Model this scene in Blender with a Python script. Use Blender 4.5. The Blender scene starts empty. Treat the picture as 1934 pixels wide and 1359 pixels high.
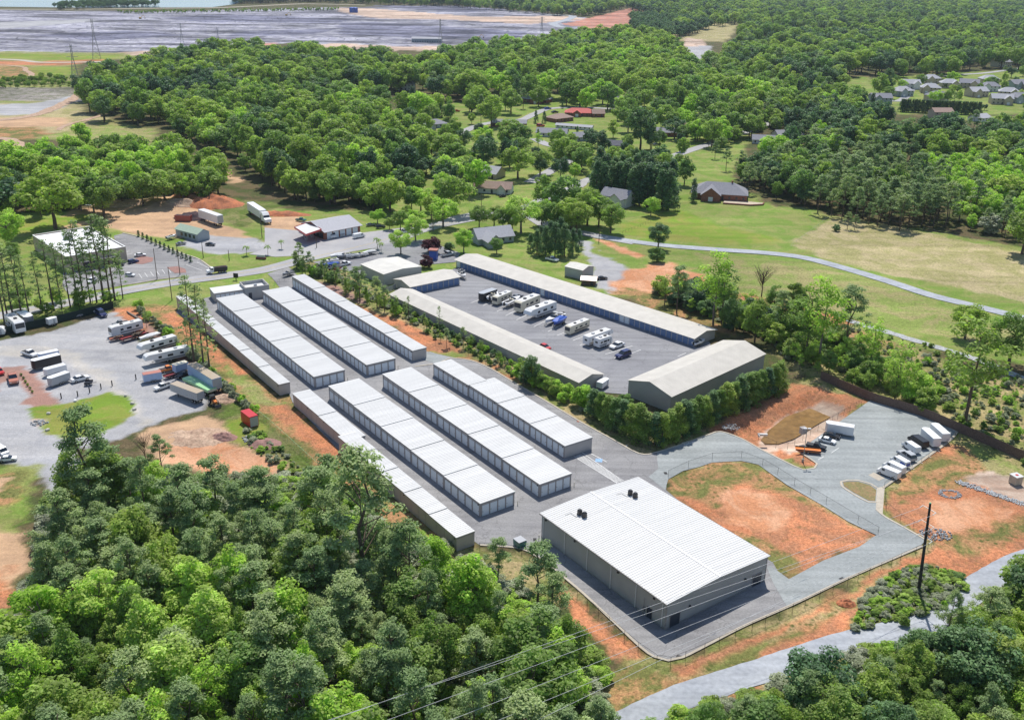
import bpy, math, random
import numpy as np
from mathutils import Matrix, Vector
random.seed(7); RNG = np.random.default_rng(7)
R = math.radians
S = bpy.context.scene
COL = S.collection

# ---------------------------------------------------------------- camera, world, sun, exposure
CAMH = 110.0
FPX, PCX, PCY, HORY = 1858.0, 967.0, 679.5, -82.3
ROLL = math.atan(0.01545)
PITCH = math.atan((PCY - HORY) * math.cos(ROLL) / FPX)
fw = Vector((0, math.cos(PITCH), -math.sin(PITCH)))
r0 = Vector((1, 0, 0)); u0 = r0.cross(fw)
ex = math.cos(ROLL) * r0 + math.sin(ROLL) * u0
ey = -math.sin(ROLL) * r0 + math.cos(ROLL) * u0
cam = bpy.data.cameras.new('camera'); camo = bpy.data.objects.new('camera', cam); COL.objects.link(camo)
cam.lens = 36.0 * FPX / 1934; cam.sensor_width = 36; cam.clip_start = 1; cam.clip_end = 30000
m = Matrix((ex, ey, -fw)).transposed().to_4x4(); m.translation = (0, 0, CAMH)
camo.matrix_world = m
S.camera = camo

SUN_EL, SUN_AZ = R(59), R(4)           # sun high ahead of the camera, a touch to the right
W = bpy.data.worlds.new('World'); S.world = W; W.use_nodes = True
nt = W.node_tree; bg = nt.nodes['Background']
sk = nt.nodes.new('ShaderNodeTexSky'); sk.sky_type = 'NISHITA'; sk.sun_disc = False
sk.sun_elevation = SUN_EL; sk.sun_rotation = SUN_AZ; sk.air_density = 1.0; sk.dust_density = 0.6; sk.ozone_density = 1.5
nt.links.new(sk.outputs[0], bg.inputs[0]); bg.inputs[1].default_value = 0.13
sl = bpy.data.lights.new('sun', 'SUN'); sl.energy = 4.9; sl.angle = R(0.5); sl.color = (1.0, 0.955, 0.88)
so = bpy.data.objects.new('sun', sl); COL.objects.link(so)
sdir = Vector((math.sin(SUN_AZ) * math.cos(SUN_EL), math.cos(SUN_AZ) * math.cos(SUN_EL), math.sin(SUN_EL)))
so.rotation_euler = sdir.to_track_quat('Z', 'Y').to_euler(); so.location = (0, 0, 300)
S.view_settings.view_transform = 'Standard'; S.view_settings.look = 'None'
S.view_settings.exposure = 0.0; S.view_settings.gamma = 1.0
S.render.engine = 'CYCLES'
S.cycles.max_bounces = 6; S.cycles.transparent_max_bounces = 12; S.cycles.diffuse_bounces = 3

def at(u, v, z=0.0):
    """where the camera ray of photo pixel (u, v) meets the height z: used to survey the site"""
    r = fw + ex * ((u - PCX) / FPX) - ey * ((v - PCY) / FPX)
    t = (z - CAMH) / r.z
    return Vector((r.x * t, r.y * t, z))
def pix(p):
    q = Vector(p) - Vector((0, 0, CAMH)); d = q.dot(fw)
    return PCX + FPX * q.dot(ex) / d, PCY - FPX * q.dot(ey) / d

# ---------------------------------------------------------------- materials
def nodemat(name):
    m = bpy.data.materials.new(name); m.use_nodes = True
    n = m.node_tree.nodes; l = m.node_tree.links
    return m, n, l, n['Principled BSDF']
def mat(name, col, rough=0.6, metal=0.0, var=0.12, scale=1.5, bump=0.0, bscale=20, spec=0.3, alpha=1.0, stretch=None):
    m, n, l, b = nodemat(name)
    b.inputs['Roughness'].default_value = rough; b.inputs['Metallic'].default_value = metal
    b.inputs['Specular IOR Level'].default_value = spec
    tc = n.new('ShaderNodeTexCoord'); no = n.new('ShaderNodeTexNoise'); no.inputs['Scale'].default_value = scale; no.inputs['Detail'].default_value = 5
    if stretch:
        sm = n.new('ShaderNodeMapping'); sm.inputs['Scale'].default_value = stretch; l.new(tc.outputs['Object'], sm.inputs[0]); l.new(sm.outputs[0], no.inputs[0])
    else: l.new(tc.outputs['Object'], no.inputs[0])
    mr = n.new('ShaderNodeMapRange'); mr.inputs[1].default_value = 0.3; mr.inputs[2].default_value = 0.7
    mr.inputs[3].default_value = 1 - var; mr.inputs[4].default_value = 1 + var
    l.new(no.outputs[0], mr.inputs[0])
    mx = n.new('ShaderNodeVectorMath'); mx.operation = 'SCALE'; mx.inputs[0].default_value = col
    l.new(mr.outputs[0], mx.inputs['Scale']); l.new(mx.outputs[0], b.inputs['Base Color'])
    if bump:
        n2 = n.new('ShaderNodeTexNoise'); n2.inputs['Scale'].default_value = bscale; l.new(tc.outputs['Object'], n2.inputs[0])
        bp = n.new('ShaderNodeBump'); bp.inputs['Strength'].default_value = bump; l.new(n2.outputs[0], bp.inputs['Height']); l.new(bp.outputs[0], b.inputs['Normal'])
    if alpha < 1: b.inputs['Alpha'].default_value = alpha
    return m
def ribbed(name, col, rough, axis, pitch, depth=0.6, var=0.08):
    """sheet metal with ribs every `pitch` metres along a local axis"""
    m = mat(name, col, rough, 0.0, var, 0.35); n = m.node_tree.nodes; l = m.node_tree.links; b = n['Principled BSDF']
    tc = n.new('ShaderNodeTexCoord'); sp = n.new('ShaderNodeSeparateXYZ'); l.new(tc.outputs['Object'], sp.inputs[0])
    mu = n.new('ShaderNodeMath'); mu.operation = 'MULTIPLY'; mu.inputs[1].default_value = 2 * math.pi / pitch; l.new(sp.outputs[axis], mu.inputs[0])
    sn = n.new('ShaderNodeMath'); sn.operation = 'SINE'; l.new(mu.outputs[0], sn.inputs[0])
    bp = n.new('ShaderNodeBump'); bp.inputs['Strength'].default_value = depth; bp.inputs['Distance'].default_value = 0.04
    l.new(sn.outputs[0], bp.inputs['Height']); l.new(bp.outputs[0], b.inputs['Normal'])
    return m
def ground_sheet_mat(name, a, b2, scale=0.25, fine=3.0, var=0.18, cracks=0.0, rough=0.92, streak=None):
    m, n, l, b = nodemat(name); b.inputs['Roughness'].default_value = rough; b.inputs['Specular IOR Level'].default_value = 0.15
    g = n.new('ShaderNodeNewGeometry'); n1 = n.new('ShaderNodeTexNoise'); n1.inputs['Scale'].default_value = scale; n1.inputs['Detail'].default_value = 6; n1.inputs['Roughness'].default_value = 0.65
    n1.inputs['Distortion'].default_value = 0.6
    l.new(g.outputs['Position'], n1.inputs[0])
    mr = n.new('ShaderNodeMapRange'); mr.inputs[1].default_value = 0.38; mr.inputs[2].default_value = 0.62; l.new(n1.outputs[0], mr.inputs[0])
    mx = n.new('ShaderNodeMix'); mx.data_type = 'RGBA'; mx.inputs[6].default_value = (*a, 1); mx.inputs[7].default_value = (*b2, 1); l.new(mr.outputs[0], mx.inputs[0])
    n2 = n.new('ShaderNodeTexNoise'); n2.inputs['Scale'].default_value = fine; n2.inputs['Detail'].default_value = 4; l.new(g.outputs['Position'], n2.inputs[0])
    m2 = n.new('ShaderNodeMapRange'); m2.inputs[1].default_value = 0.3; m2.inputs[2].default_value = 0.7; m2.inputs[3].default_value = 1 - var; m2.inputs[4].default_value = 1 + var; l.new(n2.outputs[0], m2.inputs[0])
    sc = n.new('ShaderNodeVectorMath'); sc.operation = 'SCALE'; l.new(mx.outputs[2], sc.inputs[0]); l.new(m2.outputs[0], sc.inputs['Scale'])
    out = sc.outputs[0]
    if streak is not None:   # wheel paths along the lane and darker stains
        mp = n.new('ShaderNodeMapping'); mp.inputs['Rotation'].default_value = (0, 0, -R(streak)); mp.inputs['Scale'].default_value = (0.02, 0.55, 1); l.new(g.outputs['Position'], mp.inputs[0])
        ns = n.new('ShaderNodeTexNoise'); ns.inputs['Scale'].default_value = 1; ns.inputs['Detail'].default_value = 3; l.new(mp.outputs[0], ns.inputs[0])
        ms = n.new('ShaderNodeMapRange'); ms.inputs[1].default_value = .32; ms.inputs[2].default_value = .68; ms.inputs[3].default_value = .86; ms.inputs[4].default_value = 1.14; l.new(ns.outputs[0], ms.inputs[0])
        st = n.new('ShaderNodeTexNoise'); st.inputs['Scale'].default_value = .35; st.inputs['Detail'].default_value = 7; st.inputs['Roughness'].default_value = .75; l.new(g.outputs['Position'], st.inputs[0])
        m3 = n.new('ShaderNodeMapRange'); m3.inputs[1].default_value = .60; m3.inputs[2].default_value = .70; m3.inputs[3].default_value = 1; m3.inputs[4].default_value = .78; l.new(st.outputs[0], m3.inputs[0])
        pm = n.new('ShaderNodeMath'); pm.operation = 'MULTIPLY'; l.new(ms.outputs[0], pm.inputs[0]); l.new(m3.outputs[0], pm.inputs[1])
        s5 = n.new('ShaderNodeVectorMath'); s5.operation = 'SCALE'; l.new(out, s5.inputs[0]); l.new(pm.outputs[0], s5.inputs['Scale']); out = s5.outputs[0]
    if cracks:
        v = n.new('ShaderNodeTexVoronoi'); v.feature = 'DISTANCE_TO_EDGE'; v.inputs['Scale'].default_value = 0.12; 
        ad = n.new('ShaderNodeMixRGB'); ad.blend_type = 'ADD'; ad.inputs[0].default_value = 1; 
        n3 = n.new('ShaderNodeTexNoise'); n3.inputs['Scale'].default_value = 0.5; l.new(g.outputs['Position'], n3.inputs[0])
        s3 = n.new('ShaderNodeVectorMath'); s3.operation = 'SCALE'; s3.inputs['Scale'].default_value = 3; l.new(n3.outputs[1], s3.inputs[0])
        l.new(g.outputs['Position'], ad.inputs[1]); l.new(s3.outputs[0], ad.inputs[2]); l.new(ad.outputs[0], v.inputs[0])
        c = n.new('ShaderNodeMapRange'); c.inputs[1].default_value = 0.0; c.inputs[2].default_value = 0.012; c.inputs[3].default_value = 1 - cracks; c.inputs[4].default_value = 1; l.new(v.outputs[0], c.inputs[0])
        s4 = n.new('ShaderNodeVectorMath'); s4.operation = 'SCALE'; l.new(out, s4.inputs[0]); l.new(c.outputs[0], s4.inputs['Scale']); out = s4.outputs[0]
    l.new(out, b.inputs['Base Color'])
    return m
def leafmat(name, stops, trans=0.48, var=0.35):
    m, n, l, b = nodemat(name)
    b.inputs['Roughness'].default_value = 0.55; b.inputs['Specular IOR Level'].default_value = 0.22
    oi = n.new('ShaderNodeObjectInfo'); cr = n.new('ShaderNodeValToRGB'); l.new(oi.outputs['Random'], cr.inputs[0])
    e = cr.color_ramp.elements
    while len(e) < len(stops): e.new(0.5)
    for i, c in enumerate(stops): e[i].position = i / (len(stops) - 1); e[i].color = (*c, 1)
    g = n.new('ShaderNodeNewGeometry'); mr = n.new('ShaderNodeMapRange'); mr.inputs[3].default_value = 1 - var; mr.inputs[4].default_value = 1 + var
    l.new(g.outputs['Random Per Island'], mr.inputs[0])
    at_ = n.new('ShaderNodeAttribute'); at_.attribute_name = 'tint'
    mm = n.new('ShaderNodeMath'); mm.operation = 'MULTIPLY'; l.new(mr.outputs[0], mm.inputs[0]); l.new(at_.outputs['Fac'], mm.inputs[1])
    sc = n.new('ShaderNodeVectorMath'); sc.operation = 'SCALE'; l.new(cr.outputs[0], sc.inputs[0]); l.new(mm.outputs[0], sc.inputs['Scale'])
    l.new(sc.outputs[0], b.inputs['Base Color'])
    tr = n.new('ShaderNodeBsdfTranslucent'); s2 = n.new('ShaderNodeVectorMath'); s2.operation = 'MULTIPLY'; s2.inputs[1].default_value = (1.25, 1.5, 0.6)
    l.new(sc.outputs[0], s2.inputs[0]); l.new(s2.outputs[0], tr.inputs[0])
    ms = n.new('ShaderNodeMixShader'); ms.inputs[0].default_value = trans
    l.new(b.outputs[0], ms.inputs[1]); l.new(tr.outputs[0], ms.inputs[2]); l.new(ms.outputs[0], n['Material Output'].inputs[0])
    return m

M = {}
M['roof_white'] = mat('roof_white', (0.62, 0.617, 0.605), 0.5, 0, 0.075, 0.5, stretch=(.12, 1.6, 1))
M['roof_white2'] = mat('roof_white_membrane', (0.80, 0.80, 0.81), 0.7, 0, 0.08, 0.25)
M['roof_cream'] = ribbed('roof_cream', (0.53, 0.50, 0.45), 0.6, 1, 0.9, 0.5, 0.08)
M['roof_creamx'] = ribbed('roof_cream_shed', (0.60, 0.58, 0.53), 0.6, 0, 0.9, 0.4, 0.08)
M['wall_metal'] = ribbed('wall_metal', (0.46, 0.43, 0.41), 0.6, 0, 0.3, 0.25, 0.06)
M['wall_metaly'] = ribbed('wall_metal_long', (0.46, 0.43, 0.41), 0.6, 1, 0.3, 0.25, 0.06)
M['wall_grey'] = ribbed('wall_grey', (0.42, 0.42, 0.415), 0.6, 1, 0.3, 0.25, 0.06)
M['trim'] = mat('trim', (0.33, 0.31, 0.30), 0.6)
M['trim_white'] = mat('trim_white', (0.75, 0.75, 0.75), 0.5, var=0.03)
M['door_light'] = ribbed('door_light', (0.74, 0.80, 0.84), 0.5, 2, 0.25, 0.35, 0.05)
M['door_blue'] = ribbed('door_blue', (0.16, 0.24, 0.42), 0.5, 2, 0.25, 0.35, 0.1)
M['door_dark'] = mat('door_dark', (0.05, 0.06, 0.08), 0.4)
M['dark'] = mat('dark_metal', (0.025, 0.025, 0.03), 0.5)
M['black'] = mat('black_paint', (0.015, 0.015, 0.018), 0.35, spec=0.5)
M['glass'] = mat('dark_glass', (0.02, 0.03, 0.045), 0.12, var=0.02, spec=0.6)
M['tyre'] = mat('tyre', (0.02, 0.02, 0.02), 0.9)
M['rim'] = mat('rim', (0.45, 0.45, 0.47), 0.35, 0.6)
M['lamp'] = mat('lamp_lens', (0.7, 0.7, 0.68), 0.2)
M['tail'] = mat('tail_lens', (0.4, 0.02, 0.02), 0.3)
M['concrete'] = ground_sheet_mat('concrete', (0.50, 0.45, 0.37), (0.44, 0.39, 0.32), 0.5, 3, 0.1)
M['asphalt'] = ground_sheet_mat('asphalt', (0.225, 0.222, 0.228), (0.30, 0.295, 0.295), 0.05, 2.5, 0.13, 0.3, streak=-54)
M['asphalt2'] = ground_sheet_mat('asphalt_court', (0.225, 0.225, 0.24), (0.285, 0.285, 0.295), 0.04, 2.5, 0.12, 0.3, streak=-42)
M['road'] = ground_sheet_mat('road_asphalt', (0.34, 0.335, 0.345), (0.41, 0.40, 0.40), 0.06, 1.5, 0.08)
M['gravel'] = ground_sheet_mat('gravel_blue', (0.325, 0.345, 0.345), (0.27, 0.29, 0.29), 0.09, 1.6, 0.11, streak=-30)
M['gravel_road'] = ground_sheet_mat('gravel_road', (0.40, 0.42, 0.45), (0.33, 0.35, 0.385), 0.10, 1.2, 0.12, streak=25)
M['paint_white'] = mat('paint_white', (0.78, 0.78, 0.76), 0.7)
M['paint_blue'] = mat('paint_blue', (0.25, 0.42, 0.68), 0.7)
M['bark'] = mat('bark', (0.13, 0.095, 0.07), 0.9, var=0.3, scale=4)
M['bark_pale'] = mat('bark_pale', (0.20, 0.165, 0.14), 0.9, var=0.3, scale=4)
M['wood'] = mat('weathered_wood', (0.17, 0.115, 0.09), 0.85, var=0.3, scale=3)
M['galv'] = mat('galvanised_steel', (0.30, 0.31, 0.31), 0.5, 0.5)
M['wire'] = mat('wire', (0.55, 0.55, 0.56), 0.5)
M['chain'] = mat('chain_link', (0.10, 0.11, 0.10), 0.6, alpha=0.10)
M['brick'] = mat('brick', (0.28, 0.12, 0.08), 0.85, var=0.25, scale=3)
M['tan'] = mat('tan_block', (0.50, 0.42, 0.32), 0.8, var=0.12, scale=0.8)
M['siding'] = mat('white_siding', (0.66, 0.66, 0.64), 0.7, var=0.05)
M['siding_grey'] = mat('grey_siding', (0.36, 0.40, 0.42), 0.7, var=0.05)
M['shingle'] = mat('grey_shingle', (0.26, 0.26, 0.29), 0.9, var=0.2, scale=2)
M['shingle_dark'] = mat('dark_shingle', (0.15, 0.15, 0.18), 0.9, var=0.2, scale=2)
M['shingle_brown'] = mat('brown_shingle', (0.32, 0.23, 0.19), 0.9, var=0.2, scale=2)
M['shingle_red'] = mat('red_shingle', (0.55, 0.13, 0.11), 0.8, var=0.15, scale=2)
M['shingle_green'] = mat('green_roof_sheet', (0.36, 0.45, 0.35), 0.7, var=0.08)
M['shingle_light'] = mat('light_shingle', (0.42, 0.42, 0.45), 0.9, var=0.12, scale=2)
M['water'] = mat('lake_water', (0.10, 0.20, 0.32), 0.15, var=0.03, spec=0.5)
M['mudwater'] = ground_sheet_mat('muddy_water', (0.20, 0.11, 0.035), (0.27, 0.16, 0.06), 0.15, 0.6, 0.25, rough=0.35)
M['stone'] = ground_sheet_mat('riprap_stone', (0.46, 0.47, 0.47), (0.30, 0.31, 0.32), 1.2, 4, 0.4)
M['screen'] = mat('dark_screen', (0.02, 0.038, 0.034), 0.8)
M['mulch'] = ground_sheet_mat('brick_mulch', (0.34, 0.19, 0.16), (0.28, 0.17, 0.15), 0.5, 3, 0.2)
M['clay'] = ground_sheet_mat('clay_pile', (0.52, 0.19, 0.09), (0.34, 0.14, 0.08), 0.3, 2, 0.25)
M['dirt_dark'] = ground_sheet_mat('dark_mulch_pile', (0.10, 0.06, 0.06), (0.05, 0.04, 0.05), 0.5, 2, 0.3)
M['dirt_tan'] = ground_sheet_mat('tan_spoil', (0.50, 0.36, 0.26), (0.36, 0.24, 0.17), 0.3, 2, 0.3)
def paint(name, c, r=0.3): return mat(name, c, r, 0, 0.03, 1, spec=0.5)
for k, c in dict(white=(0.78, 0.78, 0.78), silver=(0.42, 0.43, 0.45), black=(0.02, 0.02, 0.025), blue=(0.03, 0.09, 0.42), navy=(0.02, 0.03, 0.12), red=(0.55, 0.03, 0.03),
                 cream=(0.68, 0.62, 0.48), grey=(0.22, 0.23, 0.25), maroon=(0.22, 0.03, 0.03), tanp=(0.45, 0.36, 0.26), orange=(0.75, 0.22, 0.04), green=(0.35, 0.62, 0.32),
                 rust=(0.48, 0.19, 0.13), skyblue=(0.42, 0.52, 0.72), teal=(0.02, 0.16, 0.14), oxide=(0.30, 0.07, 0.06), yellow=(0.7, 0.4, 0.03)).items():
    M['p_' + k] = paint('paint_' + k, c)
M['leaf'] = leafmat('leaf_green', [(0.185, 0.286, 0.067), (0.262, 0.357, 0.086), (0.341, 0.428, 0.097), (0.198, 0.31, 0.103), (0.382, 0.453, 0.109), (0.159, 0.263, 0.091)])
M['leaf_bright'] = leafmat('leaf_bright', [(0.345, 0.508, 0.077), (0.406, 0.549, 0.099), (0.456, 0.569, 0.152)], 0.45)
M['leaf_dark'] = leafmat('leaf_dark', [(0.078, 0.16, 0.075), (0.11, 0.203, 0.085), (0.154, 0.251, 0.095), (0.066, 0.139, 0.07)], 0.3)
M['leaf_pine'] = leafmat('leaf_pine', [(0.207, 0.298, 0.122), (0.267, 0.356, 0.151), (0.34, 0.413, 0.174)], 0.3, 0.25)
M['leaf_grey'] = leafmat('leaf_grey', [(0.297, 0.33, 0.209), (0.366, 0.385, 0.286)], 0.3)
M['leaf_red'] = leafmat('leaf_red', [(0.09, 0.02, 0.035), (0.12, 0.03, 0.04)], 0.3)

# ---------------------------------------------------------------- mesh helpers
class MB:
    def __init__(s): s.v = []; s.f = []; s.mi = []
    def add(s, vs, fs, mi=0):
        o = len(s.v); s.v += [tuple(p) for p in vs]; s.f += [tuple(i + o for i in f) for f in fs]; s.mi += [mi] * len(fs); return s
    def box(s, x0, x1, y0, y1, z0, z1, mi=0):
        return s.add([(x0, y0, z0), (x1, y0, z0), (x1, y1, z0), (x0, y1, z0), (x0, y0, z1), (x1, y0, z1), (x1, y1, z1), (x0, y1, z1)],
                     [(0, 3, 2, 1), (4, 5, 6, 7), (0, 1, 5, 4), (1, 2, 6, 5), (2, 3, 7, 6), (3, 0, 4, 7)], mi)
    def bevbox(s, x0, x1, y0, y1, z0, z1, b=0.08, mi=0):
        def ring(z, d): return [(x0 + d + b, y0 + d, z), (x1 - d - b, y0 + d, z), (x1 - d, y0 + d + b, z), (x1 - d, y1 - d - b, z), (x1 - d - b, y1 - d, z), (x0 + d + b, y1 - d, z), (x0 + d, y1 - d - b, z), (x0 + d, y0 + d + b, z)]
        vs = ring(z0, 0) + ring(z1 - b, 0) + ring(z1, b)
        fs = [tuple(range(7, -1, -1)), tuple(range(16, 24))]
        for k in (0, 8):
            for i in range(8): j = (i + 1) % 8; fs.append((k + i, k + j, k + 8 + j, k + 8 + i))
        return s.add(vs, fs, mi)
    def prism(s, pts, z0, z1, mi=0):
        n = len(pts); a = sum(pts[i][0] * pts[(i + 1) % n][1] - pts[(i + 1) % n][0] * pts[i][1] for i in range(n))
        if a < 0: pts = pts[::-1]
        return s.add([(p[0], p[1], z0) for p in pts] + [(p[0], p[1], z1) for p in pts],
                     [tuple(range(n - 1, -1, -1)), tuple(range(n, 2 * n))] + [(i, (i + 1) % n, n + (i + 1) % n, n + i) for i in range(n)], mi)
    def cyl(s, p0, p1, r0, r1=None, n=8, mi=0):
        r1 = r0 if r1 is None else r1; p0 = Vector(p0); p1 = Vector(p1); d = (p1 - p0).normalized()
        a = d.orthogonal().normalized(); b = d.cross(a)
        vs = [p0 + (a * math.cos(2 * math.pi * i / n) + b * math.sin(2 * math.pi * i / n)) * r0 for i in range(n)] + \
             [p1 + (a * math.cos(2 * math.pi * i / n) + b * math.sin(2 * math.pi * i / n)) * r1 for i in range(n)]
        return s.add(vs, [tuple(range(n - 1, -1, -1)), tuple(range(n, 2 * n))] + [(i, (i + 1) % n, n + (i + 1) % n, n + i) for i in range(n)], mi)
    def side(s, prof, w, wt=None, zt=None, mi=0):
        """extrude a side profile (x, z) across the width; the half width narrows to wt above zt"""
        def hw(z):
            if wt is None: return w
            z0, z1 = zt; t = min(1, max(0, (z - z0) / (z1 - z0))); return w + (wt - w) * t
        n = len(prof); a = sum(prof[i][0] * prof[(i + 1) % n][1] - prof[(i + 1) % n][0] * prof[i][1] for i in range(n))
        if a < 0: prof = prof[::-1]
        return s.add([(x, -hw(z), z) for x, z in prof] + [(x, hw(z), z) for x, z in prof],
                     [tuple(range(n)), tuple(range(2 * n - 1, n - 1, -1))] + [((i + 1) % n, i, n + i, n + (i + 1) % n) for i in range(n)], mi)
    def tube(s, pts, r, n=6, mi=0):
        for a, b in zip(pts[:-1], pts[1:]): s.cyl(a, b, r, r, n, mi)
        return s
    def build(s, name, mats, parent=None, smooth=False):
        me = bpy.data.meshes.new(name); me.from_pydata(s.v, [], s.f)
        for m_ in (mats if isinstance(mats, (list, tuple)) else [mats]): me.materials.append(M[m_] if isinstance(m_, str) else m_)
        if len(me.materials) > 1: me.polygons.foreach_set('material_index', s.mi)
        if smooth: me.polygons.foreach_set('use_smooth', [True] * len(me.polygons))
        me.update()
        o = bpy.data.objects.new(name, me); COL.objects.link(o)
        if parent: o.parent = parent
        return o
def tag(o, label=None, cat=None, group=None, kind=None):
    if label: o['label'] = label
    if cat: o['category'] = cat
    if group: o['group'] = group
    if kind: o['kind'] = kind
    return o
def thing(name, label, cat, loc=(0, 0, 0), rz=0.0, group=None):
    o = bpy.data.objects.new(name, None); COL.objects.link(o); o.empty_display_size = 0.3
    o.location = loc; o.rotation_euler = (0, 0, rz); return tag(o, label, cat, group)
def copy_tree(o, parent=None):
    c = o.copy(); COL.objects.link(c); c.parent = parent
    for ch in KIDS(o): copy_tree(ch, c)
    return c
_kids = {}
def KIDS(o):
    return [c for c in o.children]
def dupe(o, label, loc, rz=0.0, group=None, scale=1.0):
    c = copy_tree(o); c['label'] = label; c.location = loc; c.rotation_euler = (0, 0, rz); c.scale = (scale,) * 3
    if group: c['group'] = group
    elif 'group' in c: del c['group']
    return c
def struct(o): o['kind'] = 'structure'; return o
def P(*uv, z=0.0): return [at(u, v, z) for u, v in uv]

def smooth_line(pts, step=4.0):
    """Catmull-Rom through points"""
    pts = [Vector(p) for p in pts]; q = [2 * pts[0] - pts[1]] + pts + [2 * pts[-1] - pts[-2]]; out = []
    for i in range(1, len(q) - 2):
        n = max(1, int((q[i + 1] - q[i]).length / step))
        for k in range(n):
            t = k / n; a, b, c, d = q[i - 1], q[i], q[i + 1], q[i + 2]
            out.append(0.5 * ((2 * b) + (c - a) * t + (2 * a - 5 * b + 4 * c - d) * t * t + (3 * b - a - 3 * c + d) * t ** 3))
    out.append(pts[-1]); return out
def ribbon(name, pts, w, z, matn, wob=0.0, step=4.0):
    L = smooth_line(pts, step); vs = []; fs = []
    for i, p in enumerate(L):
        d = (L[min(i + 1, len(L) - 1)] - L[max(i - 1, 0)]); d.z = 0; d.normalize(); nrm = Vector((-d.y, d.x, 0))
        ww = w(i / (len(L) - 1)) if callable(w) else w
        a = ww / 2 + random.uniform(-wob, wob); b = ww / 2 + random.uniform(-wob, wob)
        vs += [(*(p + nrm * a).xy, z), (*(p - nrm * b).xy, z)]
        if i: k = 2 * i; fs.append((k - 2, k - 1, k + 1, k))
    mb = MB(); mb.add(vs, fs); return struct(mb.build(name, matn))
def sheet(name, px, z, matn, world=False):
    pts = px if world else [at(u, v, 0) for u, v in px]
    n = len(pts); a = sum(pts[i][0] * pts[(i + 1) % n][1] - pts[(i + 1) % n][0] * pts[i][1] for i in range(n))
    if a < 0: pts = pts[::-1]
    mb = MB(); mb.add([(p[0], p[1], z) for p in pts], [tuple(range(n))]); return struct(mb.build(name, matn))

# ---------------------------------------------------------------- ground: one sheet with zones of soil and grass
Z = dict(  # pairs of albedos that a noise pattern chooses between, and how readily it takes the second
    lawn=((0.165, 0.25, 0.048), (0.245, 0.265, 0.085), 0.0), field=((0.30, 0.27, 0.12), (0.215, 0.27, 0.07), -0.03), tanfield=((0.40, 0.335, 0.19), (0.30, 0.28, 0.12), 0.0),
    clay=((0.54, 0.22, 0.11), (0.38, 0.18, 0.10), -0.03), claydry=((0.60, 0.33, 0.20), (0.54, 0.25, 0.13), 0.0), mix=((0.40, 0.22, 0.11), (0.165, 0.17, 0.055), 0.0),
    scrub=((0.37, 0.29, 0.15), (0.19, 0.21, 0.065), 0.02), weeds=((0.10, 0.145, 0.03), (0.20, 0.19, 0.08), -0.05), forest=((0.07, 0.085, 0.03), (0.13, 0.10, 0.055), -0.05),
    gravel=((0.40, 0.395, 0.40), (0.345, 0.345, 0.36), 0.0), gravelt=((0.47, 0.44, 0.40), (0.41, 0.395, 0.38), 0.0), ash=((0.37, 0.365, 0.40), (0.215, 0.21, 0.27), 0.0), ashdark=((0.14, 0.14, 0.20), (0.22, 0.22, 0.28), 0.0),
    tan=((0.56, 0.44, 0.35), (0.48, 0.34, 0.26), 0.0), red=((0.50, 0.20, 0.14), (0.44, 0.26, 0.2), 0.0), bare=((0.55, 0.36, 0.22), (0.46, 0.30, 0.19), 0.0), mulchz=((0.36, 0.21, 0.17), (0.30, 0.19, 0.16), 0.0), brush=((0.30, 0.27, 0.25), (0.17, 0.17, 0.12), 0.0), bright=((0.17, 0.26, 0.035), (0.24, 0.25, 0.06), 0.0))
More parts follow.
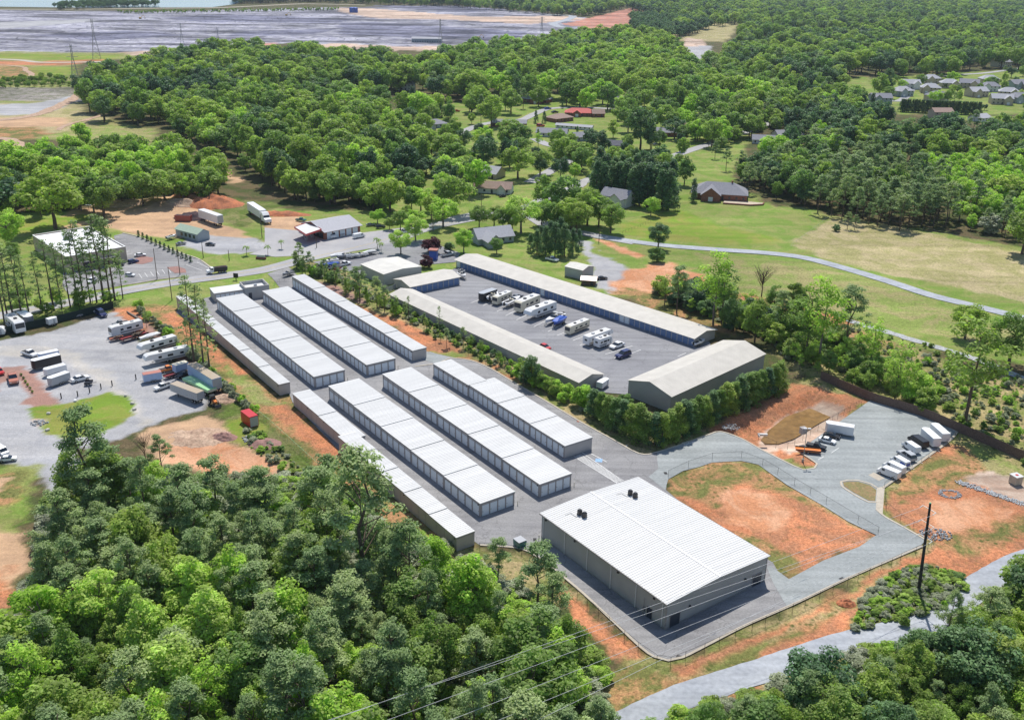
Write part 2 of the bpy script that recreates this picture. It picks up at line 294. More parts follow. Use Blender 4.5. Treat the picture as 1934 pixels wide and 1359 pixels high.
zones = [
 ('forest', 6, [(560, -60), (2600, -60), (2600, 330), (1934, 330), (1300, 200), (900, 100), (560, 60)]),
 ('ash', 8, [(-700, 14), (300, 22), (640, 14), (860, 12), (1000, 22), (1110, 34), (1070, 70), (860, 96), (470, 92), (240, 104), (-700, 88)]),
 ('ashdark', 8, [(700, 10), (860, 11), (960, 18), (880, 24), (760, 16)]), ('ashdark', 10, [(300, 34), (440, 27), (660, 36), (640, 44), (380, 42)]), ('ashdark', 10, [(640, 44), (700, 42), (1000, 60), (960, 78), (640, 66)]),
 ('ashdark', 8, [(60, 66), (240, 58), (360, 66), (180, 78)]), ('ashdark', 6, [(440, 60), (640, 54), (600, 64), (430, 70)]), ('gravel', 9, [(-300, 44), (10, 42), (170, 36), (180, 41), (20, 54), (-300, 60)]),
 ('tan', 6, [(640, 14), (700, 16), (900, 32), (1060, 30), (1110, 36), (1000, 46), (860, 38), (700, 34), (640, 22)]),
 ('tan', 4, [(640, 82), (760, 88), (870, 86), (900, 96), (640, 96), (380, 100), (240, 106), (230, 98), (400, 92)]),
 ('red', 5, [(1060, 46), (1130, 30), (1190, 16), (1215, 20), (1230, 40), (1190, 50), (1130, 56)]), ('red', 4, [(470, 80), (600, 84), (600, 88), (470, 86)]),
 ('tanfield', 6, [(1250, 62), (1330, 44), (1400, 44), (1370, 80), (1290, 78)]), ('tan', 4, [(1292, 72), (1330, 74), (1332, 128), (1290, 128)]), ('gravel', 4, [(1296, 88), (1345, 86), (1340, 112), (1296, 112)]),
 ('field', 6, [(-900, 88), (240, 100), (250, 112), (200, 160), (180, 205), (60, 210), (-900, 220)]), ('bright', 5, [(-900, 92), (230, 104), (200, 116), (40, 112), (-900, 104)]), ('bright', 4, [(50, 128), (170, 124), (150, 142), (60, 150)]), ('brush', 5, [(-900, 165), (150, 165), (150, 190), (-900, 196)]), ('weeds', 5, [(-900, 152), (130, 142), (140, 160), (-900, 168)]),
 ('tanfield', 5, [(-900, 200), (170, 195), (290, 225), (290, 262), (-900, 290)]), ('gravel', 3, [(-900, 196), (60, 196), (145, 180), (150, 190), (80, 216), (-900, 226)]),
 ('clay', 4, [(-900, 112), (60, 116), (200, 112), (190, 120), (90, 124), (-900, 122)]), ('mix', 4, [(-900, 124), (50, 126), (70, 140), (20, 150), (-900, 150)]), ('clay', 2.5, [(60, 222), (110, 222), (130, 234), (90, 240), (60, 232)]), ('mix', 4, [(-900, 236), (60, 240), (110, 255), (60, 275), (-900, 270)]),
 ('field', 4, [(60, 262), (220, 222), (300, 240), (280, 275), (60, 290)]), ('bare', 3, [(-900, 224), (130, 222), (135, 236), (110, 246), (100, 240), (-900, 240)]), ('bare', 3, [(400, 305), (460, 300), (465, 345), (400, 345)]),
 ('lawn', 5, [(600, 100), (1500, 170), (2500, 300), (2500, 560), (1900, 560), (1240, 470), (1100, 640), (850, 620), (-600, 560), (-600, 400), (600, 380)]),
 ('lawn', 5, [(750, 160), (1500, 160), (1934, 240), (2500, 300), (2500, 560), (700, 560), (560, 420), (720, 300)]), ('forest', 5, [(700, 130), (1300, 110), (1300, 175), (1000, 178), (720, 210)]),
 ('forest', 5, [(140, 120), (560, 80), (700, 200), (760, 300), (720, 400), (540, 395), (430, 320), (300, 245), (160, 215)]), ('forest', 5, [(-600, 270), (90, 262), (400, 290), (430, 350), (330, 392), (180, 400), (-600, 420)]),
 ('forest', 5, [(1450, 170), (1640, 190), (1934, 250), (2500, 320), (2500, 560), (1934, 470), (1780, 440), (1480, 395), (1380, 350)]),
 ('lawn', 5, [(1640, 150), (1760, 140), (1934, 130), (2300, 150), (2300, 230), (1934, 215), (1700, 215), (1620, 190)]), ('lawn', 4, [(1560, 150), (1640, 145), (1640, 170), (1580, 172)]),
 # meadow east of the storage site
 ('lawn', 4, [(1150, 420), (1270, 385), (1500, 390), (1640, 420), (1934, 480), (2300, 560), (2300, 800), (1934, 690), (1650, 640), (1400, 590), (1230, 480)]),
 ('bright', 6, [(1180, 420), (1270, 395), (1420, 440), (1480, 455), (1300, 460), (1170, 440)]), ('tanfield', 3, [(1495, 463), (1568, 408), (1700, 428), (1934, 476), (2400, 570), (2400, 680), (1934, 570), (1700, 522), (1560, 488)]),
 ('field', 6, [(1300, 480), (1500, 495), (1700, 545), (1934, 630), (1934, 680), (1640, 600), (1400, 560)]),
 ('scrub', 3, [(1600, 620), (1934, 720), (2300, 860), (2300, 1000), (1934, 905), (1760, 800), (1500, 700), (1420, 610), (1380, 560), (1520, 590)]),
 ('mix', 4, [(1540, 600), (1700, 650), (1690, 680), (1560, 640)]), ('clay', 3, [(1370, 545), (1560, 590), (1640, 610), (1560, 612), (1400, 565)]),
 ('gravel', 2, [(1092, 452), (1112, 455), (1130, 480), (1185, 505), (1215, 520), (1190, 548), (1150, 552), (1122, 540), (1120, 500), (1105, 480)]),
 ('claydry', 2.5, [(1180, 512), (1260, 492), (1330, 520), (1335, 545), (1230, 560), (1160, 555), (1160, 535)]), ('claydry', 2, [(1120, 450), (1150, 455), (1210, 480), (1200, 488), (1140, 462)]), ('mix', 3, [(1150, 545), (1340, 552), (1400, 640), (1330, 620), (1200, 570)]),
 # between the two sites, hedge strips, banks
 ('scrub', 2, [(560, 500), (600, 490), (740, 560), (900, 650), (1130, 770), (1250, 850), (1180, 850), (900, 690), (820, 665), (700, 590)]),
 ('clay', 2, [(668, 570), (720, 590), (800, 625), (870, 655), (900, 680), (985, 722), (980, 730), (900, 690), (850, 672), (800, 668), (740, 620), (700, 600)]), ('mulchz', 1.5, [(585, 528), (640, 540), (700, 570), (680, 575), (600, 540)]),
 ('lawn', 1.5, [(800, 658), (880, 668), (885, 676), (830, 672)]), ('scrub', 1, [(985, 722), (1230, 850), (1220, 856), (1050, 768), (960, 715)]),
 ('lawn', 1.5, [(-300, 560), (60, 540), (300, 520), (330, 512), (330, 530), (240, 560), (100, 600), (-300, 640)]), ('lawn', 1.5, [(240, 545), (340, 540), (400, 560), (380, 600), (330, 590), (250, 575)]), ('lawn', 1.5, [(380, 488), (440, 480), (520, 490), (490, 505), (400, 506)]),
 ('bare', 3, [(120, 400), (200, 388), (330, 370), (420, 375), (440, 392), (390, 410), (440, 430), (480, 450), (330, 450), (250, 440), (180, 425), (110, 430)]), ('clay', 2, [(320, 378), (400, 366), (430, 375), (410, 398), (340, 392)]), ('gravel', 2, [(350, 440), (480, 450), (530, 465), (480, 478), (400, 480), (340, 465)]), ('weeds', 2, [(400, 370), (470, 378), (540, 388), (500, 400), (470, 430), (440, 425), (400, 400)]),
 ('bare', 2, [(500, 412), (560, 405), (600, 440), (560, 455), (500, 440)]), ('clay', 1.5, [(500, 400), (556, 402), (556, 408), (500, 408)]), ('bright', 2, [(-300, 430), (60, 415), (160, 405), (190, 410), (60, 440), (-300, 460)]),
 # strip west of the storage rows
 ('mix', 1.5, [(240, 575), (335, 575), (345, 600), (520, 745), (560, 750), (650, 850), (800, 960), (900, 1040), (700, 1000), (620, 900), (500, 800), (390, 700), (300, 620)]),
 ('clay', 1.5, [(300, 590), (336, 592), (420, 665), (470, 706), (440, 715), (380, 660), (330, 620)]), ('clay', 1.5, [(500, 765), (540, 762), (640, 850), (700, 900), (640, 890), (560, 820)]), ('field', 1.5, [(420, 680), (500, 740), (530, 760), (490, 765), (430, 720)]),
 ('clay', 2, [(205, 578), (255, 580), (275, 625), (250, 640), (225, 610)]), ('mulchz', 1, [(255, 590), (290, 620), (360, 680), (440, 760), (470, 800), (450, 780), (380, 720), (330, 670), (270, 620)]),
 ('weeds', 1.5, [(455, 745), (520, 800), (600, 880), (640, 930), (560, 910), (480, 860), (420, 830), (420, 770)]),
 ('gravel', 1.2, [(-300, 660), (0, 642), (60, 632), (130, 615), (215, 588), (250, 625), (290, 670), (345, 715), (395, 757), (385, 775), (330, 785), (262, 812), (240, 825), (130, 850), (180, 920), (120, 960), (60, 880), (0, 868), (-300, 900)]),
 ('gravelt', 2, [(-50, 660), (60, 650), (150, 668), (200, 700), (265, 770), (280, 800), (255, 800), (240, 770), (180, 710), (120, 680), (0, 672)]),
 ('mulchz', 1, [(-60, 700), (40, 690), (60, 700), (110, 760), (95, 765), (60, 772), (45, 760), (0, 740), (-60, 740)]), ('gravel', 1, [(0, 722), (35, 715), (55, 750), (0, 790), (-30, 790)]),
 ('bright', 1, [(53, 771), (90, 763), (146, 758), (170, 748), (206, 738), (240, 748), (258, 765), (256, 782), (226, 800), (186, 820), (127, 826), (88, 818), (66, 795)]), ('tan', 1, [(62, 790), (88, 790), (85, 806), (74, 806)]),
 ('bare', 2, [(255, 815), (330, 795), (400, 782), (430, 800), (440, 840), (480, 838), (520, 870), (560, 900), (430, 900), (300, 880)]), ('claydry', 2, [(300, 840), (420, 830), (480, 850), (520, 885), (420, 910), (320, 870)]), ('bright', 1.2, [(425, 795), (455, 785), (500, 800), (505, 830), (455, 838), (430, 820)]),
 ('lawn', 2, [(0, 880), (50, 872), (70, 890), (60, 960), (20, 1010), (-40, 1020), (-60, 900)]), ('mix', 2, [(-20, 900), (40, 885), (50, 930), (10, 960), (-30, 950)]), ('bare', 1.5, [(-10, 905), (25, 900), (20, 925), (-10, 930)]), ('bare', 2, [(-80, 980), (40, 1000), (60, 1060), (20, 1130), (-100, 1130)]), ('clay', 2, [(-100, 1080), (20, 1070), (30, 1140), (-100, 1180)]),
 ('forest', 3, [(120, 900), (300, 880), (420, 905), (620, 915), (700, 1000), (860, 1060), (960, 1090), (1030, 1130), (1090, 1200), (1180, 1260), (1180, 1500), (-300, 1500), (-300, 1250), (20, 1180), (70, 1000)]),
 ('scrub', 1.5, [(860, 1035), (985, 1040), (1060, 1095), (1100, 1140), (1040, 1140), (940, 1090), (860, 1060)]),
 ('clay', 1, [(1045, 1085), (1075, 1115), (1170, 1205), (1230, 1250), (1180, 1250), (1080, 1170)]),
 # east: basin, pad, lot banks
 ('scrub', 2, [(1225, 850), (1480, 735), (1550, 700), (1650, 740), (1808, 815), (1934, 880), (2300, 1010), (2300, 1400), (1100, 1420), (1180, 1240), (1300, 1240), (1500, 1150), (1700, 1050)]),
 ('clay', 1.5, [(1330, 810), (1400, 775), (1500, 722), (1600, 745), (1640, 756), (1500, 850), (1400, 820)]), ('tan', 1.0, [(1425, 832), (1440, 806), (1480, 776), (1520, 757), (1560, 750), (1592, 762), (1592, 782), (1555, 806), (1510, 834), (1470, 848), (1440, 846)]), ('clay', 1.2, [(1455, 835), (1480, 828), (1545, 868), (1542, 880), (1510, 878)]),
 ('clay', 1.5, [(1262, 905), (1290, 888), (1345, 873), (1400, 872), (1432, 879), (1487, 918), (1555, 957), (1655, 1011), (1623, 1031), (1555, 1057), (1490, 1092), (1450, 1062), (1262, 935)]), ('mix', 1.5, [(1262, 905), (1290, 888), (1345, 873), (1400, 872), (1432, 879), (1487, 918), (1550, 956), (1520, 950), (1460, 925), (1400, 915), (1370, 925), (1360, 960), (1320, 945), (1262, 935)]), ('mix', 2, [(1380, 1010), (1450, 1020), (1500, 1060), (1490, 1092), (1440, 1055)]), ('claydry', 2, [(1370, 925), (1430, 925), (1500, 960), (1480, 1010), (1390, 990), (1360, 960)]),
 ('clay', 2, [(1668, 960), (1690, 910), (1790, 838), (1830, 850), (1934, 930), (1980, 1000), (1800, 1030), (1750, 1015)]), ('mix', 2, [(1690, 915), (1760, 870), (1810, 850), (1900, 900), (1830, 910), (1760, 920), (1700, 950)]), ('claydry', 2, [(1740, 950), (1830, 940), (1934, 960), (1900, 1000), (1780, 1010)]), ('field', 1.5, [(1830, 840), (1934, 890), (2000, 930), (1940, 940), (1860, 885)]),
 ('tan', 1.2, [(1825, 905), (1840, 893), (1870, 888), (1915, 900), (1990, 935), (2060, 1000), (1934, 955)]),
 ('clay', 1.5, [(1260, 1262), (1320, 1240), (1500, 1170), (1700, 1058), (1800, 1020), (1934, 965), (2200, 900), (2200, 1030), (1934, 1045), (1850, 1085), (1790, 1090), (1740, 1075), (1690, 1080), (1500, 1180), (1330, 1262), (1270, 1275)]), ('mix', 2, [(1780, 1020), (1934, 975), (1980, 1000), (1934, 1010), (1850, 1040), (1800, 1050)]),
 ('mix', 2, [(1270, 1275), (1330, 1262), (1500, 1185), (1560, 1160), (1620, 1150), (1600, 1200), (1500, 1240), (1350, 1300), (1240, 1340), (1150, 1359), (1100, 1300), (1180, 1260)]), ('clay', 1.5, [(1440, 1230), (1520, 1195), (1600, 1140), (1630, 1160), (1590, 1205), (1500, 1240), (1420, 1260)]), ('clay', 1.5, [(1380, 1318), (1430, 1300), (1460, 1300), (1400, 1330)]),
 ('weeds', 2, [(1620, 1140), (1700, 1080), (1760, 1068), (1830, 1130), (1740, 1180), (1650, 1200), (1600, 1200)]),
 ('scrub', 2, [(1340, 1340), (1500, 1290), (1700, 1215), (1800, 1190), (1990, 1100), (1990, 1500), (1250, 1500)]),
]
def pip(X, Y, poly):
    ins = np.zeros(X.shape, bool); n = len(poly)
    for i in range(n):
        x0, y0 = poly[i][0], poly[i][1]; x1, y1 = poly[(i + 1) % n][0], poly[(i + 1) % n][1]
        if y0 == y1: continue
        c = ((Y > y0) != (Y > y1)) & (X < (x1 - x0) * (Y - y0) / (y1 - y0) + x0); ins ^= c
    return ins
def vnoise(x, y, sc, seed):
    """smooth value noise"""
    x = x / sc; y = y / sc; xi = np.floor(x).astype(np.int64); yi = np.floor(y).astype(np.int64); fx = x - xi; fy = y - yi
    fx = fx * fx * (3 - 2 * fx); fy = fy * fy * (3 - 2 * fy)
    def h(a, b):
        v = (a * 374761393 + b * 668265263 + seed * 1442695041) & 0xffffffff; v = ((v ^ (v >> 13)) * 1274126177) & 0xffffffff; return ((v ^ (v >> 16)) & 0xffff) / 65535.0
    return (h(xi, yi) * (1 - fx) + h(xi + 1, yi) * fx) * (1 - fy) + (h(xi, yi + 1) * (1 - fx) + h(xi + 1, yi + 1) * fx) * fy
def axis(lo, a, b, hi, st, g):
    c = list(np.arange(a, b + st, st)); s = st; x = c[-1]
    while x < hi: s *= g; x += s; c.append(x)
    s = st; x = a; pre = []
    while x > lo: s *= g; x -= s; pre.append(x)
    return np.array(pre[::-1] + c)
XS = axis(-9000, -190, 190, 9000, 1.0, 1.022); YS = axis(-300, 100, 430, 14000, 1.0, 1.018)
GX, GY = np.meshgrid(XS, YS)
basin = P((1437, 828), (1460, 805), (1500, 775), (1545, 757), (1590, 770), (1575, 785), (1500, 822), (1470, 836))
def mound(x, y, c, r, h):
    d2 = ((x - c[0]) ** 2 + (y - c[1]) ** 2) / (r * r); return h * np.exp(-d2 * 2)
mounds = [(at(370, 378), 14, 3.0), (at(300, 385), 16, 2.0), (at(330, 820), 9, 0.8)]
def terrain(x, y):
    z = np.zeros_like(x)
    for c, r, h in mounds: z = z + mound(x, y, c, r, h) * (0.6 + 0.8 * vnoise(x, y, 3.0, 5))
    c = at(1505, 800); t = math.radians(36)
    u = (x - c.x) * math.cos(t) + (y - c.y) * math.sin(t); v = -(x - c.x) * math.sin(t) + (y - c.y) * math.cos(t)
    d = np.maximum(np.abs(u) / 17.0, np.abs(v) / 8.5)
    z = z - 2.6 * np.clip((1.35 - d) / 0.5, 0, 1)
    return z
GZ = terrain(GX, GY)
bump = vnoise(GX, GY, 9, 1) * 0.10 + vnoise(GX, GY, 2.5, 2) * 0.05 - 0.16
GZ = GZ + bump
CA = np.zeros(GX.shape + (4,)); CB = np.zeros_like(CA); CA[..., 3] = .5; CB[..., 3] = 0
CA[..., :3] = Z['forest'][0]; CB[..., :3] = Z['forest'][1]
for zn, amp, px in zones:
    poly = [at(u, v) for u, v in px]
    xs = [p.x for p in poly]; ys = [p.y for p in poly]
    dd = amp * 1.2
    i0, i1 = np.searchsorted(XS, [min(xs) - dd, max(xs) + dd]); j0, j1 = np.searchsorted(YS, [min(ys) - dd, max(ys) + dd])
    if i1 <= i0 or j1 <= j0: continue
    x = GX[j0:j1, i0:i1]; y = GY[j0:j1, i0:i1]; acc = 0
    nx = (vnoise(x, y, amp * 2, 11) - .5) * amp * 1.6 + (vnoise(x, y, 2.2, 12) - .5) * min(amp, 2.0); ny = (vnoise(x, y, amp * 2, 13) - .5) * amp * 1.6 + (vnoise(x, y, 2.2, 14) - .5) * min(amp, 2.0)
    f = 0.25 * min(amp, 4)
    for ox, oy in ((f, f), (-f, f), (f, -f), (-f, -f)): acc = acc + pip(x + nx + ox, y + ny + oy, poly)
    w = (acc / 4.0)[..., None]
    a, b, bias = Z[zn]; tf_ = dict(scrub=1.0, mix=.9, weeds=1.0, clay=.35, claydry=.15, field=.5, brush=1.0, tanfield=.35, lawn=.15, forest=.6).get(zn, 0.0); af_ = 1.0 if zn in ('ash', 'ashdark') else .5 if zn in ('tan', 'red', 'brush') else 0.0
    CA[j0:j1, i0:i1, 3:] = CA[j0:j1, i0:i1, 3:] * (1 - w) + tf_ * w; CB[j0:j1, i0:i1, 3:] = CB[j0:j1, i0:i1, 3:] * (1 - w) + af_ * w
    CA[j0:j1, i0:i1, :3] = CA[j0:j1, i0:i1, :3] * (1 - w) + np.array(a) * w
    CB[j0:j1, i0:i1, :3] = CB[j0:j1, i0:i1, :3] * (1 - w) + np.array(b) * w
ny_, nx_ = GX.shape
me = bpy.data.meshes.new('ground')
V = np.stack([GX, GY, GZ], -1).reshape(-1, 3).astype(np.float32)
idx = np.arange(nx_ * ny_).reshape(ny_, nx_)
F = np.stack([idx[:-1, :-1], idx[:-1, 1:], idx[1:, 1:], idx[1:, :-1]], -1).reshape(-1, 4)
me.vertices.add(len(V)); me.vertices.foreach_set('co', V.ravel()); me.loops.add(F.size); me.loops.foreach_set('vertex_index', F.ravel().astype(np.int32))
me.polygons.add(len(F)); me.polygons.foreach_set('loop_start', np.arange(0, F.size, 4, dtype=np.int32)); me.polygons.foreach_set('loop_total', np.full(len(F), 4, np.int32))
me.polygons.foreach_set('use_smooth', np.ones(len(F), bool))
for nm, arr in (('soil_a', CA), ('soil_b', CB)):
    at_ = me.attributes.new(nm, 'FLOAT_COLOR', 'POINT'); at_.data.foreach_set('color', arr.reshape(-1).astype(np.float32))
me.update(); me.validate()
gm, n, l, b = nodemat('ground_soil'); b.inputs['Roughness'].default_value = 0.95; b.inputs['Specular IOR Level'].default_value = 0.08
g = n.new('ShaderNodeNewGeometry')
def N(scale, detail=5, rough=0.6, dist=0.0):
    t = n.new('ShaderNodeTexNoise'); t.inputs['Scale'].default_value = scale; t.inputs['Detail'].default_value = detail; t.inputs['Roughness'].default_value = rough; t.inputs['Distortion'].default_value = dist; l.new(g.outputs['Position'], t.inputs[0]); return t.outputs[0]
def MR(x, a, b_, c=0.0, d=1.0):
    t = n.new('ShaderNodeMapRange'); t.inputs[1].default_value = a; t.inputs[2].default_value = b_; t.inputs[3].default_value = c; t.inputs[4].default_value = d; l.new(x, t.inputs[0]); return t.outputs[0]
big = MR(N(0.09, 8, 0.72, 0.8), 0.44, 0.56)
aa = n.new('ShaderNodeAttribute'); aa.attribute_name = 'soil_a'; ab = n.new('ShaderNodeAttribute'); ab.attribute_name = 'soil_b'
mx = n.new('ShaderNodeMix'); mx.data_type = 'RGBA'; l.new(big, mx.inputs[0]); l.new(aa.outputs[0], mx.inputs[6]); l.new(ab.outputs[0], mx.inputs[7])
def scale_by(c, f):
    t = n.new('ShaderNodeVectorMath'); t.operation = 'SCALE'; l.new(c, t.inputs[0]); l.new(f, t.inputs['Scale']); return t.outputs[0]
def soft(x):   # full contrast in rough ground, little on gravel
    t = n.new('ShaderNodeMix'); t.inputs[2].default_value = 1.0; q = n.new('ShaderNodeMapRange'); q.inputs[1].default_value = 0; q.inputs[2].default_value = .35; q.inputs[3].default_value = .35; q.inputs[4].default_value = 1; l.new(aa.outputs['Alpha'], q.inputs[0]); l.new(q.outputs[0], t.inputs[0]); l.new(x, t.inputs[3]); return t.outputs[0]
c = scale_by(mx.outputs[2], soft(MR(N(1.3, 8, 0.85), 0.34, 0.66, 0.55, 1.45)))
c = scale_by(c, soft(MR(N(3.2, 3, 0.8), 0.36, 0.64, 0.78, 1.22)))
c = scale_by(c, MR(N(0.02, 4, 0.6), 0.3, 0.7, 0.85, 1.15))
wv = n.new('ShaderNodeTexNoise'); wv.inputs['Scale'].default_value = 1.0; wv.inputs['Detail'].default_value = 4
mp = n.new('ShaderNodeMapping'); mp.inputs['Rotation'].default_value = (0, 0, math.radians(36)); mp.inputs['Scale'].default_value = (0.012, 0.16, 0.1); l.new(g.outputs['Position'], mp.inputs[0]); l.new(mp.outputs[0], wv.inputs[0])
c = scale_by(c, MR(wv.outputs[0], 0.3, 0.7, 0.84, 1.16))
# grass tufts and weed clumps where the zone has them, and dark working streaks on the basin
def VO(scale):
    t = n.new('ShaderNodeTexVoronoi'); t.inputs['Scale'].default_value = scale; l.new(g.outputs['Position'], t.inputs[0]); return t.outputs[0]
def MUL(a, b_):
    t = n.new('ShaderNodeMath'); t.operation = 'MULTIPLY'; l.new(a, t.inputs[0]); l.new(b_, t.inputs[1]); return t.outputs[0]
tf = MUL(MUL(MR(VO(0.75), 0.42, 0.22), MR(N(0.25, 5, .7), 0.44, 0.56)), aa.outputs['Alpha'])
mt = n.new('ShaderNodeMix'); mt.data_type = 'RGBA'; mt.inputs[7].default_value = (0.085, 0.105, 0.03, 1); l.new(tf, mt.inputs[0]); l.new(c, mt.inputs[6]); c = mt.outputs[2]
w2 = n.new('ShaderNodeTexNoise'); w2.inputs['Scale'].default_value = 1.0; w2.inputs['Detail'].default_value = 6; w2.inputs['Roughness'].default_value = .65
m2 = n.new('ShaderNodeMapping'); m2.inputs['Rotation'].default_value = (0, 0, .12); m2.inputs['Scale'].default_value = (0.006, 0.017, 0.1); l.new(g.outputs['Position'], m2.inputs[0]); l.new(m2.outputs[0], w2.inputs[0])
w3 = n.new('ShaderNodeTexNoise'); w3.inputs['Scale'].default_value = 0.0035; w3.inputs['Detail'].default_value = 3; w3.inputs['Distortion'].default_value = 2.5; l.new(g.outputs['Position'], w3.inputs[0])
rg = n.new('ShaderNodeMath'); rg.operation = 'PINGPONG'; rg.inputs[1].default_value = .04; l.new(w3.outputs[0], rg.inputs[0])
sk_ = MUL(MR(w2.outputs[0], .40, .58, .36, 1.35), MR(rg.outputs[0], 0.002, 0.008, .55, 1.0))
ai = n.new('ShaderNodeMix'); ai.inputs[2].default_value = 1.0; l.new(ab.outputs['Alpha'], ai.inputs[0]); l.new(sk_, ai.inputs[3]); c = scale_by(c, ai.outputs[0])
l.new(c, b.inputs['Base Color'])
bp = n.new('ShaderNodeBump'); bp.inputs['Strength'].default_value = 0.7; bp.inputs['Distance'].default_value = 0.25; l.new(N(1.3, 6, 0.7), bp.inputs['Height']); l.new(bp.outputs[0], b.inputs['Normal'])
me.materials.append(gm)
ground = bpy.data.objects.new('ground', me); COL.objects.link(ground); struct(ground)

# ---------------------------------------------------------------- water, roads, yards
sheet('lake', [(-1500, 15), (0, 13), (150, 15), (400, 14), (445, 8), (470, -3), (600, -8), (640, -16), (600, -40), (-1500, -55)], 0.05, 'water')
sheet('storage_yard', [(512, 522), (553, 512), (590, 545), (800, 662), (826, 668), (866.8, 677), (891.6, 681), (922.7, 694), (966, 719), (1034, 759), (1096, 796.5), (1158.5, 830.6), (1195, 851), (1216, 858), (1240, 856), (1262, 875), (1258, 925), (1300, 960), (1460, 1062), (1470, 1080), (1520, 1125), (1500, 1139), (1406.7, 1180), (1333, 1218), (1289, 1240.5), (1262.5, 1246), (1236, 1239), (1209.5, 1220), (1156.6, 1171), (1097.7, 1115.4), (1053.6, 1080), (1024, 1056.6), (985, 1035), (905, 1028), (640, 850), (553, 760), (545, 740), (333, 590), (340, 575), (405, 558), (505, 553), (530, 545)], 0.02, 'asphalt')
sheet('gravel_drive', [(1240, 853), (1290, 838), (1340, 820), (1362, 815), (1400, 828), (1440, 850), (1500, 880), (1515, 886), (1538, 884), (1542, 876), (1507, 851), (1646, 754), (1740, 783), (1808, 815.4), (1788.6, 836.5), (1685, 909), (1668.8, 919), (1665, 968), (1672, 975.7), (1748, 1019.5), (1740, 1029), (1594, 1094), (1486, 1145), (1460, 1100), (1448, 1070), (1455, 1068), (1490, 1093), (1555, 1058), (1623, 1032), (1655, 1010), (1601, 984), (1555, 955), (1487, 916), (1432, 877), (1400, 870), (1345, 873), (1318, 882), (1290, 889), (1262, 905), (1256, 925), (1225, 900), (1243, 885)], 0.05, 'gravel')
sheet('courtyard', [(745, 548), (865, 505), (1340, 645), (1345, 660), (1300, 690), (1190, 715), (1190, 745), (1130, 740), (1100, 720)], 0.02, 'asphalt2')
sheet('entrance_apron', [(512, 523), (545, 518), (556, 512), (545, 505), (520, 512), (505, 517)], 0.045, 'asphalt')
RD = P((-260, 640), (0, 596), (120, 573), (240, 548), (330, 533), (420, 521), (500, 509), (580, 488), (660, 470), (730, 452), (800, 432), (860, 418), (925, 408), (985, 415))
ribbon('road', RD, lambda t: 7.6 if t < .72 else 9.0, 0.06, 'road')
ribbon('village_road', P((725, 455), (760, 440), (830, 425), (870, 410), (930, 400), (985, 395), (1040, 370), (1090, 352), (1105, 342), (1180, 318), (1260, 298), (1300, 285), (1340, 272), (1370, 262), (1440, 238), (1470, 220)), 7.0, 0.07, 'road')
ribbon('side_street', P((985, 395), (1040, 430), (1100, 440), (1130, 446), (1200, 458)), 7.0, 0.085, 'road')
ribbon('farm_drive', P((1130, 446), (1180, 454), (1260, 464), (1350, 471), (1450, 478), (1520, 487), (1600, 508), (1680, 532), (1760, 558), (1850, 580), (1960, 608), (2100, 650)), 5.5, 0.10, 'gravel_road')
ribbon('north_street', P((800, 268), (860, 255), (900, 238), (940, 230), (985, 226), (1010, 215), (1040, 205), (1100, 203), (1160, 206)), 7, 0.07, 'road')
ribbon('hillside_street', P((1600, 185), (1640, 178), (1700, 190), (1740, 150), (1800, 142), (1860, 138), (1934, 128)), 7, 0.07, 'road')
ribbon('close', P((1000, 345), (1080, 300), (1100, 285), (1040, 275), (1010, 262)), 7, 0.08, 'road')
ribbon('creek_bed', P((1600, 604), (1660, 622), (1700, 634), (1760, 652), (1850, 680), (1934, 716), (2050, 760)), 3.2, 0.05, 'stone', .4, 2)
ribbon('lake_dam_track', P((-400, 17), (100, 18), (300, 16), (420, 14.5), (560, 8), (600, 8), (690, 10)), 16, 0.12, 'concrete')
for nm_, pts_, w_ in (('slope_track', [(-200, 118), (20, 124), (50, 134), (60, 142), (45, 152)], 5), ('creek_track', [(-150, 240), (40, 222), (100, 205), (146, 182), (150, 176)], 9), ('lower_track', [(-60, 262), (10, 262), (40, 276), (55, 290)], 8), ('meadow_track', [(110, 246), (125, 236), (165, 226), (200, 216)], 4)): ribbon(nm_, P(*pts_), w_, 0.08, 'dirt_tan', .8)
ribbon('haul_track', P((-300, 108), (0, 112), (80, 118), (190, 117)), 9, 0.06, 'concrete')
ribbon('basin_track', P((1060, 52), (1045, 45), (1070, 38), (1080, 30), (1030, 28)), 16, 0.12, 'gravel_road')
ribbon('gravel_track', P((1040, 1420), (1150, 1380), (1260, 1327), (1340, 1297), (1450, 1262), (1560, 1225), (1650, 1200), (1740, 1180), (1790, 1155), (1840, 1112), (1880, 1085), (1934, 1058), (2100, 1000)), 5.6, 0.06, 'gravel_road', 0.12, 1.5)
sheet('bank_car_park', [(215, 445), (232, 441), (262, 448), (300, 463), (345, 480), (375, 490), (400, 508), (402, 522), (345, 523), (300, 528), (262, 535), (225, 540), (130, 556), (118, 540), (120, 510), (225, 490)], 0.03, 'asphalt')
sheet('forecourt', [(500, 430), (620, 440), (680, 440), (760, 430), (800, 440), (740, 462), (650, 478), (520, 485), (470, 480), (500, 470)], 0.03, 'road')
sheet('village_parking', [(590, 495), (680, 478), (720, 462), (800, 452), (870, 478), (860, 495), (800, 500), (760, 500), (690, 520)], 0.035, 'asphalt2')
sheet('accessible_bays', [(788, 676), (812, 664), (850, 676), (826, 687)], 0.05, 'gravel')
sheet('muddy_pool', [at(u, v, -2.45) for u, v in [(1437, 830), (1452, 812), (1490, 782), (1520, 766), (1545, 760), (1575, 768), (1578, 782), (1545, 800), (1500, 828), (1470, 838), (1445, 838)]], -2.45, 'mudwater', True)
sheet('footpath', [(1656, 921), (1671, 918), (1667, 970), (1654, 962)], 0.07, 'concrete')

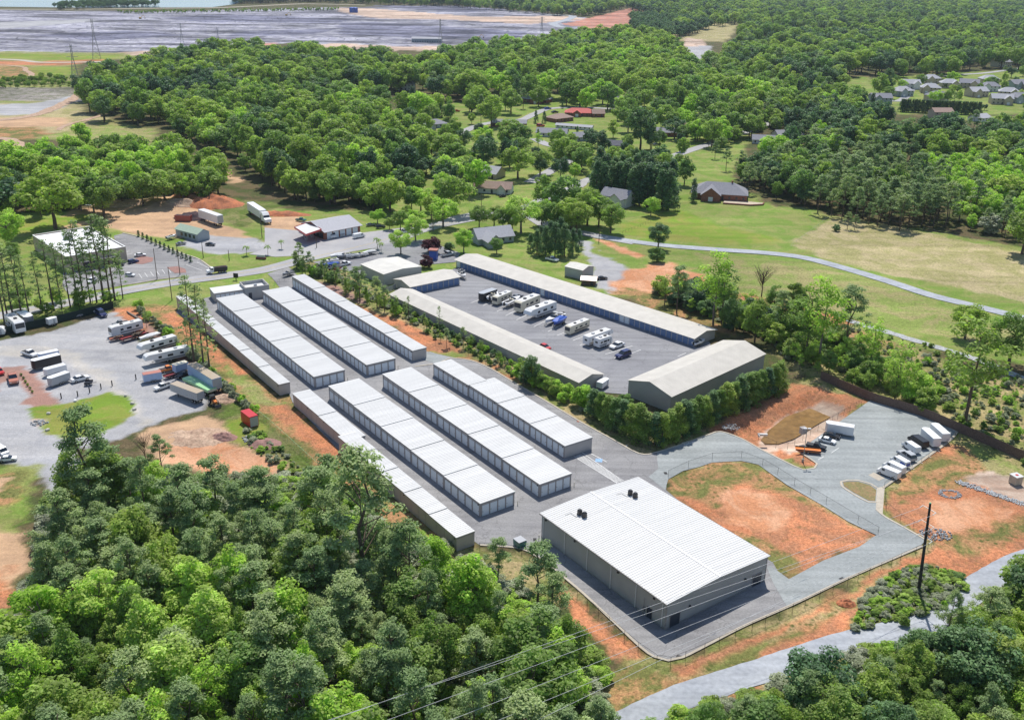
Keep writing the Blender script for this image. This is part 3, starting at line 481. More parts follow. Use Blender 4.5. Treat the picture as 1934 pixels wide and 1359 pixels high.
def kerb(px, w=0.35, h=0.13, closed=False, z=0.0, name='kerb'):
    L = smooth_line(P(*px), 1.5); vs = []; fs = []
    for i, p in enumerate(L):
        d = (L[min(i + 1, len(L) - 1)] - L[max(i - 1, 0)]); d.normalize(); q = Vector((-d.y, d.x, 0)) * w / 2
        vs += [(*(p + q).xy, z), (*(p + q).xy, z + h), (*(p - q).xy, z + h), (*(p - q).xy, z)]
        if i:
            k = 4 * i
            fs += [(k - 4 + j, k - 3 + j, k + 1 + j, k + j) for j in range(3)]
    mb = MB(); mb.add(vs, fs); return struct(mb.build(name, 'concrete'))
kerb([(784, 692), (815, 688), (826, 687), (850, 676), (866, 677), (891, 681), (923, 694), (966, 719), (1034, 759), (1096, 796), (1158, 830), (1195, 851), (1216, 858), (1240, 854), (1290, 838), (1340, 820), (1362, 815), (1400, 828), (1440, 850), (1500, 880), (1518, 887), (1538, 884), (1543, 876), (1507, 851)], 0.45)
kerb([(1808, 815), (1740, 782), (1648, 753)], 0.45); kerb([(1808, 815), (1788, 836), (1685, 909), (1668, 921)], 0.6)
kerb([(1656, 948), (1640, 948), (1610, 932), (1590, 918), (1588, 910), (1600, 907), (1620, 907), (1645, 914), (1656, 921)], 0.5)
kerb([(1655, 962), (1672, 976), (1710, 997), (1748, 1019)], 0.5); kerb([(1742, 1031), (1660, 1066), (1594, 1095), (1500, 1140), (1407, 1181), (1333, 1219), (1289, 1241), (1262, 1247), (1236, 1240), (1209, 1221), (1157, 1172), (1098, 1117), (1054, 1081), (1024, 1058), (985, 1036), (907, 1029)], 0.5)
kerb([(232, 440), (262, 447), (300, 462), (345, 479), (375, 489), (402, 508)], 0.6); kerb([(225, 540), (262, 534), (300, 527), (345, 522)], 0.5)
sheet('kerb_island', [(1655, 925), (1653, 946), (1640, 945), (1612, 930), (1594, 918), (1592, 911), (1602, 909.5), (1620, 909.5), (1643, 916)], 0.10, ground_sheet_mat('island_grass', (0.2, 0.19, 0.08), (0.3, 0.2, 0.11), 0.6, 2.0, 0.2))
sheet('concrete_stall', [(1640, 897), (1660, 908), (1672, 902), (1650, 892)], 0.07, 'concrete')
for k, px in enumerate([[(256, 488), (272, 484), (290, 487), (288, 494), (270, 499), (256, 498)], [(315, 505), (335, 503), (350, 508), (352, 515), (330, 516)]]): sheet('planting_island', px, 0.09, 'mulch')
# painted lines
def line(a, b, w=0.12, z=0.075, m='paint_white', name='road_marking'):
    a = at(*a); b = at(*b); d = (b - a).normalized(); q = Vector((-d.y, d.x, 0)) * w / 2
    return [(*(a + q).xy, z), (*(a - q).xy, z), (*(b - q).xy, z), (*(b + q).xy, z)]
def lines(segs, name, w=0.12, z=0.075, m='paint_white'):
    mb = MB()
    for a, b in segs: mb.add(line(a, b, w, z), [(0, 1, 2, 3)])
    return struct(mb.build(name, m))
court = [((889, 572), (906, 566)), ((912, 577), (926, 571)), ((938, 588), (955, 581)), ((955, 596), (975, 586)), ((975, 604), (996, 594)), ((1008, 617), (1030, 606)), ((1035, 626), (1060, 614)), ((1052, 633), (1066, 628)), ((1082, 643), (1104, 634)), ((1095, 652), (1100, 650)), ((1143, 669), (1194, 653)), ((1190, 668), (1211, 660)), ((1160, 676), (1166, 672)), ((1025, 570), (1034, 567)), ((1280, 673), (1296, 666))]
lines(court, 'bay_marking', 0.16, 0.032)
segs = [((1085, 862), (1165, 912)), ((1116, 856), (1146, 872)), ((1100, 855), (1170, 903))]
for k in range(34):
    t = k / 34.0; segs.append(((1088 + 78 * t, 862 + 50 * t), (1088 + 82 * t + 10, 862 + 50 * t - 4)))
lines(segs, 'access_marking', 0.16, 0.034)
mbw = MB(); c0 = at(1131, 869); mbw.prism([(c0.x - .9, c0.y - .7), (c0.x + .7, c0.y - .9), (c0.x + .9, c0.y + .7), (c0.x - .7, c0.y + .9)], 0.03, 0.038); struct(mbw.build('accessible_symbol', 'paint_blue'))
segs = [((236 + 7 * k, 472 + 3.2 * k), (222 + 7 * k, 475 + 3.2 * k)) for k in range(3)] + [((210 + 12 * k, 449 + 6 * k), (226 + 12 * k, 447 + 6 * k)) for k in range(3)] + [((262 + 11 * k, 517 - 2 * k), (268 + 11 * k, 525 - 2 * k)) for k in range(7)] + [((352, 500), (382, 511)), ((372, 495), (396, 507))]
lines(segs, 'parking_marking', 0.14, 0.042)
segs = [((1545 + 3 * 0, 868), (1556, 862))] + [((1552, 843), (1580, 833)), ((1570, 855), (1585, 845))] + [((1676 + 16 * k, 902 - 11 * k), (1695 + 16 * k, 908 - 11 * k)) for k in range(6)]
lines(segs, 'stall_marking', 0.12, 0.062)
segs = [((1182, 842 + 0), (1185, 841))] + [((1288, 837 - 0), (1308, 831)), ((1292, 840), (1312, 834)), ((1298, 833), (1303, 838)), ((1290, 836), (1296, 841))]
lines(segs, 'arrow_marking', 0.3, 0.064)
L = smooth_line(RD, 9)
mby = MB()
for off in (-0.12, 0.12):
    for i in range(1, len(L)):
        d = (L[i] - L[i - 1]).normalized(); q = Vector((-d.y, d.x, 0)); a = L[i - 1] + q * off; bb = L[i] + q * off
        mby.add([(*(a + q * .05).xy, .072), (*(a - q * .05).xy, .072), (*(bb - q * .05).xy, .072), (*(bb + q * .05).xy, .072)], [(0, 1, 2, 3)])
struct(mby.build('centre_line_marking', mat('paint_yellow', (0.6, 0.42, 0.08), 0.7)))

# ---------------------------------------------------------------- storage rows
def frame3(F, Rt, L, zr):
    """surveyed corners on the roof plane -> origin, heading of the width axis, width, length"""
    f = at(*F, zr); r = at(*Rt, zr); q = at(*L, zr)
    dl = (q - f); L_ = dl.length; ay = dl.normalized(); ax = Vector((ay.y, -ay.x, 0))
    w = (r - f).dot(ax)
    if w < 0: f, ay = q, -ay; ax = -ax; w = -w
    return Vector((f.x, f.y, 0)), math.atan2(ax.y, ax.x), w, L_
door_me = {}
def add_doors(root, n, p0, p1, axis_, off, z1, wd=0.83, name='door', m='door_light', z0=0.05, grp=None):
    """n doors between p0 and p1 along the local y (axis_ 'y') or x axis, set between proud jambs"""
    key = (n, round((p1 - p0) / n, 2), axis_, z1, m, wd)
    pitch = (p1 - p0) / n; proto = None; out = []
    for i in range(n):
        c = p0 + pitch * (i + 0.5)
        if proto is None:
            mb = MB(); h = pitch * wd / 2
            if axis_ == 'y': mb.box(-0.03, 0.015, -h, h, z0, z1)
            else: mb.box(-h, h, -0.03, 0.015, z0, z1)
            if axis_ == 'y': mb.box(-0.06, -0.031, -h + .1, -h + .25, z0 + 1.0, z0 + 1.12, 1)
            else: mb.box(-h + .1, -h + .25, -0.06, -0.031, z0 + 1.0, z0 + 1.12, 1)
            o = proto = mb.build(name, [m, 'dark'], root)
        else:
            o = proto.copy(); COL.objects.link(o); o.parent = root
        o.location = (off, c, 0) if axis_ == 'y' else (c, off, 0); out.append(o)
    return out
def storage_row(label, F, Rt, L, units, ndoor, zr=3.3, step=0.14, enddoors=0, dside=True, wtop=0.5):
    o, rz, w, ln = frame3(F, Rt, L, zr)
    t = thing('storage_building', label, 'storage building', o, rz, 'rows of white roofed storage units')
    wall = MB(); roof = MB(); trim = MB(); u = ln / units
    for k in range(units):
        y0, y1 = k * u, (k + 1) * u; z = zr + step * k
        wall.box(0, w, y0, y1 - 0.001, 0, z - 0.12)
        roof.box(-0.12, w + 0.12, y0 - (0.12 if k == 0 else 0), y1 - 0.004 + (0.12 if k == units - 1 else 0), z - 0.12, z)
        nr = max(6, int(u / 0.61))
        for i in range(1, nr):
            y = y0 + u * i / nr; roof.add([(-0.1, y - .035, z), (w + .1, y - .035, z), (w + .1, y, z + .05), (-.1, y, z + .05), (w + .1, y + .035, z), (-.1, y + .035, z)], [(0, 1, 2, 3), (3, 2, 4, 5), (0, 3, 5), (1, 4, 2)])
        for yy in (y0 - 0.13 if k == 0 else y0 - 0.02,): roof.box(-0.13, w + 0.13, yy, yy + 0.14, z - .02, z + 0.06)
        trim.box(-0.16, -0.121, y0 + .003, y1 - .003, z - 0.22, z + 0.02)
        if dside:
            nd = ndoor; pitch = (u - 0.3) / nd
            for i in range(nd + 1):
                yc = y0 + 0.15 + pitch * i; hw = pitch * 0.085 + (0.05 if i in (0, nd) else 0); trim.box(-0.07, 0.001, max(y0, yc - hw), min(y1 - .002, yc + hw), 0.002, z - 0.42)
            trim.box(-0.075, 0.002, y0, y1 - .002, z - 0.42, z - 0.121)
            add_doors(t, nd, y0 + .15, y1 - .15, 'y', -0.015, 2.55)
        else:
            n = int(u / 3)
            for i in range(n): trim.box(-0.03, 0.001, y0 + (i + .5) * 3 - .02, y0 + (i + .5) * 3 + .02, 0.02, z - .25)
    trim.box(-0.05, w + .05, -0.05, 0.0, zr - 0.45, zr - 0.121)
    if enddoors:
        pitch = (w - 0.6) / enddoors
        for i in range(enddoors + 1): xc = 0.3 + pitch * i; trim.box(xc - .14, xc + .14, -0.07, 0.001, 0.002, zr - 0.45)
        add_doors(t, enddoors, 0.3, w - 0.3, 'x', -0.015, 2.55, 0.84)
    wall.build('wall', 'wall_metaly', t); roof.build('roof', 'roof_white', t); trim.build('trim', 'trim', t)
    mb = MB(); mb.box(-.18, -.02, -.1, .1, zr - .75, zr - .5)
    lm = mb.build('wall_light', 'dark', t); lm.location = (0, 0.7, 0)
    for y in (ln * .4, ln * .7): c = lm.copy(); COL.objects.link(c); c.parent = t; c.location = (0, y, step * 2)
    # bollards by the end corners
    if enddoors:
        mb = MB(); mb.cyl((w + .5, -.5, 0), (w + .5, -.5, 1.0), .09, .09, 8); mb.cyl((w + .5, -.5, 1.0), (w + .5, -.5, 1.05), .09, .04, 8)
        tag(mb.build('bollard', 'p_cream'), 'cream steel bollard at the near right corner of a wide storage row', 'bollard', 'cream corner bollards').matrix_world = t.matrix_basis.copy()
    return t
storage_row('narrow windowless storage row along the clay bank, north of the cross lane', (527.2, 725.6), (547.6, 721.1), (333, 563), 6, 4, dside=False)
storage_row('wide storage row with doors, second from the clay bank, north of the lane', (593.2, 711.1), (650.4, 697.3), (409, 566), 5, 6, enddoors=4)
storage_row('wide storage row with end doors, nearest the entrance gate, north of the lane', (692.7, 688.6), (747, 676.1), (496, 552.2), 5, 6, enddoors=4)
storage_row('narrow door-fronted storage row beside the hedge, north of the lane', (779.3, 661.9), (804.4, 655.3), (552, 524.5), 5, 7)
storage_row('narrow blank storage row half hidden by pines, south of the lane', (655.5, 831), (690, 822), (552.9, 743.6), 2, 4, dside=False)
storage_row('blank rear storage row emerging from the pines beside the green dumpster', (862.2, 1014.3), (897.2, 1002.8), (639.4, 827.5), 5, 4, dside=False)
storage_row('wide storage row left of the warehouse, south of the lane, long run of doors', (907.1, 950.1), (971.7, 927.4), (621.1, 732), 5, 5, enddoors=4)
storage_row('middle wide storage row south of the lane, ending opposite the warehouse roof units', (1019.5, 913.8), (1079.6, 893.3), (723, 709.6), 5, 5, enddoors=4)
storage_row('blank-ended storage row beside the striped accessible walkway', (1067, 841.5), (1121.8, 826.9), (885, 727), 3, 6, step=0.12)
storage_row('short narrow storage unit attached behind the row by the curved kerb', (884.8, 726.6), (915.8, 715.8), (818.7, 686.4), 1, 7, zr=3.6, step=0.0)

# ---------------------------------------------------------------- warehouse
o, rz, w, ln = frame3((1260.2, 1139), (1450.9, 1050.1), (1023.6, 969.2), 5.6)
t = thing('warehouse', 'large grey metal warehouse with ribbed white roof and four black roof units', 'warehouse', o, rz)
EH, RH = 5.6, 6.1
wb = MB(); wb.add([(0, 0, 0), (w, 0, 0), (w, 0, EH), (w / 2, 0, RH - .02), (0, 0, EH), (0, ln, 0), (w, ln, 0), (w, ln, EH), (w / 2, ln, RH - .02), (0, ln, EH)],
    [(0, 1, 2, 3, 4), (9, 8, 7, 6, 5), (0, 4, 9, 5), (1, 6, 7, 2)]); wb.build('wall', 'wall_grey', t)
wb = MB(); wb.box(-.04, w + .04, -.04, 0, 0.0, .35); wb.box(-.04, 0, 0, ln, 0, .35); wb.box(-.06, .12, -.06, .12, 0.0, EH - .05); wb.box(w - .12, w + .06, -.06, .12, 0.0, EH - .05); wb.build('base_trim', 'trim', t)
rb = MB(); th = .16
for s0, s1, z0, z1 in ((-.35, w / 2, EH - .04, RH), (w / 2, w + .35, RH, EH - .04)):
    rb.add([(s0, -.3, z0), (s1, -.3, z1), (s1, ln + .3, z1), (s0, ln + .3, z0), (s0, -.3, z0 + th), (s1, -.3, z1 + th), (s1, ln + .3, z1 + th), (s0, ln + .3, z0 + th)],
           [(0, 3, 2, 1), (4, 5, 6, 7), (0, 1, 5, 4), (1, 2, 6, 5), (2, 3, 7, 6), (3, 0, 4, 7)])
    n_ = int(ln / 0.61)
    for i in range(n_ + 1):
        y = ln * i / n_; a = (s0, z0 + th - .002); c = (s1, z1 + th - .002)
        rb.add([(a[0], y - .05, a[1]), (c[0], y - .05, c[1]), (c[0], y - .02, c[1] + .065), (a[0], y - .02, a[1] + .065), (c[0], y + .05, c[1]), (a[0], y + .05, a[1])], [(0, 1, 2, 3), (3, 2, 4, 5), (0, 3, 5), (1, 4, 2)])
rb.build('roof', 'roof_white', t)
rc = MB(); rc.add([(w / 2 - .25, -.32, RH + th + .05), (w / 2, -.32, RH + th + .10), (w / 2, ln + .32, RH + th + .10), (w / 2 - .25, ln + .32, RH + th + .05), (w / 2 + .25, -.32, RH + th + .05), (w / 2 + .25, ln + .32, RH + th + .05)], [(0, 1, 2, 3), (1, 4, 5, 2)])
rc.build('ridge_cap', 'trim_white', t)
g_ = MB(); g_.box(-.5, -.36, -.3, ln + .3, EH - .12, EH + .1); g_.box(w + .36, w + .5, -.3, ln + .3, EH - .12, EH + .1); g_.build('gutter', 'trim', t)
for i in range(6):
    d_ = MB(); d_.box(-.14, -.02, -.07, .07, .15, EH - .3); d_.box(-.42, -.12, -.07, .07, EH - .3, EH - .14); q = d_.build('downspout', 'trim_white', t); q.location = (0, .9 + (ln - 1.6) * i / 5, 0)
for x in (1.0, w - 3.6):
    d_ = MB(); d_.box(x, x + 2.4, -.07, -.02, .02, 2.5); d_.build('roller_door', 'door_dark', t)
    d_ = MB(); d_.box(x - .12, x, -.09, 0, 0, 2.62); d_.box(x + 2.4, x + 2.52, -.09, 0, 0, 2.62); d_.box(x - .12, x + 2.52, -.09, 0, 2.5, 2.64); d_.build('door_frame', 'trim', t)
for x in (5.6, w - 6.0):
    d_ = MB(); d_.box(x, x + .35, -.25, 0, 2.6, 2.9); d_.build('wall_light', 'black', t)
for y in (3.0, ln * .35, ln * .7, ln - 1.6):
    d_ = MB(); d_.box(-.25, 0, y, y + .35, EH - .95, EH - .65); d_.build('wall_light', 'black', t)
d_ = MB(); d_.box(-.06, -.02, 3.6, 4.6, .02, 2.2); d_.box(-.1, 0, 3.5, 3.6, 0, 2.3); d_.box(-.1, 0, 4.6, 4.7, 0, 2.3); d_.build('side_door', 'door_dark', t)
d_ = MB(); d_.cyl((-.25, 5.4, 0), (-.25, 5.4, 3.6), .05); d_.box(-.4, -.1, 5.2, 5.6, .9, 1.6); d_.build('meter_pipe', 'galv', t)
for (fx, fy) in ((.36, .90), (.43, .88), (.66, .90), (.73, .88)):
    pass
def roofz(x): return EH + (RH - EH) * (1 - abs(x - w / 2) / (w / 2)) + th
def hvac(px):
    p = at(*px, 6.6); M_ = Matrix.LocRotScale(o, Matrix.Rotation(rz, 3, 'Z').to_quaternion(), None).inverted() @ p
    z = roofz(M_.x); mb = MB()
    mb.bevbox(M_.x - .42, M_.x + .42, M_.y - .42, M_.y + .42, z + .12, z + 1.15, .12); mb.cyl((M_.x, M_.y, z + 1.14), (M_.x, M_.y, z + 1.22), .34, .3, 10)
    mb.box(M_.x - .5, M_.x + .5, M_.y - .35, M_.y - .25, z - .03, z + .14); mb.box(M_.x - .5, M_.x + .5, M_.y + .25, M_.y + .35, z - .03, z + .14)
    mb.build('condenser_unit', 'black', t); return M_
hv = [hvac(p) for p in ((1095, 966), (1104, 971), (1190.5, 929.5), (1200, 934.5))]
for a in (hv[0], hv[2]):
    pm = MB(); z = roofz(a.x) + .12; pm.tube([(a.x - .6, a.y - .3, z), (a.x - 1.2, a.y - .3, roofz(a.x - 1.2) + .08), (a.x - 1.2, a.y + 1.4, roofz(a.x - 1.2) + .08), (a.x - 2.6, a.y + 1.4, roofz(a.x - 2.6) + .1)], .035); pm.build('refrigerant_pipe', 'galv', t)
mb = MB()
for k in range(1): mb.cyl((-.9, ln - .4, 0), (-.9, ln - .4, 1.1), .1); 
q = mb.build('bollard', 'p_cream'); tag(q, 'cream bollard at the far left corner of the grey warehouse', 'bollard'); q.matrix_world = t.matrix_basis.copy()

# ---------------------------------------------------------------- gabled sheds of the older storage site
def gable(name, label, cat, F, Rt, L, eh, rise, wallm='wall_metal', roofm='roof_cream', over=.35, ridge_axis='y', group=None, z_ref=None):
    """F near corner, Rt the next along the gable end, L the far end of the long side (pixels at eave height)"""
    o, rz, w, ln = frame3(F, Rt, L, eh if z_ref is None else z_ref)
    t = thing(name, label, cat, o, rz, group)
    wb = MB(); wb.add([(0, 0, 0), (w, 0, 0), (w, 0, eh), (w / 2, 0, eh + rise - .02), (0, 0, eh), (0, ln, 0), (w, ln, 0), (w, ln, eh), (w / 2, ln, eh + rise - .02), (0, ln, eh)], [(0, 1, 2, 3, 4), (9, 8, 7, 6, 5), (0, 4, 9, 5), (1, 6, 7, 2)])
    wb.build('wall', wallm, t); rb = MB(); th = .12; dz = rise * over / (w / 2)
    for s0, s1, z0, z1 in ((-over, w / 2, eh - dz, eh + rise), (w / 2, w + over, eh + rise, eh - dz)):
        rb.add([(s0, -over * .5, z0), (s1, -over * .5, z1), (s1, ln + over * .5, z1), (s0, ln + over * .5, z0), (s0, -over * .5, z0 + th), (s1, -over * .5, z1 + th), (s1, ln + over * .5, z1 + th), (s0, ln + over * .5, z0 + th)],
               [(0, 3, 2, 1), (4, 5, 6, 7), (0, 1, 5, 4), (1, 2, 6, 5), (2, 3, 7, 6), (3, 0, 4, 7)])
    rb.build('roof', roofm, t)
    return t, w, ln, rz, o
t, w, ln, rz, o = gable('storage_building', 'tall tan gabled storage building wrapped by the conifer hedge', 'storage building', (1267.5, 748.7), (1184, 719.6), (1444.9, 667.7), 4.6, 1.9)
def bays(t, n, ln, eh, m='door_blue', y0=0.3):
    tr = MB(); pitch = (ln - 2 * y0) / n
    for i in range(n + 1): c = y0 + pitch * i; tr.box(-.12, .001, c - .13, c + .13, 0.002, eh - .45)
    tr.box(-.13, .001, 0, ln, eh - .45, eh - .2); tr.build('bay_post', 'p_silver', t)
    return add_doors(t, n, y0, ln - y0, 'y', -0.015, eh - .5, 0.86, m=m)
t, w, ln, rz, o = gable('storage_building', 'very long cream roofed row of blue doors behind the parked motorhomes', 'storage building', (1313, 637.6), (1346, 621), (861.5, 489.6), 2.9, 1.0, 'wall_metaly', over=.9)
ds = bays(t, 52, ln, 2.9)
for i in (12, 13, 30, 51): ds[i].data = ds[i].data.copy(); ds[i].data.materials[0] = M['door_light']; ds[i]['label'] = 'pale closed roller door'
t, w, ln, rz, o = gable('storage_building', 'long cream roofed row with blank back wall along the sapling hedge', 'storage building', (1094.8, 721.3), (1141, 707.4), (736.9, 555.5), 2.9, 1.2, 'wall_metaly', over=.5)
t, w, ln, rz, o = gable('storage_building', 'short cream roofed row with eight blue bays at the courtyard head', 'storage building', (774, 541.4), (747.5, 526.8), (868, 522), 2.9, 1.1, 'wall_metaly', over=.6)
bays(t, 9, ln, 2.9)
t, w, ln, rz, o = gable('workshop', 'square grey workshop with near-white low gable roof beside the boats', 'workshop', (725, 518.4), (797.8, 504.3), (681.3, 499), 4.2, .7, 'wall_grey', 'roof_creamx', over=.2)
t, w, ln, rz, o = gable('shed', 'small pale metal shed with white gable roof by the gravel clearing', 'shed', (1101, 511), (1129.5, 505), (1067, 503), 3.6, .9, 'wall_grey', 'roof_creamx', over=.2)
# flat roofed blocks
def block(name, label, cat, F, Rt, L, h, wallm, roofm, par=0.5, ledge=.35, group=None):
    o, rz, w, ln = frame3(F, Rt, L, h)
    t = thing(name, label, cat, o, rz, group)
    wb = MB(); wb.box(0, w, 0, ln, 0, h - par); wb.box(0, w, 0, ledge, h - par, h); wb.box(0, w, ln - ledge, ln, h - par, h); wb.box(0, ledge, ledge, ln - ledge, h - par, h); wb.box(w - ledge, w, ledge, ln - ledge, h - par, h); wb.build('wall', wallm, t)
    rb = MB(); rb.box(ledge, w - ledge, ledge, ln - ledge, h - par, h - par + .03); rb.build('roof', roofm, t)
    cb = MB()
    for b_ in ((-.05, w + .05, -.05, ledge), (-.05, w + .05, ln - ledge, ln + .05), (-.05, ledge, ledge, ln - ledge), (w - ledge, w + .05, ledge, ln - ledge)): cb.box(*b_, h, h + .06)
    cb.build('coping', 'trim_white' if roofm == 'roof_white2' else 'trim', t)
    return t, w, ln
t, w, ln = block('store_building', 'large flat white roofed tan brick building behind the thin pine row', 'building', (124.5, 484.6), (235, 464.2), (61, 443.6), 6.0, 'tan', 'roof_white2')
mb = MB(); mb.bevbox(w * .35, w * .35 + 3, ln * .62, ln * .62 + 3, 5.52, 6.9, .15); mb.build('rooftop_unit', 'p_silver', t)
for i in range(5):
    mb = MB(); x = 2 + i * (w - 4) / 5; mb.box(x, x + 2.2, -.04, .02, .5, 2.8); mb.build('window', 'glass', t)
mb = MB(); mb.box(w - .02, w + .05, 3, 6, .1, 3); mb.build('door', 'glass', t)
mb = MB(); mb.box(w * .2, w * .8, -1.6, 0, 3.1, 3.4); mb.build('canopy', 'trim', t)
t, w, ln = block('office', 'small flat roofed office with parapet at the storage gate', 'office', (463, 544), (506, 535.5), (452, 532.5), 4.2, 'wall_grey', 'roof_white', 1.1, .4)
mb = MB(); mb.box(1, 2.1, -.05, .0, 0, 2.3); mb.build('door', 'door_dark', t)
mb = MB(); mb.box(w * .5, w * .5 + .9, ln * .5, ln * .5 + .9, 3.13, 3.9); mb.build('roof_vent', 'p_silver', t)
o_, rz_, w_, l_ = frame3((404.6, 554), (463, 546), (396, 543.5), 3.2)
t = thing('storage_building', 'low white roofed wing joined to the gate office', 'storage building', o_, rz_)
mb = MB(); mb.box(0, w_ - .1, 0, l_, 0, 3.08); mb.build('wall', 'wall_metal', t); mb = MB(); mb.box(-.1, w_ - .12, -.12, l_ + .1, 3.08, 3.2); mb.build('roof', 'roof_white', t); add_doors(t, 6, .4, w_ - .6, 'x', -.015, 2.5, .84)
# service station
t, w, ln, rz, o = gable('service_station', 'brown fronted service station with grey shingle roof and garage bays', 'service station', (612, 437), (570, 421), (680, 424), 3.6, 2.4, 'brick', 'shingle_light', over=1.2)
add_doors(t, 5, 1, ln - 1, 'y', -.015, 2.8, .8)
mb = MB(); mb.box(1, w - 1, ln - .02, ln + .06, .3, 2.6); mb.build('shop_window', 'glass', t)
cA = P((578, 443), (607, 433), (584.6, 419), (556, 429), z=4.6)
t = thing('fuel_canopy', 'flat red and white fuel canopy over the pumps', 'canopy', (0, 0, 0))
mb = MB(); mb.prism([(p.x, p.y) for p in cA], 4.15, 4.6); mb.build('canopy_roof', 'roof_white', t)
cc = sum(cA, Vector()) / 4; mb = MB(); q = [(cc + (p - cc) * 1.015) for p in cA]; mb.prism([(p.x, p.y) for p in q], 4.05, 4.14)
for i in range(4):
    a, b_ = q[i], q[(i + 1) % 4]; mb.prism([(a.x, a.y), (b_.x, b_.y), ((b_ + (cc - b_) * .02).x, (b_ + (cc - b_) * .02).y), ((a + (cc - a) * .02).x, (a + (cc - a) * .02).y)], 4.14, 4.85)
mb.build('fascia', 'p_red', t)
for s_ in (.3, .7):
    for r_ in (.35, .65):
        p = cA[0].lerp(cA[1], s_).lerp(cA[3].lerp(cA[2], s_), r_); mb = MB(); mb.box(p.x - .15, p.x + .15, p.y - .15, p.y + .15, 0, 4.1); mb.build('pillar', 'galv', t)
for s_ in (.3, .7):
    p = cA[0].lerp(cA[1], s_).lerp(cA[3].lerp(cA[2], s_), .5)
    f = thing('fuel_pump', 'fuel pump under the red canopy, nearer the ' + ('garage front' if s_ > .5 else 'road'), 'fuel pump', (p.x, p.y, .05), .5)
    mb = MB(); mb.bevbox(-.3, .3, -.25, .25, 0, 1.6, .05); mb.build('pump_body', 'p_silver', f); mb = MB(); mb.box(-.2, .2, -.27, -.24, 1, 1.4); mb.build('display', 'glass', f)
t, w, ln, rz, o = gable('shop', 'small green roofed shop with dark shrubs at its corners', 'shop', (373.4, 442), (392, 436), (331, 431), 3.2, 1.5, 'siding_grey', 'shingle_green', over=.5)
for i in range(4):
    mb = MB(); y = 2 + i * (ln - 4) / 4; mb.box(-.05, .01, y, y + 1.4, .8, 2.2); mb.build('window', 'glass', t)

# ---------------------------------------------------------------- houses
def house(label, px, L_, D_, deg, wallm='siding', roofm='shingle', h=2.9, rise=2.4, hip=False, wing=None, storeys=1, name='house', chim=False, z=0):
    p = at(*px); t = thing(name, label, name.replace('_', ' '), (p.x, p.y, 0), R(deg), 'houses of the village' if name == 'house' else None)
    H_ = h * storeys; wb = MB(); rb = MB()
    def part(x0, x1, y0, y1, H_, rise, hip, ax='x'):
        def T(x, y, z): return (x, y, z) if ax == 'x' else (y, x, z)
        if ax == 'y': x0, x1, y0, y1 = y0, y1, x0, x1
        ym = (y0 + y1) / 2; o_ = .5; hx = (y1 - y0) / 2 if hip else 0; dz = rise * o_ / ((y1 - y0) / 2)
        wb.box(*((x0, x1, y0, y1) if ax == 'x' else (y0, y1, x0, x1)), 0, H_)
        if not hip:
            for x in (x0, x1 - .01): wb.add([T(x, y0, H_), T(x + .01, y0, H_), T(x, y1, H_), T(x + .01, y1, H_), T(x, ym, H_ + rise - .05), T(x + .01, ym, H_ + rise - .05)], [(0, 2, 4), (1, 5, 3), (0, 4, 5, 1), (2, 3, 5, 4)])
        A = [T(x0 - o_, y0 - o_, H_ - dz), T(x1 + o_, y0 - o_, H_ - dz), T(x1 + o_, y1 + o_, H_ - dz), T(x0 - o_, y1 + o_, H_ - dz), T(x0 - o_ + hx, ym, H_ + rise), T(x1 + o_ - hx, ym, H_ + rise)]
        fs = [(0, 1, 5, 4), (2, 3, 4, 5), (3, 0, 4), (1, 2, 5)] if hip else [(0, 1, 5, 4), (2, 3, 4, 5)]
        rb.add(A, fs); rb.add([(a[0], a[1], a[2] - .18) for a in A], fs); rb.add([A[0], A[1], (*A[1][:2], A[1][2] - .18), (*A[0][:2], A[0][2] - .18)], [(0, 3, 2, 1)]); rb.add([A[2], A[3], (*A[3][:2], A[3][2] - .18), (*A[2][:2], A[2][2] - .18)], [(0, 3, 2, 1)])
    part(-L_ / 2, L_ / 2, -D_ / 2, D_ / 2, H_, rise, hip)
    if wing:
        wx, ww, wd = wing; part(wx - ww / 2, wx + ww / 2, -D_ / 2 - wd, 0, H_, rise * .8, False, 'y')
    wb.build('wall', wallm, t); rb.build('roof', roofm, t)
    if chim: mb = MB(); mb.box(L_ * .2, L_ * .2 + .8, -.4, .4, H_, H_ + rise + .9); mb.build('chimney', 'brick', t)
    n = max(2, int(L_ / 3.2)); ys = -D_ / 2
    for s_ in range(storeys):
        for i in range(n):
            x = -L_ / 2 + (i + .5) * L_ / n
            if wing and abs(x - wing[0]) < wing[1] / 2 + .5: continue
            mb = MB(); isd = (i == n // 2 and s_ == 0)
            mb.box(x - .5, x + .5, ys - .05, ys + .01, .1 if isd else .9 + s_ * h, 2.1 + s_ * h); mb.build('door' if isd else 'window', 'door_dark' if isd else 'glass', t)
    if wing:
        x = wing[0]; mb = MB(); mb.box(x - 1.1, x + 1.1, -D_ / 2 - wing[2] - .05, -D_ / 2 - wing[2] + .01, .1, 2.2); mb.build('garage_door' if wing[1] > 4 else 'window', 'trim_white', t)
    return t
house('grey hip roofed brick house in front of the far tree wall, by the blue car', (1012, 192), 24, 14, -20, 'brick', 'shingle_light', hip=True, wing=(4, 9, 7))
house('two storey white farmhouse with dark gable roof, highest on the village lawn', (1173, 201), 15, 10, 10, 'siding', 'shingle_dark', storeys=2, wing=(4, 5, 3))
house('brick house under a bright red roof', (1095, 218), 22, 11, -5, 'brick', 'shingle_red', hip=True, rise=2.6, wing=(-2, 6, 3))
house('brick house with brown hip roof next to the red roofed one', (1056, 228), 17, 12, 40, 'brick', 'shingle_brown', hip=True)
house('small dark barn beside the red roofed house', (1129, 220), 9, 8, 5, 'brick', 'shingle_brown', name='barn')
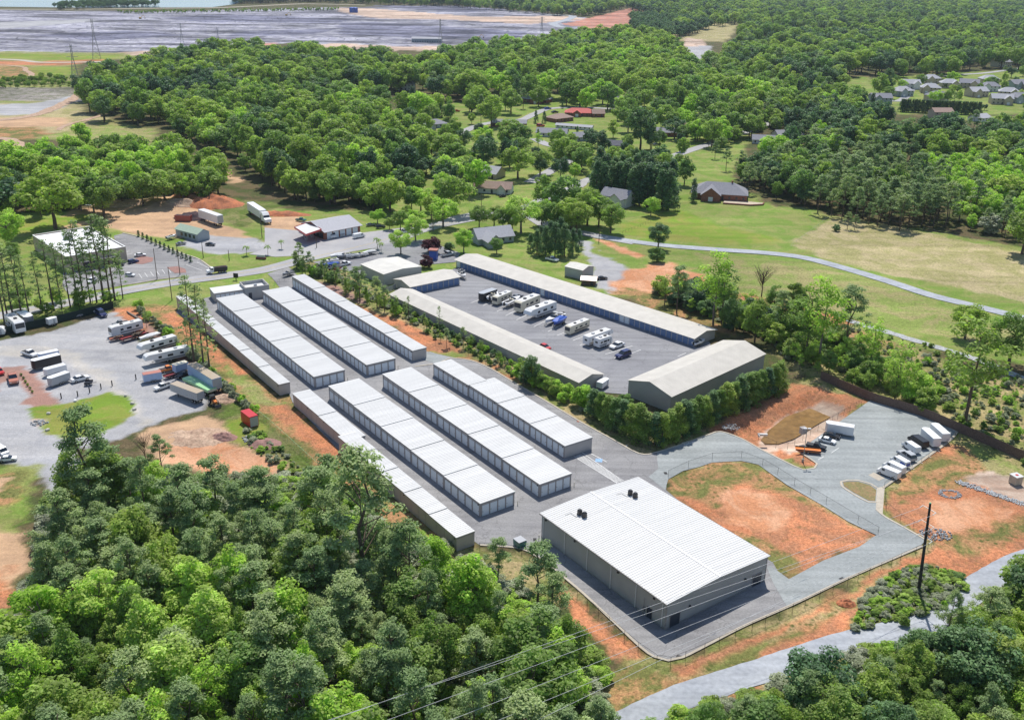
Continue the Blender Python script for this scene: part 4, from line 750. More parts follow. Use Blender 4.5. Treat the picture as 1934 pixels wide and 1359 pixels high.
house('grey roofed house among round trees at the end of the north street', (812, 240), 22, 12, 30, 'siding_grey', 'shingle', hip=True, wing=(-5, 8, 6))
house('long low brown house behind the dark cedar', (962, 238), 24, 10, -4, 'brick', 'shingle', rise=1.8)
house('low blue grey house with white gable, in front of the sheds', (1043, 257), 20, 10, -12, 'siding', 'shingle', wing=(5, 6, 3))
house('long pale shed row on the lawn right of the grey house', (1085, 243), 26, 5, -20, 'siding', 'shingle_light', h=2.2, rise=1, name='shed')
house('small grey outbuilding below the long shed', (1100, 264), 15, 9, 30, 'siding_grey', 'shingle', name='outbuilding')
house('lavender roofed house almost hidden in the upper wood', (767, 170), 16, 10, 0, 'siding', 'shingle_light', storeys=2)
house('cream gabled cottage left of the big spreading tree', (932, 334), 9, 10, -30, 'tan', 'shingle_light', h=3, rise=3)
house('long white farmhouse with brown shingles and two front gables', (932, 362), 19, 9, -10, 'siding', 'shingle_brown', wing=(5, 4, 1.5), rise=2.6)
house('blue grey house with tall gables beside the dark cypress block', (1166, 386), 14, 9, -35, 'siding', 'shingle', storeys=2, rise=3, wing=(3, 6, 4), h=2.4)
house('grey gabled house by the pale round tree near the boats', (929, 455), 16, 9, 25, 'siding_grey', 'shingle_light', rise=3.2, wing=(-3, 6, 6), h=3)
house('low house peeping behind the shade tree by the cross street', (1268, 256), 20, 10, -5, 'brick', 'shingle')
house('flat dark roofed cabin at the close', (1171, 281), 14, 8, -10, 'siding_grey', 'shingle_dark')
house('large brick house with grey hip roof and pale patio above the meadow', (1358, 372), 27, 15, -12, 'brick', 'shingle', h=3.4, rise=4.2, hip=True, wing=(-4, 9, 4), chim=True)
house('pink roofed bungalow beside the bend of the village road', (1301, 247), 13, 10, 5, 'siding', 'shingle_brown')
sub = [(1661, 195, 'shingle', 0), (1702, 181, 'shingle_light', 20), (1717, 167, 'shingle_brown', 0), (1756, 175, 'shingle_brown', -15), (1766, 190, 'shingle', 30), (1756, 157, 'shingle_light', 10), (1792, 166, 'shingle_light', -10), (1829, 166, 'shingle', -20), (1868, 172, 'shingle', -10), (1843, 182, 'shingle_light', 15),
       (1904, 183, 'shingle_light', -20), (1922, 193, 'shingle', 10), (1866, 158, 'shingle_brown', 0), (1917, 167, 'shingle', 25), (1889, 196, 'shingle_light', -10), (1950, 170, 'shingle', 10)]
desc = ['leftmost gable house of the hillside estate', 'second gable house of the estate, above the conifer hedge end', 'long tan house at the upper left of the estate', 'brown hip house in the middle of the estate', 'low front gabled estate house against the conifer hedge', 'topmost pale house of the estate left group', 'twin gabled estate house, centre of the upper row', 'estate house right of the twin gables', 'estate house above the hedge, fourth in the upper row', 'estate house tucked behind the hedge crown',
        'estate house near the frame edge, pale gables', 'lowest estate house at the frame edge', 'brown roofed estate house behind the white awning', 'estate house high at the frame edge', 'grey estate house above the last hedge trees', 'estate house cut by the frame edge']
for (u, v, rm, dg), ds_ in zip(sub, desc): house(ds_, (u, v), 17, 11, dg, random.choice(['siding', 'tan', 'tan', 'siding_grey']), rm if rm != 'shingle_brown' else 'shingle_light', storeys=2, h=2.6, rise=3.2, hip=(u % 2 == 0), wing=(random.choice([-4, 4]), 6, 3))
house('lone pink roofed gable house below the conifer hedge', (1775, 224), 15, 11, 5, 'tan', 'shingle_brown', storeys=2)
house('grey gable just showing in the trees right of the pink house', (1849, 228), 14, 10, 30, 'siding', 'shingle_light')
house('blue grey roof among crowns above the estate', (1702, 116), 20, 12, 0, 'siding', 'shingle', storeys=2)
house('pale gable among crowns, higher on the hill than the estate', (1761, 114), 18, 11, 20, 'siding', 'shingle_light', storeys=2)
house('white house by the hillside lawn strip', (1890, 126), 20, 12, 20, 'siding', 'shingle', storeys=2)
house('white shed pair in the trees below the estate', (1697, 262), 10, 6, 0, 'siding', 'shingle', name='shed'); house('blue roofed shed right of the white shed pair', (1721, 256), 8, 5, 20, 'siding', 'shingle_light', name='shed')
house('brown roofed house showing above the lime green trees', (1832, 294), 18, 11, -15, 'siding', 'shingle_brown')
house('grey low roof between round crowns right of the village road', (1487, 260), 18, 11, 10, 'siding', 'shingle'); house('second grey low roof beside the village road bend', (1441, 270), 14, 9, -10, 'siding', 'shingle')
house('small brown wooden shed in front of the pale metal shed', (1112, 536), 5.0, 3.6, -10, 'wood', 'p_oxide', h=2.2, rise=.8, name='shed')
# kiosk with blue panels behind the purple bush
t = thing('kiosk', 'blue panelled kiosk with a red roof edge beside the purple bush', 'kiosk', at(819, 489), R(-10)); mb = MB(); mb.box(-1.5, 1.5, -1.2, 1.2, 0, 3.6); mb.build('wall', 'p_blue', t); mb = MB(); mb.box(-1.8, 1.8, -1.5, 1.5, 3.6, 4.0); mb.build('roof', 'p_rust', t)

# ---------------------------------------------------------------- trees
def unit(rng, n):
    v = rng.normal(size=(n, 3)); return v / np.linalg.norm(v, axis=1, keepdims=True)
def leaf_quads(rng, C, Nn, size, long=1.35):
    n = len(C); t = np.cross(Nn, unit(rng, n)); t /= np.linalg.norm(t, axis=1, keepdims=True) + 1e-9; b = np.cross(Nn, t)
    s = size * rng.uniform(.6, 1.35, (n, 1)); a = t * s * long; c = b * s
    q = np.stack([C - a, C - c * rng.uniform(.5, 1, (n, 1)) + a * rng.uniform(-.3, .3, (n, 1)), C + a, C + c * rng.uniform(.5, 1, (n, 1)) + Nn * s * .25], 1)
    return q.reshape(-1, 3)
def mesh_np(name, V, F4, mats, tint, mi=None, extra=None):
    """quads from arrays plus an optional MB of trunk faces with material 1"""
    v = [V]; f = [F4.ravel()]; tot = np.full(len(F4), 4, np.int32); mi_ = np.zeros(len(F4), np.int32); tn = [tint]
    if extra is not None and len(extra.v):
        o = len(V); v.append(np.array(extra.v, float)); f.append(np.array([i + o for fc in extra.f for i in fc])); tot = np.concatenate([tot, np.array([len(fc) for fc in extra.f], np.int32)])
        mi_ = np.concatenate([mi_, np.ones(len(extra.f), np.int32) * (1 if len(mats) > 1 else 0)]); tn.append(np.ones(len(extra.v)))
    V = np.concatenate(v).astype(np.float32); Fl = np.concatenate(f).astype(np.int32); tn = np.concatenate(tn).astype(np.float32)
    me = bpy.data.meshes.new(name); me.vertices.add(len(V)); me.vertices.foreach_set('co', V.ravel()); me.loops.add(len(Fl)); me.loops.foreach_set('vertex_index', Fl)
    st = np.concatenate([[0], np.cumsum(tot)[:-1]]).astype(np.int32); me.polygons.add(len(tot)); me.polygons.foreach_set('loop_start', st); me.polygons.foreach_set('loop_total', tot)
    for m_ in mats: me.materials.append(M[m_])
    me.polygons.foreach_set('material_index', mi_)
    a = me.attributes.new('tint', 'FLOAT', 'POINT'); a.data.foreach_set('value', tn); me.update(); return me
def clusters_to_leaves(rng, cl, n_per, size, up=0.0, flat=0.8, shell=.55):
    """cl: list of (centre, radius, weight)"""
    Vs = []; T = []
    for c, r in cl:
        n = max(6, int(n_per * (r / 1.6) ** 2)); d = unit(rng, n); d[:, 2] = np.abs(d[:, 2]) * np.where(rng.random(n) < .72, 1, -1)
        rad = r * rng.uniform(shell, 1.0, (n, 1)); P_ = np.array(c) + d * rad * np.array([1, 1, flat])
        nn = d * .9 + unit(rng, n) * .75 + np.array([0, 0, up]); nn /= np.linalg.norm(nn, axis=1, keepdims=True)
        Vs.append(leaf_quads(rng, P_, nn, size)); T.append(np.full(n * 4, rng.uniform(.78, 1.22)))
    return np.concatenate(Vs), np.concatenate(T)
def trunk_mb(h, r, rng, limbs, lean=0.02):
    mb = MB(); pts = [Vector((rng.normal() * lean * h * k / 4, rng.normal() * lean * h * k / 4, h * k / 4)) for k in range(5)]; pts[0] = Vector((0, 0, -.4))
    for k in range(4): mb.cyl(pts[k], pts[k + 1], r * (1 - .2 * k), r * (1 - .2 * (k + 1)), 6)
    for c in limbs:
        c = Vector([float(x) for x in c]); z = max(.3 * h, min(h * .92, c.z - math.hypot(c.x, c.y) * .7)); s = Vector((0, 0, z)); mb.cyl(s, c, r * .32, r * .1, 4)
    return mb
def make_proto(kind, seed, lod):
    rng = np.random.default_rng(seed * 17 + 3); H = 15.0; k = {0: 1.6, 1: .75}[lod]; sz = {0: .80, 1: 1.2}[lod]; bark = 'bark'
    cl = []
    if kind == 'round':
        Rx = rng.uniform(5.0, 6.0); zc, Rz = 8.4, 6.2
        for _ in range(46):
            d = unit(rng, 1)[0]; d[2] = d[2] * .9 + .15; rr = rng.uniform(.55, .86); cl.append(((d[0] * Rx * rr, d[1] * Rx * rr, zc + d[2] * Rz * rr), rng.uniform(1.1, 1.9)))
        V, T = clusters_to_leaves(rng, cl, 125 * k, .235 * sz, .5, .95)
    elif kind == 'tall':
        Rx = rng.uniform(3.4, 4.2); zc, Rz = 8.2, 6.5
        for _ in range(44):
            d = unit(rng, 1)[0]; rr = rng.uniform(.5, .88); tp = 1 - .35 * max(0, d[2]); cl.append(((d[0] * Rx * rr * tp, d[1] * Rx * rr * tp, zc + d[2] * Rz * rr), rng.uniform(.9, 1.6)))
        V, T = clusters_to_leaves(rng, cl, 140 * k, .23 * sz, .5, .95)
    elif kind == 'airy':
        Rx = 3.4
        for _ in range(34):
            d = unit(rng, 1)[0]; rr = rng.uniform(.35, 1.0); cl.append(((d[0] * Rx * rr, d[1] * Rx * rr, 8.8 + d[2] * 5.6 * rr), rng.uniform(.7, 1.25)))
        V, T = clusters_to_leaves(rng, cl, 90 * k, .21 * sz, .7)
    elif kind == 'pine':
        for i in range(40):
            z = 6.0 + 8.6 * (i / 40) ** .8; r_ = (1.0 - ((z - 6) / 9.2) ** 1.5) * rng.uniform(.5, 1.0) * 3.6 + .2; a = rng.uniform(0, 6.28); cl.append(((r_ * math.cos(a), r_ * math.sin(a), z + rng.normal() * .3), rng.uniform(.65, 1.25)))
        V, T = clusters_to_leaves(rng, cl, 210 * k, .15 * sz, .9, .55, .25)
    elif kind == 'thin':
        for i in range(34):
            z = 4.2 + 10.5 * (i / 34) ** .85; r_ = (1.0 - ((z - 4.2) / 11.2) ** 1.6) * rng.uniform(.3, 1.0) * 2.3; a = rng.uniform(0, 6.28); cl.append(((r_ * math.cos(a), r_ * math.sin(a), z), rng.uniform(.4, .85)))
        for i in range(5):
            a = rng.uniform(0, 6.28); cl.append(((math.cos(a), math.sin(a), rng.uniform(3, 8)), .4))
        V, T = clusters_to_leaves(rng, cl, 120 * k, .14 * sz, .5, .55, .25)
    elif kind == 'cone':
        for i in range(44):
            z = .8 + 13.4 * i / 44; r_ = 2.5 * (1 - (z / 15.2) ** 1.6) * rng.uniform(.55, 1); a = rng.uniform(0, 6.28); cl.append(((r_ * math.cos(a), r_ * math.sin(a), z), rng.uniform(.8, 1.3)))
        V, T = clusters_to_leaves(rng, cl, 150 * k, .19 * sz, .7, 1.2)
    elif kind == 'bush':
        for _ in range(30):
            d = unit(rng, 1)[0]; rr = rng.uniform(.4, .9); cl.append(((d[0] * 7 * rr, d[1] * 7 * rr, 6 + d[2] * 6.5 * rr), rng.uniform(1.7, 2.8)))
        V, T = clusters_to_leaves(rng, cl, 60 * k, .42 * sz, .7)
    elif kind == 'palm':
        A = []; tt = []
        for i in range(16):
            a = i * 2.4; p = np.array([math.cos(a), math.sin(a), 0]); q = np.array([-math.sin(a), math.cos(a), 0]); lift = rng.uniform(.1, .9)
            for s in range(5):
                r0_, r1_ = s * 1.1, (s + 1) * 1.1; f = lambda r: p * r + np.array([0, 0, 11.5 + lift * r - .16 * r * r]); w0, w1 = .8 * math.sin(.4 + s * .5), .8 * math.sin(.4 + (s + 1) * .5) + .05
                A += [f(r0_) - q * w0, f(r0_) + q * w0, f(r1_) + q * w1, f(r1_) - q * w1]; tt += [1.0] * 4
        V, T = np.array(A), np.array(tt)
    elif kind == 'bare':
        V = np.zeros((0, 3)); T = np.zeros(0)
    F4 = np.arange(len(V)).reshape(-1, 4)
    hh = dict(round=10, tall=12, airy=12, pine=14.4, thin=14.6, cone=12, bush=5, palm=11.5, bare=9)[kind]
    rr = dict(round=.38, tall=.27, airy=.2, pine=.22, thin=.16, cone=.25, bush=.3, palm=.35, bare=.25)[kind]
    limbs = [c for c, _ in (cl[::2] if kind in ('round', 'tall', 'airy', 'bush') else cl[::3])] if lod == 0 else []
    tm = trunk_mb(hh, rr, rng, limbs)
    if kind == 'bare':
        for i in range(26):
            a = rng.uniform(0, 6.28); z = rng.uniform(3, 9); p = Vector((0, 0, z)); d = Vector((math.cos(a) * .6, math.sin(a) * .6, 1)).normalized(); q = p + d * (15 - z) * rng.uniform(.5, .9); tm.cyl(p, q, .09, .03, 4)
            for j in range(4): s = p.lerp(q, rng.uniform(.3, .9)); a2 = rng.uniform(0, 6.28); tm.cyl(s, s + Vector((math.cos(a2), math.sin(a2), 1.2)) * rng.uniform(.6, 1.6), .035, .012, 3)
    return V, F4, T, tm
PROTO = {}
def proto(kind, var, lod, lm):
    key = (kind, var, lod, lm)
    if key not in PROTO:
        b_ = (kind, var, lod)
        if b_ not in PROTO: PROTO[b_] = make_proto(kind, var + 10 * len(kind), lod)
        V, F4, T, tm = PROTO[b_]; bk = 'bark_pale' if lm == 'leaf_bright' else 'bark'
        if len(V) == 0: V = np.zeros((0, 3)); crown = None
        else: crown = mesh_np('crown', V, F4, [lm], T)
        trunk = bpy.data.meshes.new('trunk'); trunk.from_pydata(tm.v, [], tm.f); trunk.materials.append(M[bk])
        joined = mesh_np('tree', V, F4, [lm, bk], T, extra=tm)
        PROTO[key] = (crown, trunk, joined)
    return PROTO[key]
NAMES = dict(round='broadleaf_tree', tall='broadleaf_tree', airy='broadleaf_tree', pine='pine_tree', thin='pine_tree', cone='conifer_tree', bush='shrub', palm='palm_tree', bare='bare_tree')
CATS = dict(broadleaf_tree='tree', pine_tree='pine tree', conifer_tree='conifer', shrub='shrub', palm_tree='palm', bare_tree='tree')
WMUL = {}
TREES = []   # (screen size, x, y, h, width factor, kind, leaf, label, group, forced)
def height_px(u, v, hpx):
    g = at(u, v); lo, hi = 0.0, 60.0
    for _ in range(24):
        m_ = (lo + hi) / 2; (lo, hi) = (m_, hi) if v - pix((g.x, g.y, m_))[1] < hpx else (lo, m_)
    return lo
def tree(px, hpx, kind, lm, label, group=None, w=1.0):
    g = at(*px); h = height_px(*px, hpx) * 0.97; TREES.append([hpx * 3, g.x, g.y, h, w, kind, lm, label, group, True])
OCC = []
def wood(px, z, spacing, hr, mix, label, group, keep=None, wr=(.8, 1.45), jit=.48):
    """scatter trees over a region; mix: list of (weight, kind, leaf)"""
    poly = [at(u, v, z) for u, v in px]; xs = [p.x for p in poly]; ys = [p.y for p in poly]
    nx = int((max(xs) - min(xs)) / spacing) + 1; ny = int((max(ys) - min(ys)) / (spacing * .87)) + 1
    I, J = np.meshgrid(np.arange(nx), np.arange(ny)); X = min(xs) + (I + .5 * (J % 2)) * spacing + RNG.uniform(-jit, jit, I.shape) * spacing; Y = min(ys) + J * spacing * .87 + RNG.uniform(-jit, jit, I.shape) * spacing
    ok = pip(X, Y, poly); X = X[ok]; Y = Y[ok]; ws = np.array([m_[0] for m_ in mix], float); ws /= ws.sum()
    pn = vnoise(X, Y, spacing * 4, 21) * .4 + RNG.random(len(X)) * .6; order = np.cumsum(ws); pn = (pn - pn.min()) / (np.ptp(pn) + 1e-6) if len(pn) else pn
    for x, y, q in zip(X, Y, pn):
        k = min(len(mix) - 1, int(np.searchsorted(order, q))); _, kd, lm = mix[k]; h = hr[0] * .7 + (hr[1] * 1.15 - hr[0] * .7) * RNG.random() ** .85
        u, v = pix((x, y, h * .6))
        if u < -90 or u > 2030 or v < -60: continue
        if v > 1359 + 160: continue
        if keep and not keep(x, y): continue
        sz = h * FPX / math.hypot(x, y, CAMH) * (1.0 if -10 < u < 1944 and v < 1400 else .3)
        TREES.append([sz, x, y, h, RNG.uniform(*wr), kd, lm, label, group, False])
MIXD = [(2.4, 'round', 'leaf_dark'), (4.5, 'round', 'leaf'), (3.5, 'tall', 'leaf'), (1.4, 'pine', 'leaf_pine'), (1.8, 'round', 'leaf_bright'), (.5, 'cone', 'leaf_dark'), (1.2, 'tall', 'leaf_dark'), (.8, 'tall', 'leaf_bright')]
MIXF = [(6, 'round', 'leaf_dark'), (3, 'round', 'leaf'), (2.5, 'tall', 'leaf_dark'), (2, 'tall', 'leaf'), (2, 'pine', 'leaf_pine'), (.6, 'round', 'leaf_bright'), (1, 'cone', 'leaf_dark')]
# foreground wood
FGP = [(3, 'pine', 'leaf_pine'), (3, 'pine', 'leaf_pine'), (1.3, 'tall', 'leaf'), (2.2, 'tall', 'leaf_bright')]
wood([(60, 1040), (110, 930), (140, 860), (190, 830), (250, 880), (330, 910), (420, 915), (500, 905), (570, 890), (640, 900), (700, 950), (760, 1010), (820, 1060), (700, 1150), (420, 1100), (200, 1100), (80, 1120)], 12, 5.6, (12, 17), [(8, 'pine', 'leaf_pine'), (1, 'tall', 'leaf'), (1, 'tall', 'leaf_bright')], 'grey-green pine in the upper part of the foreground wood', 'pines of the foreground wood')
wood([(-150, 1240), (40, 1130), (80, 1120), (200, 1100), (420, 1100), (700, 1150), (820, 1060), (900, 1080), (1000, 1120), (1060, 1160), (1110, 1230), (1150, 1280), (1130, 1560), (-150, 1560)], 10, 5.4, (10, 15.5), [(4, 'pine', 'leaf_pine'), (2.2, 'tall', 'leaf_bright'), (2.6, 'tall', 'leaf'), (2, 'pine', 'leaf_pine'), (2, 'airy', 'leaf_bright')], 'tree of the foreground wood below the power lines', 'mixed trees of the foreground wood')
for a in [((178, 985), 225, 'pine', 'leaf_pine', 'dark pine rising over the green island at the gravel yard', None), ((308, 900), 82, 'pine', 'leaf_pine', 'lone small pine on bare dirt right of the gravel ring', None), ((690, 1130), 290, 'pine', 'leaf_pine', 'tallest foreground pine, in front of the blank storage row', None), ((620, 1000), 150, 'pine', 'leaf_pine', 'pine left of the tallest foreground pine', None),
          ((940, 1110), 98, 'pine', 'leaf_pine', 'bushy pine beside the green dumpster', None), ((1015, 1180), 160, 'pine', 'leaf_pine', 'dark pine at the lower left corner of the warehouse lane', None), ((1040, 1215), 140, 'pine', 'leaf_pine', 'pine leaning toward the warehouse kerb below the dumpster', None), ((275, 870), 0 + 60, 'bare', 'leaf', 'leafless twig tree at the edge of the gravel yard', None),
          ((600, 1010), 130, 'tall', 'leaf_bright', 'bright green tree at the head of the foreground wood', None), ((90, 1240), 160, 'tall', 'leaf_bright', 'broad yellow-green tree at the lower left edge', None), ((1050, 1320), 140, 'tall', 'leaf_bright', 'bright tree beside the clay bank at the wires', None), ((820, 1120), 120, 'tall', 'leaf_bright', 'bright tree against the wall of the last blank storage row', None), ((900, 1200), 150, 'tall', 'leaf_bright', 'large bright tree in front of the warehouse lane', None), ((300, 955), 90, 'tall', 'leaf_bright', 'bright sapling right of the dark island pine', None)]: tree(*a, w=1.15)
# lower right wood
wood([(1160, 1440), (1230, 1370), (1330, 1360), (1420, 1340), (1470, 1300), (1560, 1300), (1640, 1250), (1720, 1225), (1790, 1170), (1850, 1130), (1934, 1090), (2050, 1040), (2050, 1560), (1160, 1560)], 6, 4.3, (6.5, 12), [(2, 'round', 'leaf_dark'), (3, 'tall', 'leaf'), (2, 'pine', 'leaf_pine'), (2, 'round', 'leaf'), (1.5, 'airy', 'leaf_bright')], 'tree of the thick wood below the gravel track', 'trees below the gravel track')
wood([(1650, 1130), (1700, 1100), (1740, 1085), (1790, 1110), (1810, 1140), (1730, 1170), (1640, 1185)], 1, 4.5, (1.2, 2.4), [(3, 'bush', 'leaf_grey'), (2, 'bush', 'leaf_bright'), (2, 'bush', 'leaf')], 'low pale green shrub round the foot of the tall pole', 'shrubs round the tall pole')
# mid left woods
wood([(-120, 330), (0, 300), (60, 280), (150, 262), (240, 285), (300, 270), (400, 285), (425, 300), (420, 350), (360, 352), (240, 366), (180, 378), (60, 372), (-120, 400)], 9, 11, (13, 19), [(3, 'round', 'leaf'), (3, 'tall', 'leaf'), (2, 'round', 'leaf_bright'), (1.2, 'tall', 'leaf_bright'), (1, 'round', 'leaf_dark')], 'tree of the wood behind the white roofed brick building', 'trees of the left middle wood')
wood([(150, 170), (200, 135), (290, 120), (350, 105), (410, 92), (500, 98), (640, 105), (740, 110), (780, 125), (790, 155), (700, 165), (640, 150), (500, 165), (420, 170), (300, 185), (260, 215), (170, 205)], 9, 16, (17, 23), [(4, 'round', 'leaf_dark'), (4, 'round', 'leaf'), (3, 'tall', 'leaf_dark')], 'dark tree of the ridge wood below the grey basin', 'trees of the ridge wood')
wood([(280, 200), (360, 175), (500, 170), (620, 165), (700, 180), (720, 215), (700, 240), (790, 250), (800, 300), (740, 330), (700, 355), (640, 360), (560, 350), (470, 300), (420, 265), (340, 235)], 9, 13, (14, 21), [(4, 'round', 'leaf'), (4, 'tall', 'leaf'), (1, 'round', 'leaf_dark'), (2, 'round', 'leaf_bright')], 'tree of the valley wood left of the village', 'trees of the valley wood')
wood([(560, 350), (720, 340), (750, 350), (745, 385), (700, 385), (640, 372), (560, 368)], 5, 8.5, (9, 14), [(4, 'round', 'leaf'), (2, 'tall', 'leaf_bright'), (3, 'tall', 'leaf')], 'tree of the wood edge behind the service station', 'trees behind the service station')
wood([(790, 120), (860, 100), (950, 82), (1010, 88), (1060, 68), (1190, 58), (1300, 90), (1300, 120), (1380, 130), (1450, 160), (1440, 210), (1380, 225), (1300, 205), (1250, 175), (1130, 168), (1050, 165), (960, 168), (880, 172), (800, 165)], 10, 17, (16, 23), MIXD, 'tree of the wood across the top of the village', 'trees of the wood above the village')
wood([(1290, 240), (1360, 215), (1440, 205), (1450, 235), (1400, 255), (1330, 262)], 6, 10, (11, 15), MIXD, 'tree of the grove left of the hillside road', 'trees of the grove by the hillside road')
wood([(1360, 100), (1500, 60), (1700, 60), (1934, 80), (2100, 90), (2100, 150), (1880, 110), (1790, 130), (1720, 130), (1620, 120), (1580, 150), (1500, 175), (1450, 160), (1380, 135), (1330, 110)], 10, 18, (15, 22), MIXF, 'tree of the hillside wood above the estate', 'trees of the hillside wood')
wood([(1450, 180), (1570, 172), (1640, 190), (1690, 225), (1700, 250), (1640, 262), (1560, 255), (1500, 240), (1455, 225)], 8, 13, (13, 19), MIXF, 'tree between the hillside road and the estate', 'trees left of the estate')
wood([(1500, 262), (1640, 265), (1760, 245), (1860, 240), (1934, 225), (2100, 240), (2100, 300), (1934, 300), (1720, 300), (1560, 300), (1420, 290)], 8, 13, (13, 19), MIXF, 'tree of the belt below the estate', 'trees of the belt below the estate')
wood([(1390, 305), (1450, 290), (1550, 300), (1560, 345), (1560, 365), (1480, 350), (1410, 335)], 8, 8, (12, 16), [(3, 'round', 'leaf'), (2, 'pine', 'leaf_pine'), (2, 'round', 'leaf_dark')], 'tree of the wood right of the big brick house', 'trees right of the brick house')
wood([(1545, 300), (1720, 300), (1760, 330), (1800, 380), (1700, 390), (1600, 372), (1550, 362)], 11, 7, (14, 18), [(6, 'pine', 'leaf_pine'), (1, 'tall', 'leaf')], 'tall pine of the stand above the mown field', 'pines above the mown field')
wood([(1720, 300), (1934, 300), (2080, 330), (2080, 480), (1934, 430), (1820, 400), (1780, 350)], 7, 8.5, (9, 15), [(4, 'round', 'leaf_bright'), (3, 'tall', 'leaf_bright'), (2, 'pine', 'leaf_pine'), (2, 'round', 'leaf')], 'light green tree of the wood right of the pine stand', 'light trees at the right edge')
# undergrowth that no one could count
UG = [(3, 'bush', 'leaf'), (2.4, 'bush', 'leaf_grey'), (2.6, 'bush', 'leaf_bright')]
wood([(1618, 1150), (1650, 1110), (1700, 1078), (1760, 1066), (1800, 1085), (1825, 1105), (1780, 1140), (1725, 1166), (1610, 1192)], 0, 1.15, (.5, 1.3), UG, 'under', None, wr=(1.2, 1.9))
wood([(1230, 1375), (1330, 1350), (1400, 1330), (1500, 1292), (1600, 1256), (1700, 1226), (1780, 1200), (1850, 1160), (1934, 1110), (2040, 1080), (2040, 1480), (1150, 1480)], 0, 2.3, (1.0, 3.0), UG, 'under', None, wr=(1.2, 1.8))
wood([(100, 960), (300, 910), (500, 905), (640, 920), (760, 1010), (900, 1080), (1040, 1150), (1140, 1260), (1140, 1520), (-150, 1520), (-150, 1250), (60, 1140)], 0, 3.0, (1.2, 3.6), UG, 'under', None, wr=(1.2, 1.8))
wood([(1480, 690), (1560, 695), (1640, 712), (1760, 760), (1850, 800), (1934, 850), (2050, 900), (2050, 770), (1934, 710), (1760, 655), (1640, 625), (1540, 610), (1440, 600)], 0, 3.1, (.3, 1.3), UG, 'under', None, wr=(.9, 1.6))
wood([(460, 800), (520, 840), (600, 900), (620, 930), (560, 905), (500, 870), (470, 840)], 0, 1.9, (.3, 1.4), UG, 'under', None, wr=(1.0, 1.8))
wood([(1230, 552), (1330, 545), (1400, 580), (1500, 605), (1560, 640), (1520, 690), (1440, 640), (1340, 600)], 0, 2.6, (.5, 2.0), UG, 'under', None, wr=(1.0, 1.8))
wood([(570, 510), (640, 540), (760, 600), (900, 672), (1080, 765), (1130, 800), (1060, 750), (900, 655), (740, 570), (600, 500)], 0, 1.9, (.3, 1.3), UG, 'under', None, wr=(1.0, 1.8))
wood([(1650, 150), (1760, 140), (1934, 132), (2050, 140), (2050, 215), (1934, 205), (1700, 200)], 4, 32, (6, 11), MIXD, 'tree standing among the roofs of the hillside estate', 'estate trees')
# far forest to the horizon, one mass
FAR = ('far', [(640, 0), (720, 5), (860, 9), (960, 17), (1060, 25), (1110, 27), (1180, 12), (1240, 30), (1290, 60), (1330, 44), (1420, 44), (1380, 90), (1500, 60), (1700, 60), (2050, 85), (2300, 60), (2300, -22), (1500, -40), (640, -55)])
wood(FAR[1], 6, 21, (14, 22), MIXF, 'far', 'far')
wood([(1195, 30), (1330, 40), (1340, 48), (1290, 65), (1240, 68), (1195, 52)], 6, 13, (13, 18), [(1, 'round', 'leaf_dark')], 'far', 'far')
wood([(100, 12), (130, 10), (170, 4), (300, 6), (300, 9), (110, 15)], 4, 14, (9, 14), [(1, 'round', 'leaf_dark')], 'far', 'far'); wood([(440, 5), (600, 1), (640, 4), (640, -10), (440, -10)], 4, 15, (12, 16), [(1, 'round', 'leaf_dark')], 'far', 'far')
wood([(220, 22), (640, 16), (640, 20), (230, 26)], 1, 11, (2, 5), [(1, 'round', 'leaf')], 'far', 'far'); wood([(-80, 150), (130, 143), (135, 160), (-80, 166)], 2, 8, (2, 6), [(1, 'round', 'leaf')], 'far', 'far')
wood([(700, 215), (800, 190), (900, 180), (1000, 178), (1150, 178), (1290, 200), (1330, 235), (1290, 260), (1240, 235), (1200, 240), (1120, 200), (1010, 190), (900, 225), (860, 215), (800, 230), (790, 255), (730, 250)], 5, 20, (11, 19), MIXD, 'tree of the scattered group along the north of the village', 'scattered trees north of the village')
wood([(740, 270), (800, 262), (880, 262), (950, 258), (1000, 262), (1000, 300), (960, 300), (900, 300), (905, 345), (860, 372), (800, 360), (740, 350)], 5, 15, (10, 17), [(3, 'round', 'leaf'), (2, 'round', 'leaf_dark'), (2, 'round', 'leaf_bright')], 'tree of the loose grove between the valley wood and the cottage', 'grove west of the cottage')
wood([(1010, 262), (1060, 262), (1150, 262), (1240, 262), (1300, 270), (1280, 330), (1230, 330), (1150, 310), (1060, 330), (1010, 320)], 5, 18, (8, 15), [(3, 'round', 'leaf'), (2, 'round', 'leaf_dark'), (1, 'airy', 'leaf_bright')], 'tree of the gardens in the middle of the village', 'garden trees mid village')
wood([(700, 400), (760, 385), (830, 372), (890, 385), (880, 405), (800, 418), (740, 430)], 4, 13, (7, 12), [(3, 'round', 'leaf'), (3, 'round', 'leaf_bright')], 'tree of the road edge group east of the service station', 'trees east of the service station')
wood([(1000, 385), (1050, 372), (1110, 362), (1120, 395), (1160, 420), (1100, 425), (1030, 420)], 5, 13, (9, 14), [(3, 'round', 'leaf'), (2, 'tall', 'leaf'), (1, 'round', 'leaf_bright')], 'tree of the group between the farmhouse and the blue grey house', 'trees by the side street')
wood([(30, 560), (130, 560), (230, 545), (235, 560), (140, 580), (40, 592)], 2, 5.5, (3, 7), [(3, 'tall', 'leaf'), (2, 'airy', 'leaf_bright')], 'young tree of the green fringe under the thin roadside pines', 'fringe under the thin pines')
